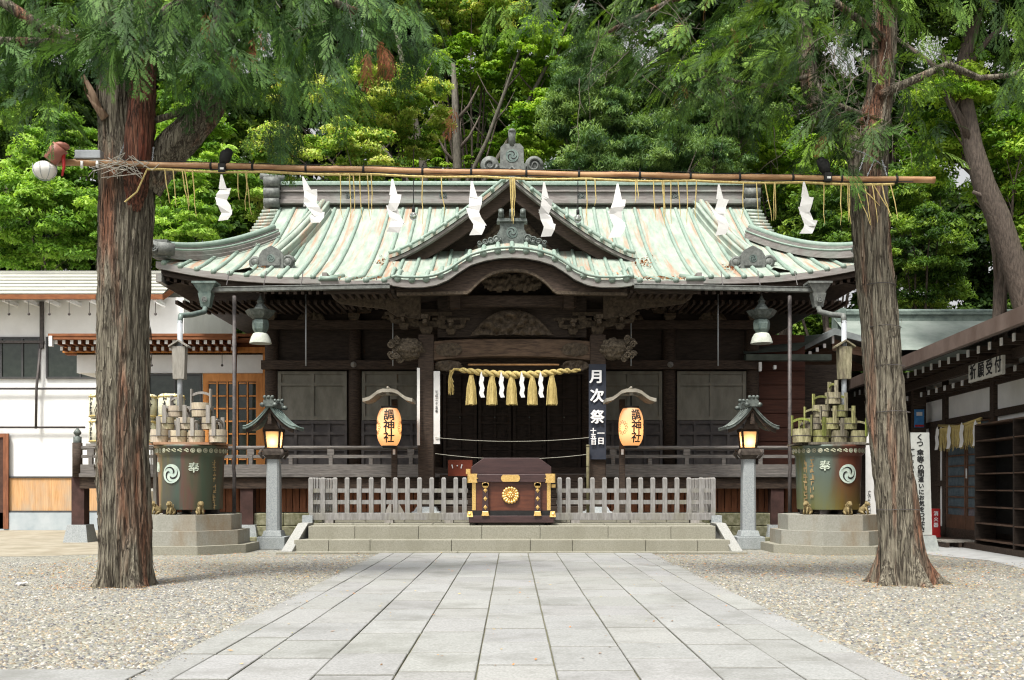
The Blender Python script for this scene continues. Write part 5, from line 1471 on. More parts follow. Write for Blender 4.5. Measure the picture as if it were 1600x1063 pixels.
# straw-wrapped sake casks on a rack behind the big trunk
rk_ = thing('cask_rack', 'wooden rack holding straw wrapped casks behind the big left trunk', 'rack', (X(214, 25.3), 25.3, 0))
zs = Z(694, 25.3)
mb = MB(); mb.box(X(143,25.3), X(292,25.3), 24.95, 25.65, zs-.07, zs); part('shelf', mb, HANDLE, rk_)
for px in (165, 200, 236):
    for D in (25.0, 25.6):
        mb = MB(); mb.box(X(px,25.3)-.04, X(px,25.3)+.04, D-.04, D+.04, 0, zs-.07); part('leg', mb, HANDLE, rk_)
def cask_proto():
    root = bpy.data.objects.new('sake_cask', None); COL.objects.link(root)
    b = MB(); b.lathe([(.27,0),(.315,.05),(.325,.3),(.315,.56),(.27,.62),(.001,.62)], 28, caps=False); b.lathe([(.001,0),(.27,0)], 20, caps=False)
    o = bpy.data.objects.new('straw_wrap', b.mesh('straw_wrap', [CASK])); COL.objects.link(o); o.parent = root
    b = MB()
    for z in (.06, .55): b.lathe([(.318,z-.02),(.335,z),(.318,z+.02)], 28, caps=False)
    for k in range(6):
        a = k*math.pi/3; b.tube([(.2*math.cos(a),.2*math.sin(a),.635),(.31*math.cos(a),.31*math.sin(a),.59),(.332*math.cos(a+.3),.332*math.sin(a+.3),.5)], .012, 5)
    o = bpy.data.objects.new('straw_cord', b.mesh('straw_cord', [STRAW])); COL.objects.link(o); o.parent = root
    b = MB()
    glyphs(b, 4, lambda x, y, h: ((.327+h)*math.sin(-.35+x/.325), -(.327+h)*math.cos(-.35+x/.325), .48+y), .11, .105, 11, .18)
    glyphs(b, 2, lambda x, y, h: ((.327+h)*math.sin(.35+x/.325), -(.327+h)*math.cos(.35+x/.325), .5+y), .10, .12, 12, .18)
    o = bpy.data.objects.new('brush_lettering', b.mesh('brush_lettering', [INK])); COL.objects.link(o); o.parent = root
    return root
c0_ = None
for r_ in range(2):
    for i, px in enumerate((160, 200.5, 225, 268)):
        if i == 2: D = 25.35
        else: D = 25.3
        if i == 1: continue
        o = c0_ if c0_ is None else None
        if c0_ is None: o = c0_ = cask_proto()
        else: o = copy_tree(c0_)
        o.location = (X(px, D), D, zs+.003+.635*r_); o.rotation_euler = (0,0,(-.2,0,.5,.15)[i])
        setp(o, '%s straw wrapped cask, %s the left trunk' % (('lower','upper')[r_], ('just left of','','just right of','farthest right of')[i]), 'cask', 'straw wrapped casks on the rack')

# ================================================================== office on the left
of = thing('office_building', 'white plastered annex with dark windows, honey coloured cladding and pale metal roof', 'building', (-18, 34, 0))
W0, W1, OD_ = -36.0, X(287, 34), 34.0
mb = MB(); mb.box(W0, W1, OD_, OD_+6, 1.75, 7.95); mb.add([(W1,OD_,7.95),(W1,OD_+6,7.95),(W1,OD_+3,9.2)], [(0,1,2)]); part('wall', mb, PLAST, of)
mb = MB(); mb.box(W0, X(230, 34), OD_-.06, OD_+.1, Z(800, 34), Z(747, 34)); part('cladding', mb, CLADW, of)
mb = MB(); mb.box(W0, X(235, 34), OD_-.1, OD_+.1, Z(747, 34)+.002, Z(744.5, 34)); mb.box(W0, X(235, 34), OD_-.1, OD_+.1, Z(801, 34), Z(798, 34)); part('cladding_trim', mb, FRAMED, of)
mb = MB(); mb.box(W0, X(235, 34), OD_-.14, OD_+.2, 0, Z(801, 34)-.002); part('plinth', mb, mat('blue_grey_plinth', (.32,.37,.40), (.43,.47,.49), ns=1.5), of)
ze, zr = Z(466, 33.1), Z(424, 34.6)
mb = MB(); xr = X(256, 33.1)
def rr_(u, v): return (W0 + u*(xr-W0), 33.0+v*1.9, ze+.12+v*(zr-ze-.1))
mb.grid(rr_, [0, 1], [0, 1]); mb.grid(lambda u, v: (W0+u*(xr-W0), 36.8-v*1.9, ze+.12+v*(zr-ze-.1)), [1, 0], [0, 1])
for k in range(7): 
    v = k/6.5; mb.tube([(W0, 33.0+v*1.9, ze+.13+v*(zr-ze-.1)), (xr, 33.0+v*1.9, ze+.13+v*(zr-ze-.1))], .035, 6)
part('roof', mb, SHINGLE, of)
mb = MB(); mb.box(W0, xr, 32.98, 33.1, ze-.05, ze+.12); mb.add([(xr,33.0,ze+.1),(xr+.35,34.9,zr),(xr+.35,34.9,zr-.25),(xr,33.0,ze-.1)], [(0,1,2,3)]); part('roof_edge', mb, SOFFIT, of); mb = MB(); mb.box(W0, xr+.3, 34.8, 35.05, zr-.05, zr+.06); part('ridge_cap', mb, SHINGLE, of)
for k in range(16):
    x = xr-.3-k*.72; mb = MB(); mb.box(x-.05, x+.05, 33.1, 34, ze-.12, ze+.0); part('rafter', mb, PLAST, of)
def window(x0, x1, z0, z1, D, parent, mull=(), m=FRAMED):
    mb = MB(); f = .06
    mb.box(x0, x1, D-.07, D, z1-f, z1); mb.box(x0, x1, D-.07, D, z0, z0+f)
    for x in [x0+f/2]+[x0+(x1-x0)*q for q in mull]+[x1-f/2]: mb.box(x-f/2, x+f/2, D-.07, D, z0+f, z1-f)
    w = part('window', mb, m, parent); g = MB(); g.box(x0+.01, x1-.01, D-.03, D-.02, z0+.01, z1-.01); sub('pane', g, GLASSD, w)
    return w
z0, z1 = Z(592, 34), Z(527, 34)
window(X(-70,34), X(63,34), z0, z1, OD_-.003, of, (.3,.55,.8)); window(X(73,34), X(152,34), z0, z1, OD_-.003, of, (.68,)); window(X(-260,34), X(-90,34), z0, z1, OD_-.003, of, (.5,))
mb = MB(); mb.box(X(64,34), X(69,34), OD_-.1, OD_-.003, Z(545,34), 7.8); mb.box(W0, X(70,34), OD_-.12, OD_-.003, Z(537,34), Z(533,34)); part('wall_post', mb, IRON, of)
mb = MB(); mb.tube([(X(63,33.8),33.8,Z(545,33.8)),(X(57,33.8),33.8,Z(607,33.8)),(X(56,33.8),33.8,Z(670,33.8))], .045, 8); 
for y in (607.5, 668): mb.tube([(W0,33.86,Z(y,33.86)),(X(150 if y < 650 else 133,33.86),33.86,Z(y,33.86))], .035, 8)
part('wall_pipe', mb, IRON, of)
mb = MB(); mb.box(X(-60,34), X(16,34), OD_-.14, OD_-.06, 0.05, Z(678,34)); dr = part('door', mb, mat('dark_brown_door', (.05,.025,.02), (.09,.045,.03), ns=4), of)
mb = MB(); mb.box(X(9,34), X(17,34), OD_-.18, OD_-.143, 0.05, Z(678,34)); mb.box(X(-60,34), X(9,34)-.002, OD_-.18, OD_-.143, Z(684,34), Z(678,34)); sub('door_frame', mb, REDW, dr)
for i, px in enumerate((14, 45, 77, 108, 140, 243)): 
    mb = MB(); D = 33.2; mb.tube([(X(px,D),D,Z(470,D)),(X(px,D),D,Z(490,D))], .01, 4); mb.ball((X(px,D),D,Z(491,D)), .05, 6, 5); part('eave_bell', mb, IRON, of)
# connecting wing with orange lattice door
wg = thing('connecting_wing', 'low wing with brown raftered canopy and orange lattice door beside the hall', 'building', (-10, 30.6, 0))
D = 30.6
mb = MB(); mb.box(X(120,D), X(413,D), D, D+3.3, Z(583,D), Z(552,D)); part('upper_wall', mb, PLAST, wg)
mb = MB(); mb.box(X(200,D), X(235,D), D, D+.1, FZ, Z(583,D)-.002); part('lower_wall', mb, PLAST, wg)
mb = MB(); mb.box(X(100,D), X(420,D), D-.1, D+.0, Z(552,D)+.002, Z(543,D)); mb.box(X(411.5,D), X(421,D), D-.08, D+.2, FZ, Z(543.5,D)); part('orange_beam', mb, ORANGEW, wg)
window(X(232,D), X(316,D), Z(690,D), Z(584,D), D+.0, wg, (.5,))
mb = MB(); x0, x1 = X(318,D), X(411,D); zt, zd = Z(584,D), FZ
mb.box(x0, x1, D-.06, D, zt-.25, zt-.002); mb.box(x0, x0+.12, D-.06, D, zd, zt-.25); mb.box(x1-.16, x1, D-.06, D, zd, zt-.25); mb.box(x0, x1, D-.05, D, zd-.12, zd)
lt = part('lattice_door', mb, ORANGEW, wg)
mb = MB(); n = 5; a, b = x0+.12, x1-.16
for i in range(n+1):
    x = a+(b-a)*i/n; w_ = .045 if i in (0, n) else .022; mb.box(x-w_, x+w_, D-.045, D-.005, zd, zt-.25)
for j in range(8):
    z = zd+.1+(zt-.3-zd-.1)*j/7
    for i in range(n): 
        xa = a+(b-a)*i/n; xb = a+(b-a)*(i+1)/n; mb.box(xa+.046, xb-.046, D-.04, D-.008, z-.022, z+.022)
sub('lattice', mb, ORANGEW, lt)
mb = MB(); mb.box(x0+.1, x1-.1, D+.005, D+.012, zd, zt-.2); sub('pane', mb, GLASSD, lt)
# canopy with two tiers of white-tipped rafters
cp = MB(); D0 = 29.6
z = Z(524, D0); cp.box(X(75,D0), X(412,D0), D0, D0+1.4, z-.02, z+.05); cp.box(X(75,D0), X(371,D0), D0+.02, D0+.1, z-.12, z-.02)
cp.box(X(78,D0), X(420,D0), D0+.15, D0+1.2, z-.1, z-.06); cp.box(X(78,D0), X(420,D0), D0+1.0, D0+1.2, z-.45, z-.1)
cn = part('canopy', cp, SOFFIT, wg)
for i in range(24):
    x = X(82,D0)+.05+i*.235
    if x > X(368, D0): break
    for (r0, w_, y0, z0_, z1_) in ((0, .04, D0+.13, z-.24, z-.13), (1, .035, D0+.5, z-.38, z-.28)):
        raf = MB(); raf.box(x-w_, x+w_, y0, D0+1.1, z0_, z1_); rr2 = part('canopy_rafter', raf, SOFFIT, wg)
        tips = MB(); tips.box(x-w_-.005, x+w_+.005, y0-.02, y0-.001, z0_-.005, z1_+.005); sub('white_tip', tips, PLAST, rr2)
mb = MB()
for px in (79, 365.5): mb.box(X(px,D0)-.05, X(px,D0)+.05, D0-.02, D0+.1, z-.33, z-.02)
sub('white_end_board', mb, PLAST, cn)
mb = MB(); mb.tube([(X(368,29.5),29.5,Z(545,29.5)),(X(364,29.5),29.5,FZ)], .05, 8); part('down_pipe', mb, SOFFIT, wg)
for px in (237, 275, 347):
    mb = MB(); mb.tube([(X(px,29.9),29.9,Z(552,29.9)),(X(px,29.9),29.9,Z(569,29.9))], .01, 4); mb.ball((X(px,29.9),29.9,Z(571,29.9)), .04, 6, 5); part('eave_bell', mb, IRON, wg)

# ================================================================== buildings on the right
# small side roof against the hall
sr = thing('side_passage', 'low dark roofed passage joining the hall on its right side', 'building', (9.2, 30, 0))
mb = MB(); D = 28.6; mb.add([(X(1162,D),D,Z(553,D)),(X(1245,D),D,Z(548,D)),(X(1245,D)+1.4,D+2,Z(505,D)),(X(1185,D),D+2,Z(520,D))], [(0,1,2,3)]); mb.box(X(1166,D), X(1300,D), D+.02, D+.3, Z(563,D), Z(553.5,D)); part('roof', mb, mat('dark_green_roof', (.05,.06,.05), (.09,.11,.09), ns=3), sr)
for xa_, xb_, ya_, yb_ in ((1186,1190,580,566),(1209,1213,577,571)): mb = MB(); mb.box(X(xa_,D), X(xb_,D), D-.02, D+.08, Z(ya_,D), Z(yb_,D)); part('white_tip', mb, PLAST, sr)
mb = MB(); mb.box(8.6, 9.9, 30.3, 30.4, 0, 5.2); part('wall', mb, DARKW, sr)
# gabled hall further back
gb = thing('rear_hall', 'low building with grey green roof and small timber gable behind the right tank', 'building', (13, 33, 0))
Dg = 35.0; zr = Z(489, Dg); xa, xb = X(1312, Dg), X(1640, Dg)
mb = MB()
mb.grid(lambda u, v: (xa-.2+u*(xb-xa), Dg-v*2.9, zr-.2-v*1.5-.25*v*(1-v)), [0, 1], [1, .75, .5, .25, 0]); mb.grid(lambda u, v: (xa+u*(xb-xa), Dg+v*2.9, zr-.2-v*1.5), [0, 1], [0, 1])
rf = part('roof', mb, mat('grey_green_sheet_roof', (.15,.18,.16), (.23,.26,.235), ns=1.5, bump=.1), gb)
mb = MB(); mb.box(xa, xb, Dg-.2, Dg+.2, zr-.45, zr-.1); mb.box(xa, xb, Dg-.26, Dg+.26, zr-.1, zr-.02); mb.tube([(xa-.1,Dg,zr+.04),(xb,Dg,zr+.04)], .09, 8)
mb.box(xa-.18, xa+.12, Dg-.32, Dg+.32, zr-.75, zr+.12); mb.tube([(xa-.05,Dg-.35,zr-.65),(xa-.05,Dg+.35,zr-.65)], .12, 10); sub('ridge_course', mb, mat('green_ridge_copper', (.10,.13,.12), (.20,.25,.22), ns=4), rf)
Dp = 30.6; ax_, az = X(1305, Dp), Z(514, Dp)
mb = MB(); lx, lz = X(1238, Dp), Z(549, Dp); rx, rz_ = X(1408, Dp), Z(543, Dp)
for (x1, z1) in ((lx, lz), (rx, rz_)):
    o = [(ax_, az+.02), (x1, z1+.02), (x1, z1-.14), (ax_, az-.18)]
    mb.prism(o, Dp, Dp+.12); mb.prism([(ax_, az+.04), (x1, z1+.04), (x1, z1-.0), (ax_, az-.02)], Dp+.12, Dp+4)
part('gable_roof_edge', mb, mat('grey_verge', (.13,.15,.15), (.20,.22,.22), ns=4), gb)
mb = MB(); mb.prism([(ax_+.0, az-.25), (rx-.1, rz_-.28), (rx-.1, rz_-.4),(ax_, az-.62)], Dp+.3, Dp+.38); mb.prism([(ax_, az-.2),(lx+.1, lz-.2),(lx+.15,lz-.5),(rx-.2, rz_-.5)], Dp+1.8, Dp+1.9); part('timber_gable', mb, mat('aged_gable_timber', (.09,.055,.035), (.17,.11,.075), ns=4, sc=(.5,1,4)), gb)
for i in range(5):
    tips = MB(); raf = MB()
    u = .12+i*.17; x = lx+(ax_-lx)*u; z = lz+(az-lz)*u-.3; raf.box(x-.04, x+.04, Dp+.22, Dp+1.8, z-.1, z); tips.box(x-.045, x+.045, Dp+.2, Dp+.219, z-.12, z+.01); q9 = part('gable_rafter', raf, DARKH, gb); sub('white_tip', tips, PLAST, q9)
mb = MB(); mb.box(ax_-.04, ax_+.03, Dp+.18, Dp+.3, az-.42, az-.2); part('white_end_board', mb, PLAST, gb)
mb = MB(); mb.box(lx+.15, lx+.3, Dp+.3, Dp+.45, 0, lz-.2); part('post', mb, REDW, gb)
mb = MB(); mb.box(lx+.3, 14.5, 34.2, 34.3, 0, 5.4); mb.box(lx+1.2, 14, 32.5, 32.6, 0, 5.0); part('wall', mb, WALLW, gb)
# reception building, turned a little towards the path
RM = Matrix.Translation((11.7, 26.0, 0)) @ Matrix.Rotation(math.radians(-4.9), 4, 'Z')
rb = thing('reception_building', 'dark timber and white plaster reception building with long eave and white rafter ends', 'building', (12.5, 24, 0))
def RMB(): m = MB(); m.T = RM; return m
U0, U1 = -14.0, 14.0
mb = RMB()
def sl(x0, x1, y0, y1, z0, z1, th):
    mb.add([(x0,y0,z0),(x1,y0,z1),(x1,y1,z1),(x0,y1,z0),(x0,y0,z0-th),(x1,y0,z1-th),(x1,y1,z1-th),(x0,y1,z0-th)], [(0,1,2,3),(4,7,6,5),(0,4,5,1),(1,5,6,2),(2,6,7,3),(3,7,4,0)])
sl(-1.5, 3.5, U0, U1, 4.86, 7.0, .06); sl(3.5, 8.5, U0, U1, 7.0, 4.86, .06); part('roof', mb, COPPERB, rb)
mb = RMB(); mb.box(-1.53, -1.40, U0, U1, 4.56, 4.88); part('fascia', mb, COPPERB, rb)
mb = RMB(); sl(-1.38, .2, U0, U1, 4.72, 5.2, .05); part('eave_soffit', mb, DARKW, rb)
raf = RMB(); raf.box(-1.1, .1, -.045, .045, 4.42, 4.56); UR = raf.mesh('upper_rafter', [DARKH], (11.7,26,0)); raf = RMB(); raf.box(-.5, .1, -.045, .045, 3.98, 4.1); LR = raf.mesh('lower_rafter', [DARKH], (11.7,26,0))
raf = RMB(); raf.box(-1.13, -1.101, -.05, .05, 4.41, 4.57); UT = raf.mesh('white_tip', [PLAST], (11.7,26,0)); raf = RMB(); raf.box(-.53, -.501, -.05, .05, 3.97, 4.1); LT = raf.mesh('white_tip', [PLAST], (11.7,26,0))
for k in range(10, 44):
    u = U0+.4+k*.62
    for nm_, me_, tp_, du in (('upper_rafter', UR, UT, 0), ('lower_rafter', LR, LT, .2)):
        if nm_ == 'lower_rafter' and u > 5.5: continue
        q9 = bpy.data.objects.new(nm_, me_); COL.objects.link(q9); q9.parent = rb; q9.location = RM @ Vector((0, u+du, 0)) - rb.location
        q8 = bpy.data.objects.new('white_tip', tp_); COL.objects.link(q8); q8.parent = q9
mb = RMB(); mb.box(-.7, -.55, U0, 6, 4.2, 4.41); mb.box(-.12, .08, U0, 3.2, 3.98, 4.2); part('eave_purlin', mb, DARKH, rb)
mb = RMB(); mb.box(0, .12, U0, 3.1, .25, 4.7); mb.box(0, 4, 2.98, 3.1, .25, 4.7); part('wall', mb, PLAST, rb)
POSTS = (3.1, .94, -2.35, -4.9, -7.4, -9.9, -12.4)
for u in POSTS:
    mb = RMB(); mb.box(-.1, .14, u-.12, u+.12, .1, 4.5); part('post', mb, DARKH, rb, bevel=.01)
mb = RMB()
for a, b in zip(POSTS[1:], POSTS): 
    for z in (3.15, 3.9): mb.box(-.07, .0, a+.12, b-.12, z, z+.16)
    mb.box(-.08, .0, a+.12, b-.12, .15, .4)
mb.box(-.07, 0, 1.06, 2.98, 1.5, 1.66); mb.box(-.05, 0, 1.5, 2.3, .4, 3.15)
part('wall_beam', mb, DARKH, rb)
mb = RMB(); mb.box(-.55, 2, U0, 3.0, 0, .14); part('entrance_step', mb, DARKH, rb)
for a, b in ((-.62, .80), (-2.22, -.66)):
    mb = RMB(); D_ = -.05; mb.box(D_-.03, D_+.02, a, a+.09, .4, 3.1); mb.box(D_-.03, D_+.02, b-.09, b, .4, 3.1); mb.box(D_-.03, D_+.02, a+.09, b-.09, .4, .75)
    for z in [.95+k*.27 for k in range(9)]: mb.box(D_-.025, D_+.0, a+.09, b-.09, z-.018, z+.018)
    d = part('sliding_door', mb, mat('door_brown_%d' % int(a*10), (.07,.035,.02), (.12,.06,.035), ns=4), rb); g = RMB(); g.box(D_-.005, D_+.004, a+.09, b-.09, .75, 3.1); sub('pane', g, mat('blue_grey_pane_%d' % int(a*10), (.07,.10,.12), (.11,.14,.16), rough=.15, bump=0, spec=.6), d)
mb = RMB(); mb.box(-.1, -.085, -.75, -.69, 1.7, 1.95); part('door_handle', mb, WHITEP, rb)
# straw rope above the entrance
es = thing('entrance_rope', 'straw fringe with small white papers over the reception entrance', 'sacred rope', tuple(RM @ Vector((-.3, -.8, 3.0))))
mb = RMB(); mb.tube([(-.28,.75,3.13),(-.28,-.7,3.02),(-.28,-2.2,3.12)], .04, 8); part('twisted_strand', mb, STRAW, es)
mb = RMB(); random.seed(12)
for i in range(150):
    u = .7-i*.0193; mb.tube([(-.28,u,3.05),(-.28+random.uniform(-.03,.03),u+random.uniform(-.02,.02),2.55+random.uniform(-.15,.1))], .007, 3)
part('straw_fringe', mb, STRAW, es)
for u in (.7, -.2, -1.1, -2.0):
    p = RM @ Vector((-.34, u, 3.1)); part('paper_streamer', zigzag(p, .62, .16, 3, rz_=-1.2, seed=3), WHITEP, es)
# shoe shelves
sh = thing('shoe_rack', 'tall dark open shoe rack against the reception wall', 'shelf', tuple(RM @ Vector((-.4, -4.5, .14))))
mb = RMB(); ua, ub = -6.9, -2.55
mb.box(-.08, -.05, ua, ub, .16, 2.95); part('back_board', mb, BLACKP, sh)
for u in (ua, (ua+ub)/2, ub): mb = RMB(); mb.box(-.55, -.08, u-.025, u+.025, .15, 2.95); part('side_panel', mb, WALLW, sh)
for k in range(8):
    z = .25+k*.385; mb = RMB(); mb.box(-.54, -.08, ua+.026, (ua+ub)/2-.026, z-.015, z+.015); mb.box(-.54, -.08, (ua+ub)/2+.026, ub-.026, z-.015, z+.015); part('shelf_board', mb, mat('shelf_edge_%d' % k, (.05,.03,.02), (.10,.06,.04), ns=4), sh)
def text_plane(mb, body, o, ex, ez, size, sx=1.0, bold=0.0, ext=.002):
    v, f = text_verts(body, size, bold, ext); ex = Vector(ex).normalized(); ez = Vector(ez).normalized(); n = ex.cross(ez)
    mb.add([Vector(o)+ex*x*sx+ez*y+n*z for x, y, z in v], f)
# hanging sign
rs = thing('hanging_signboard', 'white horizontal signboard with four brush characters under the reception eave', 'sign', tuple(RM @ Vector((-1.0, -4.4, 3.8))))
mb = RMB(); mb.box(-1.02, -.96, -5.35, -3.45, 3.85, 4.24); part('board', mb, mat('sign_white', (.36,.35,.31), (.46,.45,.40), ns=3, sc=(1,.4,3)), rs)
R3 = RM.to_3x3(); w = MB()
for i, ch in enumerate('祈願受付'):
    text_plane(w, ch, RM @ Vector((-1.024, -3.72-i*.47, 4.045)), R3 @ Vector((0,-1,0)), (0,0,1), .36, sx=1.0, bold=.008)
part('brush_lettering', w, INK, rs)
for ya_ in (-3.9, -5.0): mb = RMB(); mb.box(-.96, -.55, ya_, ya_+.1, 4.1, 4.42); part('bracket', mb, DARKH, rs)
# eave bells of the reception
for u in (.4, -.2, -.9, -1.6, -3.0, -3.7):
    pass
# standing notice boards
D = 22.9
sb = thing('notice_board', 'tall leaning white notice board with a column of black brush writing beside the right trunk', 'sign', (X(1446, D), D, 0))
mb = MB()
def nb(u, v): return (X(1423+u*29+v*4.5, D), D+.02, Z(676+v*160, D))
for off, fl in ((0, 1), (.04, 0)):
    g = [(nb(u, v)[0], D+off, nb(u, v)[2]) for u, v in ((0,1),(1,1),(1,0),(0,0))]; mb.add(g, [(0,1,2,3)] if fl else [(3,2,1,0)])
n0 = len(mb.v); mb.f += [(0,4,5,1),(1,5,6,2),(2,6,7,3),(3,7,4,0)]; mb.m += [0]*4; mb.sm += [False]*4
part('board', mb, mat('notice_white', (.36,.37,.35), (.45,.46,.43), ns=3), sb)
w = MB()
ys = [684, 694, 708, 719, 731, 740.5, 750, 760, 769.5, 778.5, 787.5, 796.5, 805, 813, 820.5, 828]
for ch, y in zip('くつ傘等の間違いにお気をつけ下さ', ys): text_on(w, ch, P(1437+(y-676)/160*4.5, y, D-.004), .165 if y < 745 else .13, bold=.005)
glyphs(w, 5, lambda x, y, h: (X(1425.5, D)+x, D-h, Z(704, D)+y), .09, .13, 13)
part('brush_lettering', w, INK, sb)
mb = MB(); mb.taper((X(1444,D+.05), D+.05), (.29,.17), (.22,.12), 0, Z(837, D)); part('stone_base', mb, mat('board_base', (.25,.27,.26), (.36,.38,.36), ns=8), sb)
D = 24.2
s2 = thing('notice_board', 'short white notice board with small writing hidden left of the right trunk', 'sign', (X(1362, D), D, 0))
mb = MB(); mb.box(X(1353,D), X(1372,D), D, D+.04, Z(806,D), Z(674,D)); part('board', mb, WHITEP, s2)
mb = MB(); mb.box(X(1361,D), X(1365,D), D+.041, D+.1, 0, Z(700,D)); part('post', mb, DARKH, s2)
w = MB()
glyphs(w, 8, lambda x, y, h: (X(1358, D)+x, D-h, Z(768, D)+y), .08, .075, 14)
part('ink_lettering', w, INK, s2)
D = 28.0
mb = MB(); mb.box(X(1429,D), X(1444,D), D, D+.03, Z(668,D), Z(640,D)); mb.mi = 1; mb.box(X(1432,D), X(1441,D), D-.006, D-.002, Z(650,D), Z(644,D)); mb.mi = 2; mb.box(X(1429,D)+.01, X(1444,D)-.01, D-.006, D-.002, Z(667,D), Z(664,D)); mb.mi = 0
single('blue_poster', mb, [mat('poster_blue', (.04,.16,.38), (.07,.24,.5), ns=9), WHITEP, RED], 'small blue poster on a dark post behind the right trunk', 'poster')
mb = MB(); mb.box(X(1428,D), X(1448,D), D+.04, D+.2, 0, 4.6); single('timber_post', mb, DARKH, 'dark timber post carrying the blue poster', 'post')
D = 26.5; ex = thing('fire_extinguisher', 'red fire extinguisher cabinet standing by the reception wall', 'fire extinguisher', (X(1462,D), D, .0))
mb = MB(); mb.box(X(1455,D), X(1470,D), D, D+.22, .1, Z(795,D)); part('cabinet', mb, RED, ex, bevel=.02)
w = MB()
for i, ch in enumerate('消火器'): text_on(w, ch, P(1462.5, 803+i*9, D-.004), .13, bold=.003)
part('white_lettering', w, WTEXT, ex)
pl = thing('timber_pallet', 'flat timber pallet on the pavement before the reception', 'pallet', (X(1510,24.6), 24.6, .01))
mb = MB(); a, b = X(1475, 24.3), X(1580, 24.3)
for k in range(7): mb.box(a, b, 24.2+k*.16, 24.2+k*.16+.12, .13, .16)
part('deck_boards', mb, HANDLE, pl)
for k in range(6): mb = MB(); x = a+.05+(b-a-.1)*k/5; mb.box(x-.04, x+.04, 24.2, 25.28, .012, .128); part('bearer', mb, DARKH, pl)
random.seed(77)

# ================================================================== pole across the approach
BD = 14.48
def pole(u): 
    px = 88+(1460-88)*u; return P(px, 254+28*u-2.5*math.sin(u*3.1)*-1, BD)
bp_ = thing('bamboo_pole', 'long brown bamboo pole lashed across between the two cypress trunks', 'pole', tuple(pole(.5)))
mb = MB(); pts = []; rr = []
for i in range(221):
    u = i/220; pts.append(pole(u)+Vector((0,0,.006*math.sin(u*40)))); f_ = (u*19) % 1
    rr.append((.050-.004*u)*(1+ (.12 if f_ < .05 else 0)))
mb.tube(pts, rr, 12); part('culm', mb, BAMBOO, bp_)
for px in (330, 395, 478, 568, 660, 736, 822, 904, 999, 1078, 1155, 1238, 1314, 1400):
    u = (px-88)/(1460-88); mb = MB(); c = pole(u); mb.tube([c-Vector((.012,0,0)), c+Vector((.018,0,0))], .058, 10); mb.tube([c+Vector((0,0,.05)), c+Vector((.01,-.02,.1))], .008, 5); part('cable_tie', mb, BLACKP, bp_)
mb = MB(); mb.tube([pole(u)+Vector((0,-.03,-.045+.01*math.sin(u*60))) for u in [i/120 for i in range(8, 118)]], .008, 5); mb.tube([pole(u)+Vector((0,-.02,.05+.008*math.sin(u*90))) for u in [i/120 for i in range(8, 110)]], .007, 5); part('cable', mb, BLACKP, bp_)
# chains and lashings to the trunks
for px, seq in ((200, ((193,225),(182,255),(208,258),(190,262))), (1350, ((1323,232),(1352,248),(1340,280)))):
    pass
for lab, segs in (('lashing chain holding the pole to the left trunk', (((207,195),(184,250)), ((230,228),(224,254)), ((240,230),(238,252)))), ('lashing chain holding the pole to the right trunk', (((1325,231),(1352,240),(1385,262)), ((1352,240),(1340,275)), ((1366,250),(1353,280)), ((1378,250),(1386,276))))):
    mb = MB()
    for s_ in segs:
        pp = [P(a, b, 14.6) for a, b in s_]
        for p0, p1 in zip(pp, pp[1:]):
            n = int((p1-p0).length/.035)+1
            for i in range(n):
                a = p0.lerp(p1, i/n); b = p0.lerp(p1, (i+.9)/n); d = Vector((0,.012,0)) if i % 2 else Vector((.012,0,0))
                mb.tube([a, (a+b)/2+d, b, (a+b)/2-d, a], .006, 4, caps=False)
    single('chain', mb, GREYP, lab, 'chain')
mb = MB(); random.seed(8)
for i in range(26):
    a = P(random.uniform(160,225), random.uniform(250,262), 14.4); mb.tube([a, a+Vector((random.uniform(-.3,.3), -.02, random.uniform(-.14,.12))), a+Vector((random.uniform(-.35,.35), .05, random.uniform(-.2,.06)))], .006, 4)
part('rope_lashing', mb, mat('grey_twine', (.3,.28,.24), (.45,.42,.36), ns=9), bp_)
mb = MB(); mb.tube([P(128,252,14.4), P(128,263,14.4)], .02, 6); mb.tube([P(152,252,14.4), P(152,262,14.4)], .02, 6); part('tape_wrap', mb, WHITEP, bp_)
# thin straw rope with dangling straws
sr_ = thing('straw_rope', 'thin straw rope with hanging straw strands strung along the bamboo pole', 'sacred rope', tuple(pole(.5)+Vector((0,-.06,-.08))))
mb = MB(); pts = [pole(u)+Vector((0,-.055,-.075-.02*abs(math.sin(u*26)))) for u in [ (232-88)/1372 + (1395-232)/1372*i/160 for i in range(161)]]; mb.tube(pts, [.016+.003*(i % 2) for i in range(161)], 6); mb.tube([pts[0], P(214,300,14.4), P(195,316,14.4)], .012, 5); part('rope_core', mb, STRAW, sr_)
random.seed(21)
for (px, ye, dx) in ((260,318,5),(273,322,2),(287,328,8),(291,322,5),(303,338,4),(374,313,0),(388,330,-4),(385,336,8),(533,340,2),(547,345,0),(553,330,1),(563,346,4),(575,344,4),(581,336,0),(661,350,-1),(690,338,4),(797,346,3),(800,350,2),(802,346,1),(804,338,0),(915,352,3),(929,322,0),(992,318,0),(994,312,3),(1020,345,5),(1033,352,6),(1036,346,1),(1047,350,2),(1058,340,6),(1072,352,1),(1087,346,1),(1160,342,-2),(1180,343,5),(1193,345,13),(1208,345,1),(1209,343,3),(1285,350,4),(1312,352,1),(1322,346,4),(1324,350,6),(1333,352,27),(1348,352,13),(1360,348,11),(1361,340,32),(1375,335,13),(1335,322,40),(1388,342,15)):
    u = (px-88)/1372; a = pole(u)+Vector((0,-.07,-.08)); b = P(px+dx, ye, 14.38); m_ = a.lerp(b, .5)+Vector((random.uniform(-.012,.012), 0, 0))
    mb = MB(); m2_ = m_.lerp(b, .5)+Vector((random.uniform(-.02,.02), 0, 0)); mb.tube([a, m_, m2_, b], [.009,.0075,.006,.003], 5); part('straw_strand', mb, STRAW, sr_)
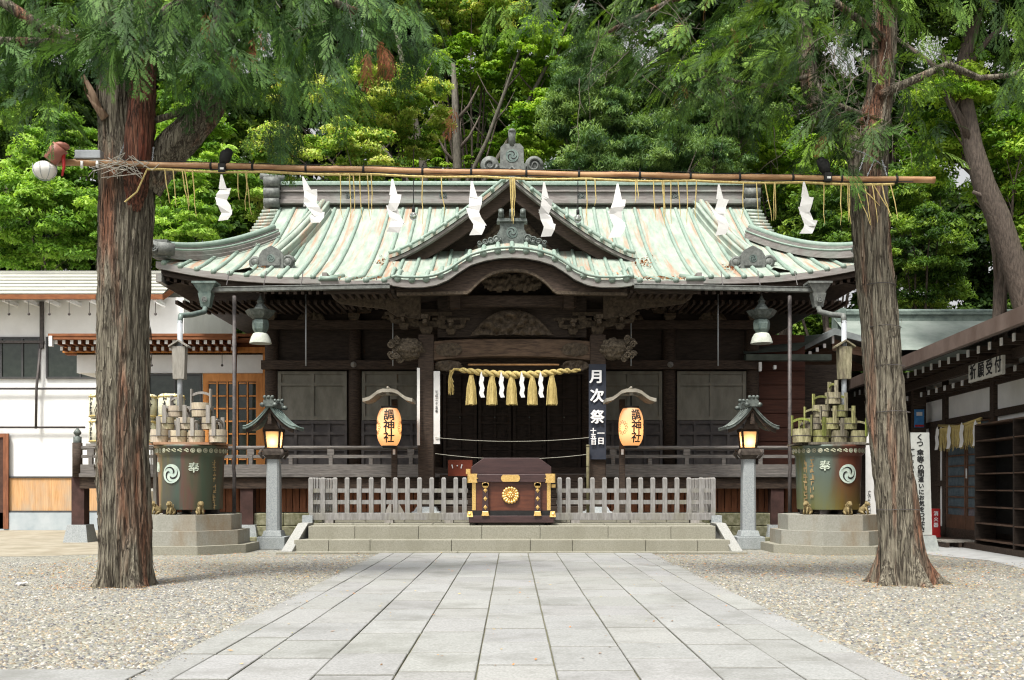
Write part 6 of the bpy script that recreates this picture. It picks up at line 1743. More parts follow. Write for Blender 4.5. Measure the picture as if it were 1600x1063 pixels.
names = ['leftmost hanging white paper streamer, before the forest left of the roof', 'hanging white paper streamer before the left end of the roof ridge, leaning', 'hanging white paper streamer before the pale left roof slope', 'hanging white paper streamer left of the dormer peak',
         'hanging white paper streamer right of the dormer peak', 'hanging white paper streamer before the pale right roof slope', 'hanging white paper streamer before the right end of the roof ridge', 'rightmost hanging white paper streamer, before the trees right of the roof']
for k, (px, y0, y1, ln) in enumerate(((346,273,347,.15),(473,276,350,.55),(613,280,364,.12),(737,283,368,.2),(850,285,368,.12),(965,287,370,0),(1123,288,367,.12),(1256,284,366,.15))):
    c = P(px, y0, 14.36); mb = zigzag(c, Z(y0,14.36)-Z(y1,14.36), .25, 3, seed=40+k, lean=ln*.9, crumple=.02, rz_=random.uniform(-.4,.4), neck=.3)
    single('paper_streamer', mb, WHITEP, names[k], 'paper streamer', 'paper streamers hanging from the bamboo pole')
# bulbs, spotlights, speaker lamp and junction box on the pole
for px, yb, lb in ((646, 338, 'bare glass bulb hanging from the pole before the left roof slope'), (903, 342, 'bare glass bulb hanging from the pole right of the dormer')):
    c = P(px, yb, 14.4); t = thing('light_bulb', lb, 'light bulb', tuple(c), group='bare bulbs under the pole')
    mb = MB(); mb.ball(c, .055, 14, 10, (1,1,1.1)); part('glass', mb, BULB, t)
    mb = MB(); mb.tube([c+Vector((0,0,.05)), c+Vector((0,0,.13))], .024, 10); mb.tube([c+Vector((0,0,.13)), P(px, 282, 14.42)], .007, 5); part('socket', mb, BLACKP, t)
for px, y, s, lb in ((348, 262, 1, 'black spotlight clamped on the pole right of the left trunk'), (1292, 276, -1, 'black spotlight clamped on the pole left of the right trunk')):
    c = P(px, y, 14.45); t = thing('spotlight', lb, 'spotlight', tuple(c), group='black spotlights on the pole')
    mb = MB(); mb.box(c.x-.05, c.x+.05, c.y-.07, c.y+.05, c.z-.08, c.z+.04); part('clamp', mb, BLACKP, t)
    mb = MB(); mb.tube([c+Vector((0,0,.04)), c+Vector((.02*s,.05,.15)), c+Vector((.06*s,.12,.28))], [.05,.085,.06], 12); mb.ball(c+Vector((.02*s,.08,.2)), .085, 10, 8); part('lamp_head', mb, BLACKP, t)
    mb = MB(); mb.box(c.x-.02, c.x+.035, c.y-.075, c.y-.071, c.z-.05, c.z-.02); part('white_tag', mb, WHITEP, t)
c = P(70, 266, 14.3); t = thing('globe_lamp', 'white caged globe lamp with terracotta holder at the left pole end', 'lamp', tuple(c))
mb = MB(); mb.ball(c, .15, 18, 12, (1.12,1,.85)); part('globe', mb, mat('milky_globe', (.7,.68,.63), (.78,.76,.72), rough=.3, bump=0), t)
mb = MB(); mb.tube([P(78,252,14.3), P(95,230,14.3)], [.1,.12], 16); mb.ball(P(96,229,14.3), .115, 12, 8, (1,1,.5)); part('holder', mb, TERRA, t)
mb = MB()
for k in range(8):
    a = k*math.pi/4; mb.tube([c+Vector((.175*math.sin(q)*math.cos(a), .16*math.sin(q)*math.sin(a), .05-.18*math.cos(q)-.02)) for q in [i*math.pi/14 for i in range(9)]], .004, 4)
part('wire_guard', mb, GREYP, t)
mb = MB(); mb.tube([P(99,240,14.3), P(100,262,14.3), P(97,275,14.3)], [.03,.022,.015], 8); part('red_tape', mb, RED, t)
mb = MB(); a = P(120, 250, 14.5); b = P(160, 237, 14.5); mb.box(a.x, b.x, 14.42, 14.56, a.z, b.z); single('junction_box', mb, GREYP, 'grey metal box strapped on the pole beside the left trunk', 'box', bevel=.01)
# ================================================================== foliage
LEAF = attr_mat('broad_leaf', .55, .38); SPRAY = attr_mat('cypress_spray', .6, .25)
def unit(a): return a/np.maximum(1e-9, np.linalg.norm(a, axis=-1, keepdims=True))
def leaves(rng, clumps, per, L_, W_, pal, droop=.3, flat=.8, tips=None, tip_frac=0.0):
    """clumps: (n,4) centre+radius.  Leaves sit in the shell of flattened clumps."""
    n = len(clumps); N_ = n*per
    c = np.repeat(clumps[:,:3], per, 0); r = np.repeat(clumps[:,3], per)
    d = unit(rng.normal(size=(N_,3))); d[:,2] = np.abs(d[:,2])*.9 - .25*rng.random(N_)
    rad = r*(rng.random(N_)**.45)
    p = c + d*rad[:,None]*np.array([1,1,flat])
    up = d*.9 + np.array([0,0,.8]) + rng.normal(size=(N_,3))*.55
    nrm = unit(up)
    a = unit(np.cross(nrm, unit(rng.normal(size=(N_,3))))); a[:,2] -= droop; a = unit(a)
    b = unit(np.cross(nrm, a))
    s = rng.uniform(.65, 1.25, N_)
    l = (L_*s)[:,None]; w = (W_*s)[:,None]
    v = np.stack([p-a*l*.5, p+b*w*.5-a*l*.05, p+a*l*.5-nrm*l*.12, p-b*w*.5-a*l*.05], 1)
    hue = np.repeat(rng.random(n), per)
    pal = np.array(pal); k = len(pal)-1
    x = np.clip(hue*.8 + rng.random(N_)*.35-.08, 0, .999)*k; i = x.astype(int); f_ = (x-i)[:,None]
    col = pal[i]*(1-f_)+pal[np.minimum(i+1,k)]*f_
    if tips is not None:
        m = (d[:,2] > .25) & (rng.random(N_) < tip_frac*np.repeat(rng.random(n)**.6*1.6, per))
        col[m] = np.array(tips)[rng.integers(0, len(tips), m.sum())]
    col = col*rng.uniform(.8, 1.18, (N_,1))
    f = np.arange(4*N_).reshape(N_,4)
    return v.reshape(-1,3), f, np.repeat(col, 4, 0)
def bark_far(parent, p0, p1, r0, r1, limbs, m=None):
    mb = MB(); n = 10; p0 = Vector(p0); p1 = Vector(p1); pts = []
    for i in range(n+1):
        t = i/n; q = p0.lerp(p1, t); w_ = .25*math.sin(t*5+p0.x)*t; pts.append(q+Vector((w_, w_*.4, 0)))
    mb.tube(pts, [r0*(1.25 if i == 0 else 1)+(r1-r0)*i/n for i in range(n+1)], 10)
    o = part('trunk', mb, m or BARKC, parent)
    for k, (t, tip, r) in enumerate(limbs):
        a = pts[int(t*n)]; tip = Vector(tip); mid = a.lerp(tip, .5)+Vector((0,0,.12*(tip-a).length*random.uniform(-.3,1)))
        mb = MB(); mb.tube([a, a.lerp(mid, .5)+Vector((random.uniform(-.1,.1),0,.05)), mid, mid.lerp(tip,.5)+Vector((random.uniform(-.15,.15),0,random.uniform(-.1,.1))), tip], [r, r*.85, r*.65, r*.45, r*.15], 7)
        for q in range(3):
            e = mid.lerp(tip, .2+.25*q); mb.tube([e, e+Vector((random.uniform(-1,1), random.uniform(-.6,.6), random.uniform(.3,1.2)))], [r*.35, r*.1], 5)
        sub('limb', mb, m or BARKC, o)
    return o
def tree(name, label, base, trunk_top, r0, blobs, per_m2, L_, W_, pal, droop=.3, flat=.8, clump=(.30,.68), seed=0, tips=None, tf=0, leafm=None, dens=1.0, trunk=True, group=None):
    """blobs: (x, y, z, rx, ry, rz) crown masses in world metres"""
    rng = np.random.default_rng(seed); random.seed(seed)
    t = thing(name, label, 'tree', tuple(base), group=group)
    cl = []
    for (x, y, z, rx, ry, rz_) in blobs:
        area = 4*math.pi*((rx*rz_)**1.6/3+(rx*ry)**1.6/3+(ry*rz_)**1.6/3)**(1/1.6)
        n = int(area*2.2*dens)
        d = unit(rng.normal(size=(n*2,3))); d = d[(d[:,1] < .45)][:n]      # back side kept sparse
        sh = rng.uniform(.55, 1.02, len(d))[:,None]
        nz = np.array([noise.noise(Vector((float(a*2.3), float(b*2.3), float(c*2.3+seed)))) for a, b, c in d])
        keep = nz > -.30
        big = np.array([noise.noise(Vector((float(a*1.6+seed), float(b*1.6), float(c*1.6)))) for a, b, c in d])
        p = np.array([x,y,z]) + d*(sh*(1+.55*big[:,None]))*np.array([rx,ry,rz_]); p = p[keep]
        cl.append(np.concatenate([p, rng.uniform(*clump, len(p))[:,None]], 1))
    cl = np.concatenate(cl); per = int(per_m2*(.5 if clump[0] < .5 else .9))
    v, f, c = leaves(rng, cl, per, L_, W_, pal, droop, flat, tips, tf)
    v = v - np.array(base)
    limbs = []
    order = sorted(range(len(cl)), key=lambda i: random.random())
    for i in order[:9]: limbs.append((random.uniform(.45, .95), tuple(cl[i][:3]), r0*random.uniform(.22,.4)))
    if trunk: bark_far(t, base, trunk_top, r0, r0*.45, limbs)
    me = np_mesh('crown', v, f, c, leafm or LEAF); part('crown', me, None, t, world=False)
    return t
G_BRIGHT = [(.045,.11,.015),(.13,.26,.035),(.26,.43,.065),(.42,.58,.12)]
G_MID = [(.02,.05,.010),(.055,.12,.018),(.15,.26,.035),(.30,.42,.07)]
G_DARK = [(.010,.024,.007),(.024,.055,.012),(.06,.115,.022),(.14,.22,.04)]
G_YEL = [(.06,.14,.02),(.20,.33,.05),(.43,.54,.12),(.62,.64,.20)]
G_MAPLE = [(.05,.13,.012),(.14,.27,.022),(.28,.44,.045),(.44,.58,.09)]
G_CYP = [(.025,.058,.020),(.06,.125,.042),(.13,.22,.066),(.26,.37,.11)]
def B(px0, px1, py0, py1, D, dy=2.2):
    """crown mass covering a measured region at distance D"""
    return (X((px0+px1)/2, D), D, Z((py0+py1)/2, D), (px1-px0)/2*D/F, dy, (py1-py0)/2*D/F)
def at(px, D, z=0): return (X(px, D), D, z)
GR = 'trees of the grove behind the hall'
tree('broadleaf_tree', 'bright green dense tree rising over the annex roof at the far left', at(75,41), at(85,41,9), .28, [B(-40,150,280,430,39),B(20,130,230,330,41),B(120,215,300,430,40.5)], 330, .20, .085, G_BRIGHT, seed=1, group=GR, dens=1.3)
tree('broadleaf_tree', 'layered bright green tree showing right of the big left trunk', at(300,41), at(290,41,10), .25, [B(225,400,240,350,40),B(235,370,330,410,38.5),B(250,345,150,260,41),B(60,150,180,290,42)], 330, .21, .08, G_BRIGHT, flat=.5, seed=2, group=GR, dens=1.2)
tree('broadleaf_tree', 'tall sunlit green tree at the upper left edge', at(-30,46), at(0,46,14), .4, [B(-120,60,20,180,46),B(-60,140,-80,60,47),B(0,110,150,250,46)], 260, .24, .10, G_MID, seed=3, group=GR, dens=1.1)
tree('camphor_tree', 'yellow green tree with orange tinged new leaves over the left roof end', at(660,44), at(652,44,11), .27, [B(500,650,95,210,42,2),B(395,475,200,280,41,1.6),B(480,610,195,300,41,2),B(590,700,110,240,44,2),B(395,470,290,350,42,1.3),B(420,520,110,170,44,1.5)], 380, .17, .075, G_YEL, seed=4, tips=[(.58,.50,.12),(.60,.55,.18),(.50,.36,.10)], tf=.14, flat=.6, group=GR, dens=1.2)
tree('camphor_tree', 'pale yellow tree crown at the top centre behind the roof', at(735,50), at(735,50,18), .25, [B(640,800,-60,70,50,2),B(560,700,-90,30,50,2)], 300, .2, .09, G_YEL, seed=5, tips=[(.5,.42,.12)], tf=.3, group=GR, dens=1.1)
tree('maple_tree', 'light green maple with dark leaning limbs behind the dormer peak', at(705,49), at(712,49,13), .3, [B(650,800,60,170,50,2.5),B(760,900,30,150,49,2.5),B(800,890,150,250,48,2),B(620,760,200,300,52,2),B(700,860,210,300,51,2)], 250, .19, .11, G_MAPLE, seed=6, group=GR, flat=.5, dens=.95)
tree('cypress_tree', 'blue green feathery cypress right of the dormer peak', at(960,39), at(950,39,15), .3, [B(850,990,130,240,38,1.8),B(880,1010,220,300,37,1.5),B(960,1090,190,300,38,1.6),B(890,1000,70,150,39,1.6)], 520, .19, .04, G_CYP, seed=7, droop=.8, group=GR, dens=1.3)
tree('cypress_tree', 'dark feathery cypress behind the right roof slope', at(1115,41), at(1100,41,14), .28, [B(1040,1200,120,260,41,2),B(1020,1150,230,310,40,2),B(1090,1210,40,150,42,2)], 460, .2, .05, G_CYP, seed=8, droop=.7, group=GR, dens=1.2)
tree('broadleaf_tree', 'yellow green leafy tree behind the right end of the roof', at(1230,44), at(1220,44,12), .3, [B(1120,1250,170,300,44,2),B(1200,1330,210,330,43,2),B(1060,1180,60,170,45,2)], 330, .2, .09, G_MAPLE, seed=9, group=GR, dens=1.1)
tree('broadleaf_tree', 'dark bushy tree right of the hall roof end', at(1300,41), at(1300,41,8), .25, [B(1230,1360,290,420,41,2),B(1170,1290,330,410,44,2)], 330, .2, .08, G_MID, seed=10, group=GR, dens=1.0)
tree('broadleaf_tree', 'green tree with sunlit sprays just right of the right cypress trunk', at(1440,41), at(1430,41,9), .2, [B(1385,1500,310,460,40,1.8),B(1380,1470,260,350,41,1.8),B(1400,1500,420,500,41,1.4)], 400, .17, .06, G_MID, seed=11, droop=.5, group=GR, dens=1.25)
tree('broadleaf_tree', 'bright green tree filling the upper right edge', at(1570,30), at(1565,30,11), .3, [B(1420,1540,90,220,30,1.6),B(1520,1660,150,330,30,2),B(1560,1680,300,460,30,1.6),B(1410,1490,190,290,31,1.3)], 380, .16, .065, G_MAPLE, seed=12, group=GR, dens=1.15)
# leaning trunk at the right with forked limb
t = thing('leaning_tree', 'large dark leaning trunk at the right behind the reception roof', 'tree', tuple(P(1600, 520, 29)-Vector((0,0,P(1600,520,29).z))), group=GR)
mb = MB(); mb.tube([at(1628,29,0), P(1610,500,29), P(1590,430,29), P(1560,340,29), P(1538,290,29), P(1520,230,29), P(1500,120,29), P(1530,0,29), P(1560,-120,29)], [.52,.38,.35,.33,.31,.27,.22,.18,.12], 14)
tk = part('trunk', mb, BARKC, t)
for pts, r in (([(1520,225),(1480,150),(1470,110),(1400,60)], .14), ([(1500,120),(1545,60),(1600,20)], .1), ([(1560,340),(1545,310),(1520,300)], .09), ([(1470,85),(1500,115),(1530,122),(1580,115)], .1)):
    mb = MB(); mb.tube([P(a, b, 28.9) for a, b in pts], [r*(1-.2*i) for i in range(len(pts))], 8); sub('limb', mb, BARKC, tk)
rng = np.random.default_rng(31)
cl = [];
for b in (B(1400,1600,-220,-60,30,3), B(1560,1700,-80,100,29,2), B(1430,1530,-60,60,29,1.2)):
    d = unit(rng.normal(size=(60,3))); cl.append(np.concatenate([np.array(b[:3])+d*np.array(b[3:])*rng.uniform(.4,1,(60,1)), rng.uniform(.4,.8,(60,1))], 1))
v, f, c = leaves(rng, np.concatenate(cl), 260, .17, .07, G_DARK); part('crown', np_mesh('crown', v-np.array(t.location), f, c, LEAF), None, t, world=False)
# tall dark trees further back, closing the view
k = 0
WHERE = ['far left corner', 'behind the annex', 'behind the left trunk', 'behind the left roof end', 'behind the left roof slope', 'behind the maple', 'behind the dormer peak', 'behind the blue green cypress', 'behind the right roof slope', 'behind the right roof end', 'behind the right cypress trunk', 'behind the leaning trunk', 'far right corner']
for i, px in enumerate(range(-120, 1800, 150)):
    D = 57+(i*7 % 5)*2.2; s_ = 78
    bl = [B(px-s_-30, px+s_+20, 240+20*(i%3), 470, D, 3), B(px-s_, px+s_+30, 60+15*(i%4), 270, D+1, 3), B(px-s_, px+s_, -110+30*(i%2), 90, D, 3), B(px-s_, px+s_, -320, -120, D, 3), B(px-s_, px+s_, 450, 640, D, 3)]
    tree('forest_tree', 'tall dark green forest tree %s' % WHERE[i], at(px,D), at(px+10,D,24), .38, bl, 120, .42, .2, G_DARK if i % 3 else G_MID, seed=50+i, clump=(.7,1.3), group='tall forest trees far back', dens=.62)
# bare dark trunks between the crowns
for i, (a, b, r, lb) in enumerate((((668,330),(640,150),.2,'slim grey trunk curving up left of the dormer peak'), ((708,330),(712,190),.24,'straight dark trunk just left of the dormer peak'), ((722,300),(790,140),.11,'thin dark trunk leaning right beside the dormer peak'), ((740,310),(850,110),.12,'second thin trunk leaning right behind the dormer peak'), ((640,290),(600,235),.12,'thin dark trunk leaning left behind the roof slope'))):
    D = 47+i*.4; p0 = P(a[0], a[1], D); p1 = P(b[0], b[1], D); g = Vector((p0.x-(p1.x-p0.x)*.5, D, 0))
    t = thing('young_tree', lb, 'tree', tuple(g), group='bare trunks behind the roof')
    mb = MB(); mid = p0.lerp(p1, .5)+Vector((.15,0,0)); mb.tube([g, p0, mid, p1, p1+(p1-mid)*1.3], [r*1.3, r*1.05, r*.9, r*.75, r*.4], 9); tk = part('trunk', mb, mat('grey_brown_bark_%d' % i, (.05,.045,.035), (.13,.115,.09), ns=6, sc=(3,3,.7), bump=.5), t)
    for q in range(4):
        e = mid.lerp(p1, q/3); s = 1 if q % 2 else -1; mb = MB(); mb.tube([e, e+Vector((s*.6,0,.7)), e+Vector((s*1.1,0,1.7))], [r*.45, r*.3, r*.1], 6); sub('limb', mb, BARKC, tk)

# dead leaves gathered on the roof where they were caught
v_ = []; rng = np.random.default_rng(9)
for (x, D, sx, sy, n) in ((3.62,27.95,.16,.25,90),(-3.62,27.95,.14,.22,50),(3.75,25.0,.35,.5,130),(-3.9,24.9,.4,.5,60),(6.0,27.35,.12,.25,60),(3.9,24.35,.5,.12,60),(-6.9,27.3,.1,.2,24)):
    for i in range(n):
        a, b = x+rng.normal()*sx, D+rng.normal()*sy
        if b < 24.05 or (b < 26.4 and abs(a) > 4.5): continue
        c = np.array([a, b, zroof(a, b)+.025+rng.random()*.02]); t_ = rng.uniform(0, 6.28); l_ = rng.uniform(.025, .05)
        d_ = np.array([math.cos(t_), math.sin(t_), .4*rng.normal()]); e2 = np.array([-math.sin(t_), math.cos(t_), .4*rng.normal()])
        v_.append([c-d_*l_, c+e2*l_*.6, c+d_*l_, c-e2*l_*.6])
v_ = np.array(v_).reshape(-1,3); f_ = np.arange(len(v_)).reshape(-1,4); pal_ = np.array([[.42,.17,.07],[.55,.26,.12],[.3,.12,.06],[.6,.36,.2]])
o = part('roof_leaves', np_mesh('roof_leaves', v_, f_, np.repeat(pal_[rng.integers(0,4,len(f_))], 4, 0), LM)); o['kind'] = 'stuff'; o['label'] = 'reddish dead leaves caught on the copper roof'; o['category'] = 'leaf litter'

# ---- the two cypresses carrying the pole ------------------------------
def bark_mat():
    m = mat('stringy_cypress_bark', (.085,.07,.053), (.30,.27,.205), c3=(.19,.168,.125), ns=7, sc=(5.5,5.5,.42), rough=.9, bump=1.0, bd=.06, lo=.36, hi=.64, det=10)
    nt = m.node_tree; N = nt.nodes; L = nt.links; b = N['Principled BSDF']; tc = N['Texture Coordinate']
    mp = N.new('ShaderNodeMapping'); mp.inputs['Scale'].default_value = (2.6,2.6,.28); n2 = N.new('ShaderNodeTexNoise'); n2.inputs['Scale'].default_value = 1.25; n2.inputs['Detail'].default_value = 4
    L.new(tc.outputs['Object'], mp.inputs[0]); L.new(mp.outputs[0], n2.inputs['Vector'])
    mr = N.new('ShaderNodeMapRange'); mr.inputs[1].default_value = .52; mr.inputs[2].default_value = .66; mr.inputs[4].default_value = .8; L.new(n2.outputs['Fac'], mr.inputs[0])
    src = b.inputs['Base Color'].links[0].from_socket; mx = N.new('ShaderNodeMix'); mx.data_type = 'RGBA'; mx.blend_type = 'MULTIPLY'
    L.new(mr.outputs[0], mx.inputs[0]); L.new(src, mx.inputs[6]); mx.inputs[7].default_value = (1.15,.50,.34,1)
    mp3 = N.new('ShaderNodeMapping'); mp3.inputs['Scale'].default_value = (9,9,.55); n3 = N.new('ShaderNodeTexNoise'); n3.inputs['Scale'].default_value = 1.6; n3.inputs['Detail'].default_value = 5; n3.inputs['Distortion'].default_value = .6
    L.new(tc.outputs['Object'], mp3.inputs[0]); L.new(mp3.outputs[0], n3.inputs['Vector'])
    s3 = N.new('ShaderNodeMath'); s3.operation = 'SUBTRACT'; s3.inputs[1].default_value = .5; L.new(n3.outputs['Fac'], s3.inputs[0])
    a3 = N.new('ShaderNodeMath'); a3.operation = 'ABSOLUTE'; L.new(s3.outputs[0], a3.inputs[0])
    r3 = N.new('ShaderNodeMapRange'); r3.inputs[1].default_value = .0; r3.inputs[2].default_value = .045; r3.inputs[3].default_value = .8; r3.inputs[4].default_value = 0; L.new(a3.outputs[0], r3.inputs[0])
    m4 = N.new('ShaderNodeMix'); m4.data_type = 'RGBA'; L.new(r3.outputs[0], m4.inputs[0]); L.new(mx.outputs[2], m4.inputs[6]); m4.inputs[7].default_value = (.055,.042,.032,1)
    b2 = N.new('ShaderNodeBump'); b2.inputs['Strength'].default_value = 1; b2.inputs['Distance'].default_value = .03; b2.invert = True; L.new(r3.outputs[0], b2.inputs['Height'])
    L.new(b.inputs['Normal'].links[0].from_node.outputs[0], b2.inputs['Normal']); L.new(b2.outputs[0], b.inputs['Normal'])
    L.new(m4.outputs[2], b.inputs['Base Color'])
    return m
BARK = bark_mat()
def trunk_mesh(mb, pts, rs, seed, n=120, step=.045, ridge=.035, flare=None):
    """trunk with fibrous vertical ridges that wander as they climb"""
    P_ = [Vector(p) for p in pts]; seg = [0]
    for a, b in zip(P_, P_[1:]): seg.append(seg[-1]+(b-a).length)
    tot = seg[-1]; m = int(tot/step); rows = []
    def interp(arr, s):
        for i in range(len(seg)-1):
            if s <= seg[i+1] or i == len(seg)-2:
                t = (s-seg[i])/(seg[i+1]-seg[i]); i0, i1, i2, i3 = max(0,i-1), i, i+1, min(len(arr)-1,i+2)
                a, b, c, d = arr[i0], arr[i1], arr[i2], arr[i3]
                return b + (c-a)*(.5*t) + (a*2-b*5+c*4-d)*(.5*t*t) + (b*3-a-c*3+d)*(.5*t*t*t)
    up = None; vs = []
    for j in range(m+1):
        s = tot*j/m; c = interp(P_, s); r = interp(rs, s); d = (interp(P_, min(tot, s+.05))-interp(P_, max(0, s-.05))).normalized()
        if up is None: up = Vector((1,0,0))
        up = (up-d*up.dot(d)).normalized(); b = d.cross(up)
        for k in range(n):
            th = 2*math.pi*k/n; ct, st_ = math.cos(th), math.sin(th)
            w = .5*noise.noise(Vector((ct*1.2, st_*1.2, s*.35+seed)))
            a2 = th+w; q = Vector((math.cos(a2), math.sin(a2), 0))
            h = 0
            for f_, am, zf in ((3.2,.9,.25),(7.5,.8,.4),(15,.7,.8),(30,.4,1.6)):
                h += am*(1-2*abs(noise.noise(Vector((q.x*f_, q.y*f_, s*zf+seed*3.1)))))*.5
            h += .5*noise.noise(Vector((ct*2, st_*2, s*2.2+seed)))
            fl = 0
            if flare and s < flare[0]:
                u = (1-s/flare[0]); lob = .55+.45*math.cos(th*flare[2]+seed)+.25*noise.noise(Vector((ct*2.4, st_*2.4, seed)))
                fl = flare[1]*u**2.7*max(.05, lob)**1.3
            rr = r+fl+ridge*(h-.55)
            vs.append(c+(up*ct+b*st_)*rr)
    fs = []
    for j in range(m):
        for k in range(n):
            k2 = (k+1) % n; fs.append((j*n+k, j*n+k2, (j+1)*n+k2, (j+1)*n+k))
    fs.append(tuple(range(m*n, m*n+n)))
    sm = mb.smooth; mb.smooth = True; mb.add(vs, fs)
    rnd_ = random.Random(seed*17)
    for q in range(int(tot*34*rs[0]/.36)):
        j0 = rnd_.randint(2, max(3, m-14)); ln_ = rnd_.randint(5, 16); k0 = rnd_.randint(0, n-1); w_ = rnd_.choice((1, 1, 2)); off = rnd_.uniform(.004, .014); lift = rnd_.uniform(0, .035); up_ = rnd_.random() < .5; sv = []; drift = rnd_.uniform(-.12, .12)
        for i in range(ln_+1):
            j = min(m, j0+i); u = i/ln_; c = sum((Vector(vs[j*n+(k0+z)%n]) for z in range(0, n, n//4)), Vector((0,0,0)))/4
            u2 = u if up_ else 1-u; o_ = off+lift*max(0, u2-.6)/.4
            for w2 in (0, w_*(1-.6*u2)):
                kk = k0+drift*i+w2; a = Vector(vs[j*n+int(kk)%n]); b2 = Vector(vs[j*n+(int(kk)+1)%n]); p = a.lerp(b2, kk-int(kk) if kk >= 0 else 0); d = (p-c); d.z = 0; sv.append(p+d.normalized()*o_)
        mb.add(sv, [(2*i, 2*i+1, 2*i+3, 2*i+2) for i in range(ln_)])
    mb.smooth = sm
TD = 15.0
def TP(px, py, D=TD): return P(px, py, D)
lt_ = thing('cypress_tree', 'big cypress with forked limb left of the approach, carrying the pole', 'tree', (X(195,TD), TD, 0))
mb = MB(); u = TD/F
trunk_mesh(mb, [Vector((X(196,TD),TD,-.06)), TP(196,850), TP(192,700), TP(193,500), TP(196,380), TP(198,280), TP(184,200), TP(183,110), TP(186,0), TP(190,-150), TP(195,-400), TP(200,-700)], [.36,.36,.35,.345,.355,.37,.26,.26,.24,.22,.15,.05], 3.3, flare=(.8,.2,4), ridge=.055)
tk = part('trunk', mb, BARK, lt_)
REDBARK = BARK.copy(); REDBARK.name = 'red_inner_bark'
for n_ in REDBARK.node_tree.nodes:
    if n_.type == 'VALTORGB':
        for e_, c_ in zip(n_.color_ramp.elements, ((.07,.03,.02),(.15,.06,.038),(.26,.12,.075))): e_.color = (*c_, 1)
mb = MB(); trunk_mesh(mb, [TP(208,330,14.80), TP(212,285,14.72), TP(215,240,14.68), TP(221,180,14.72), TP(225,110,14.85), TP(226,30,15), TP(232,-60,15.1), TP(240,-300,15.2)], [.10,.17,.19,.18,.165,.15,.14,.05], 8.1, n=60, ridge=.035); sub('red_limb', mb, REDBARK, tk, label='reddish second stem')
mb = MB(); trunk_mesh(mb, [TP(225,290), TP(258,245), TP(295,205), TP(328,165), TP(346,110), TP(350,50), TP(350,-40), TP(345,-250)], [.25,.24,.23,.2,.17,.16,.14,.05], 5.5, n=52, ridge=.035); sub('limb', mb, BARK, tk)
for pts, r in (([(160,170),(140,152),(130,120)], .05), ([(235,190),(270,180),(300,168)], .05), ([(175,100),(110,60),(60,40),(0,0),(-50,-25)], .12), ([(160,78),(120,70),(60,66),(-10,64)], .09), ([(226,40),(330,-20),(480,-60),(620,-70)], .1), ([(350,0),(440,-30),(560,20)], .07)):
    mb = MB(); mb.tube([TP(a, b, 14.8) for a, b in pts], [r*(1-.12*i) for i in range(len(pts))], 10); sub('limb', mb, BARK, tk)
mb = MB(); mb.tube([TP(165,185,14.75), TP(150,165,14.7), TP(140,148,14.7)], [.07,.05,.04], 8); mb.tube([TP(157,175,14.72), TP(143,145,14.68), TP(131,117,14.68)], [.05,.055,.015], 8); sub('broken_stub', mb, mat('pale_broken_wood', (.20,.12,.08), (.38,.27,.19), ns=6, sc=(4,4,.6)), tk)
rt_ = thing('cypress_tree', 'leaning cypress with flared buttress roots right of the approach', 'tree', (X(1410,15.3), 15.3, 0))
D2 = 15.3
mb = MB(); trunk_mesh(mb, [Vector((X(1412,D2),D2,-.06)), TP(1408,850,D2), TP(1401,780,D2), TP(1388,680,D2), TP(1377,550,D2), TP(1368,440,D2), TP(1358,330,D2), TP(1357,230,D2), TP(1374,150,D2), TP(1382,60,D2), TP(1384,-60,D2), TP(1384,-300,D2), TP(1384,-650,D2)], [.30,.30,.285,.275,.265,.255,.25,.26,.18,.165,.15,.11,.04], 6.6, flare=(1.0,.42,5), ridge=.045)
tk2 = part('trunk', mb, BARK, rt_)
mb = MB(); trunk_mesh(mb, [TP(1348,255,D2), TP(1325,215,D2), TP(1298,190,D2), TP(1272,150,D2), TP(1262,105,D2), TP(1255,20,D2), TP(1250,-150,D2)], [.17,.16,.14,.135,.12,.10,.04], 2.2, n=40, ridge=.03); sub('limb', mb, BARK, tk2)
for pts, r in (([(1372,150),(1440,120),(1480,100),(1530,122),(1580,118),(1640,90)], .07), ([(1262,120),(1200,135),(1150,128),(1090,105)], .04), ([(1380,60),(1300,0),(1180,-30),(1050,0),(950,50)], .06), ([(1384,0),(1460,-40),(1560,0)], .07), ([(1375,190),(1300,160),(1240,170)], .04)):
    mb = MB(); mb.tube([TP(a, b, 15.1) for a, b in pts], [r*(1-.12*i) for i in range(len(pts))], 9); sub('limb', mb, BARK, tk2)
# wires tied round the right trunk
for i, y in enumerate((448, 513, 574, 645, 796)):
    c = TP(1358+ (y-330)*.096+1, y, D2); rr = .275+.0001*(y-448)
    mb = MB(); mb.tube([c+Vector((rr*1.03*math.cos(a), rr*1.03*math.sin(a), .006*math.sin(a*3))) for a in [k*2*math.pi/28 for k in range(29)]], .006, 4, caps=False)
    single('binding_wire', mb, IRON, 'thin wire tied round the right cypress trunk, %s from the top' % ['first','second','third','fourth','lowest one, fifth'][i], 'wire')
# bare twigs
def twigs(mb, box, n, seed, D=14.9, ln=(25, 80), r=.007):
    rnd_ = random.Random(seed)
    for i in range(n):
        px, py = rnd_.uniform(box[0], box[1]), rnd_.uniform(box[2], box[3]); a = rnd_.uniform(-2.6, -.2) if rnd_.random() < .4 else rnd_.uniform(.3, 2.8); D_ = D+rnd_.uniform(-.5, .6); pts = []; rr = []
        l = rnd_.uniform(*ln); x, y = px, py
        for k in range(7):
            pts.append(P(x, y, D_)); rr.append(r*(1-k/8)); x += math.cos(a)*l/6; y += math.sin(a)*l/6; a += rnd_.uniform(-.35,.35)+.04*math.cos(a)
        mb.tube(pts, rr, 4)
        for k in (2, 4):
            b = a+rnd_.choice((-.9,.9)); q = pts[k]; mb.tube([q, q+Vector((math.cos(b),0,-math.sin(b)))*rnd_.uniform(.1,.25)], [r*.5, r*.2], 4)
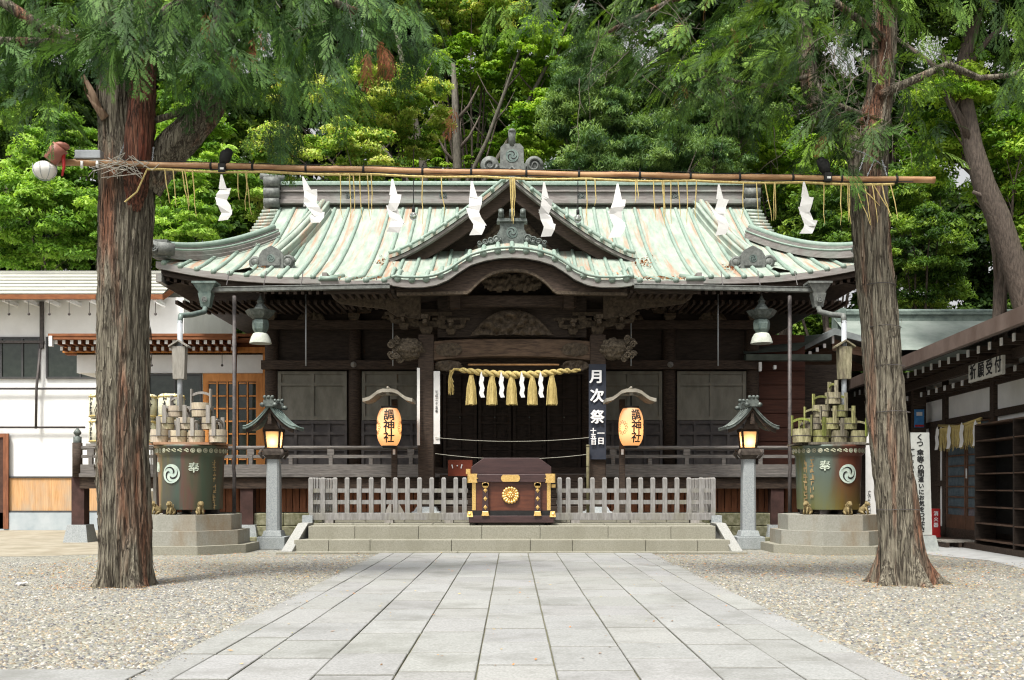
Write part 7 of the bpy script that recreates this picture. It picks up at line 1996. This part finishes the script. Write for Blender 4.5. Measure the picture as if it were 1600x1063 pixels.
mb = MB(); twigs(mb, (1250,1420,20,230), 60, 1); twigs(mb, (900,1120,20,150), 26, 2, D=14.6, ln=(60,170), r=.008); twigs(mb, (1200,1330,90,220), 30, 5); part('twigs', mb, mat('grey_twig', (.10,.085,.065), (.2,.175,.14), ns=9), rt_).__setitem__('kind', 'stuff')
mb = MB(); twigs(mb, (240,370,0,110), 26, 3, r=.006); twigs(mb, (400,560,0,120), 16, 4, r=.006); part('twigs', mb, mat('grey_twig_left', (.12,.10,.08), (.24,.21,.17), ns=9), lt_).__setitem__('kind', 'stuff')
# flat feathery sprays
def spray_template():
    """drooping cypress frond of unit length: a rachis with well separated jagged fingers"""
    q = []; tn = []; rnd_ = random.Random(5)
    def strip(x, y, a, l, w, t):
        ca, sa = math.cos(a), math.sin(a); zc_ = lambda r: -.30*r*r
        pts = [(x, y), (x+ca*l*.5-sa*w, y+sa*l*.5+ca*w), (x+ca*l, y+sa*l), (x+ca*l*.5+sa*w, y+sa*l*.5-ca*w)]
        q.append([(a_, b_, zc_(math.hypot(a_, b_))) for a_, b_ in pts]); tn.append(t)
    n = 9
    for i in range(n):
        t = .04+.86*i/n; yy = .05*math.sin(t*4)
        strip(t-.08, yy, 0, .24, .007, .7)
        for s in (-1, 1):
            l = (.52*(1-t)**.55*(.5+.5*min(1, t*4)))*rnd_.uniform(.6,1.15); a = s*rnd_.uniform(.4,.8); tt = t+rnd_.uniform(-.05,.05); g = rnd_.uniform(.65, 1.35)
            strip(tt, yy, a, l, .006, g)
            m = max(2, int(l/.06))
            for k in range(m):
                u = .25+.75*k/m; px, py = tt+math.cos(a)*l*u, yy+math.sin(a)*l*u; l2 = (.07*(1-u)+.03)*rnd_.uniform(.8,1.2)
                strip(px, py, a-.42, l2, .008, g*(.8+.5*u)); strip(px, py, a+.42, l2, .008, g*(.8+.5*u))
    for a in (-.25, 0, .25): strip(.86, .02, a, .16, .010, 1.4)
    return np.array(q).reshape(-1, 4, 3), np.repeat(np.array(tn), 4)
TPL, TTN = spray_template()
def sprays(parent, name, specs, seed, pal, size=(.45,.85)):
    """specs: (px, py, D, spread_px, spread_py, count, heading) heading: horizontal direction the sprays reach"""
    rng = np.random.default_rng(seed); V = []; Cc = []
    pal = np.array(pal)
    for (px, py, D, sx, sy, n, hx, dn) in specs:
        for i in range(int(n*.62)):
            c = np.array(P(px+rng.uniform(-1,1)*sx, py+rng.uniform(-1,1)*sy, D+rng.normal()*.35))
            h = np.array([hx+rng.normal()*.5, -.25+rng.normal()*.55, 0.]); h /= np.linalg.norm(h)
            dn_ = dn+rng.normal()*.25; ax = h*math.cos(dn_)+np.array([0,0,-1.])*math.sin(dn_)
            up0 = np.array([0,0,1.])*math.cos(dn_)+h*math.sin(dn_); side = np.cross(up0, ax)
            ro = rng.normal()*.5; s2 = side*math.cos(ro)+up0*math.sin(ro); u2 = np.cross(ax, s2)
            L_ = rng.uniform(*size); k = TPL*L_
            V.append((c + k[...,0:1]*ax + k[...,1:2]*s2 + k[...,2:3]*u2*1.0).reshape(-1,3))
            t = rng.random(); j = min(len(pal)-2, int(t*(len(pal)-1))); fr_ = t*(len(pal)-1)-j
            base = pal[j]*(1-fr_)+pal[j+1]*fr_
            col = np.repeat(base[None]*rng.uniform(.8,1.2), TPL.shape[0]*4, 0)*TTN[:,None]
            Cc.append(col)
    v = np.concatenate(V); c = np.concatenate(Cc); f = np.arange(len(v)).reshape(-1,4)
    return part(name, np_mesh(name, v-np.array(parent.location), f, c, SPRAY), None, parent, world=False)
PC = [(.018,.045,.014),(.034,.08,.022),(.06,.125,.03),(.13,.24,.05)]
PG = [(.014,.034,.010),(.03,.066,.015),(.065,.13,.024),(.18,.30,.045)]
sprays(lt_, 'crown', [(190,15,14.3,70,40,80,.2,.9),(150,55,14.1,60,18,26,-.6,.4),(185,62,14.0,40,14,24,.1,1.0),(310,60,14.2,60,40,90,.3,.9),(335,105,14.1,45,28,60,.5,.5),(270,20,14.4,70,40,80,.3,.9),(60,110,14.6,60,50,70,-.6,.8),(50,160,14.5,60,15,22,.4,.6),
    (90,30,15.2,80,50,70,-.3,.9),(20,60,15.4,50,50,40,-.6,.9),(400,60,14.6,60,70,80,.5,.9),(480,70,14.6,60,50,80,.2,.9),(530,135,14.4,50,12,24,.2,.7),(600,20,14.8,80,40,60,.5,.9),(430,160,15.4,40,60,40,.1,1.1),(330,-30,14.8,200,40,160,.2,.9),(560,20,15.2,100,40,60,0,.9),(40,-30,15,90,40,60,-.5,.9),(650,70,15.3,50,40,24,.3,.9)], 1, PC)
sprays(lt_, 'dead_sprays', [(598,75,14.3,14,20,16,.35,1.2),(575,85,14.3,5,12,5,-.1,1.4),(325,15,14.2,6,10,3,0,1.2),(365,75,14.2,5,5,2,0,1),(715,175,15.2,8,12,6,0,1.3),(400,60,15.0,10,30,8,0,1.3)], 2, [(.20,.075,.035),(.32,.13,.07)], size=(.3,.5))
sprays(rt_, 'crown', [(1230,40,14.4,60,50,80,-.5,.5),(1190,70,14.3,70,25,50,-.7,.3),(1120,60,14.6,90,50,90,-.6,.5),(1060,100,14.6,70,30,60,-.7,.4),(1000,60,15,80,60,60,-.5,.6),(1250,110,14.6,60,50,60,-.3,.6),(1130,150,14.9,70,40,50,-.3,.9),(1300,170,14.8,40,30,40,-.4,.5),(1330,200,14.7,60,25,60,-.5,.4),(1290,240,15.0,50,30,40,-.3,.7),
    (1420,90,15.4,50,50,40,.3,.7),(1585,50,13.6,25,70,40,.1,1.2),(1590,120,13.6,20,12,12,-.3,.7),(1350,30,15.6,50,60,50,0,.8),(1150,-20,15.0,160,30,130,-.4,.7),(900,30,15.4,70,40,50,-.5,.7),(1420,-20,15,120,30,70,.2,.8),(1380,210,14.6,20,20,14,.2,.5),(1440,190,15.8,30,50,24,.3,.8),(820,10,15.8,60,30,24,-.5,.7)], 3, PG, size=(.4,.75))
sprays(rt_, 'dead_sprays', [(1140,30,14.8,60,40,14,-.2,.9),(1080,40,14.9,20,20,6,0,1),(1300,190,15.1,20,20,8,0,1.1),(1060,130,15.0,12,10,4,0,1)], 4, [(.16,.07,.03),(.26,.12,.05)], size=(.2,.36))

# ================================================================== camera, light, sky
cam = bpy.data.cameras.new('camera'); co = bpy.data.objects.new('camera', cam); COL.objects.link(co)
co.location = (0, 0, EYE); co.rotation_euler = (R(90), 0, 0)
cam.sensor_width = 36; cam.lens = 36*F/1600; cam.shift_y = (HZ-531.5)/1600; cam.shift_x = 0
cam.clip_end = 2000; cam.clip_start = .05; SC.camera = co
w = bpy.data.worlds.new('World'); SC.world = w; w.use_nodes = True
nt = w.node_tree; bg = nt.nodes['Background']; sky = nt.nodes.new('ShaderNodeTexSky'); sky.sky_type = 'NISHITA'; sky.sun_disc = False
EL, AZ = R(62), R(-152)                    # sun azimuth from +Y towards +X: behind the camera on the left
sky.sun_elevation = EL; sky.sun_rotation = AZ; sky.air_density = 1.0; sky.dust_density = 6; sky.ozone_density = 1
hs = nt.nodes.new('ShaderNodeHueSaturation'); hs.inputs['Saturation'].default_value = .04; hs.inputs['Value'].default_value = 1.9
nt.links.new(sky.outputs[0], hs.inputs['Color']); nt.links.new(hs.outputs[0], bg.inputs[0]); bg.inputs[1].default_value = .105
sl_ = bpy.data.lights.new('sun', 'SUN'); so = bpy.data.objects.new('sun', sl_); COL.objects.link(so)
sl_.energy = 4.7; sl_.angle = R(10); sl_.color = (1, .96, .88)
sd = Vector((math.sin(AZ)*math.cos(EL), math.cos(AZ)*math.cos(EL), math.sin(EL)))
so.rotation_euler = sd.to_track_quat('Z', 'Y').to_euler(); so.location = sd*60
SC.view_settings.view_transform = 'Standard'; SC.view_settings.look = 'None'; SC.view_settings.exposure = .12; SC.view_settings.gamma = 1
SC.render.engine = 'CYCLES'; SC.cycles.use_denoising = True
SC.cycles.filter_width = 1.15; SC.cycles.max_bounces = 6; SC.cycles.transparent_max_bounces = 6; SC.cycles.transmission_bounces = 4; SC.cycles.diffuse_bounces = 4
SC.cycles.caustics_reflective = False; SC.cycles.caustics_refractive = False; SC.cycles.sample_clamp_indirect = 5
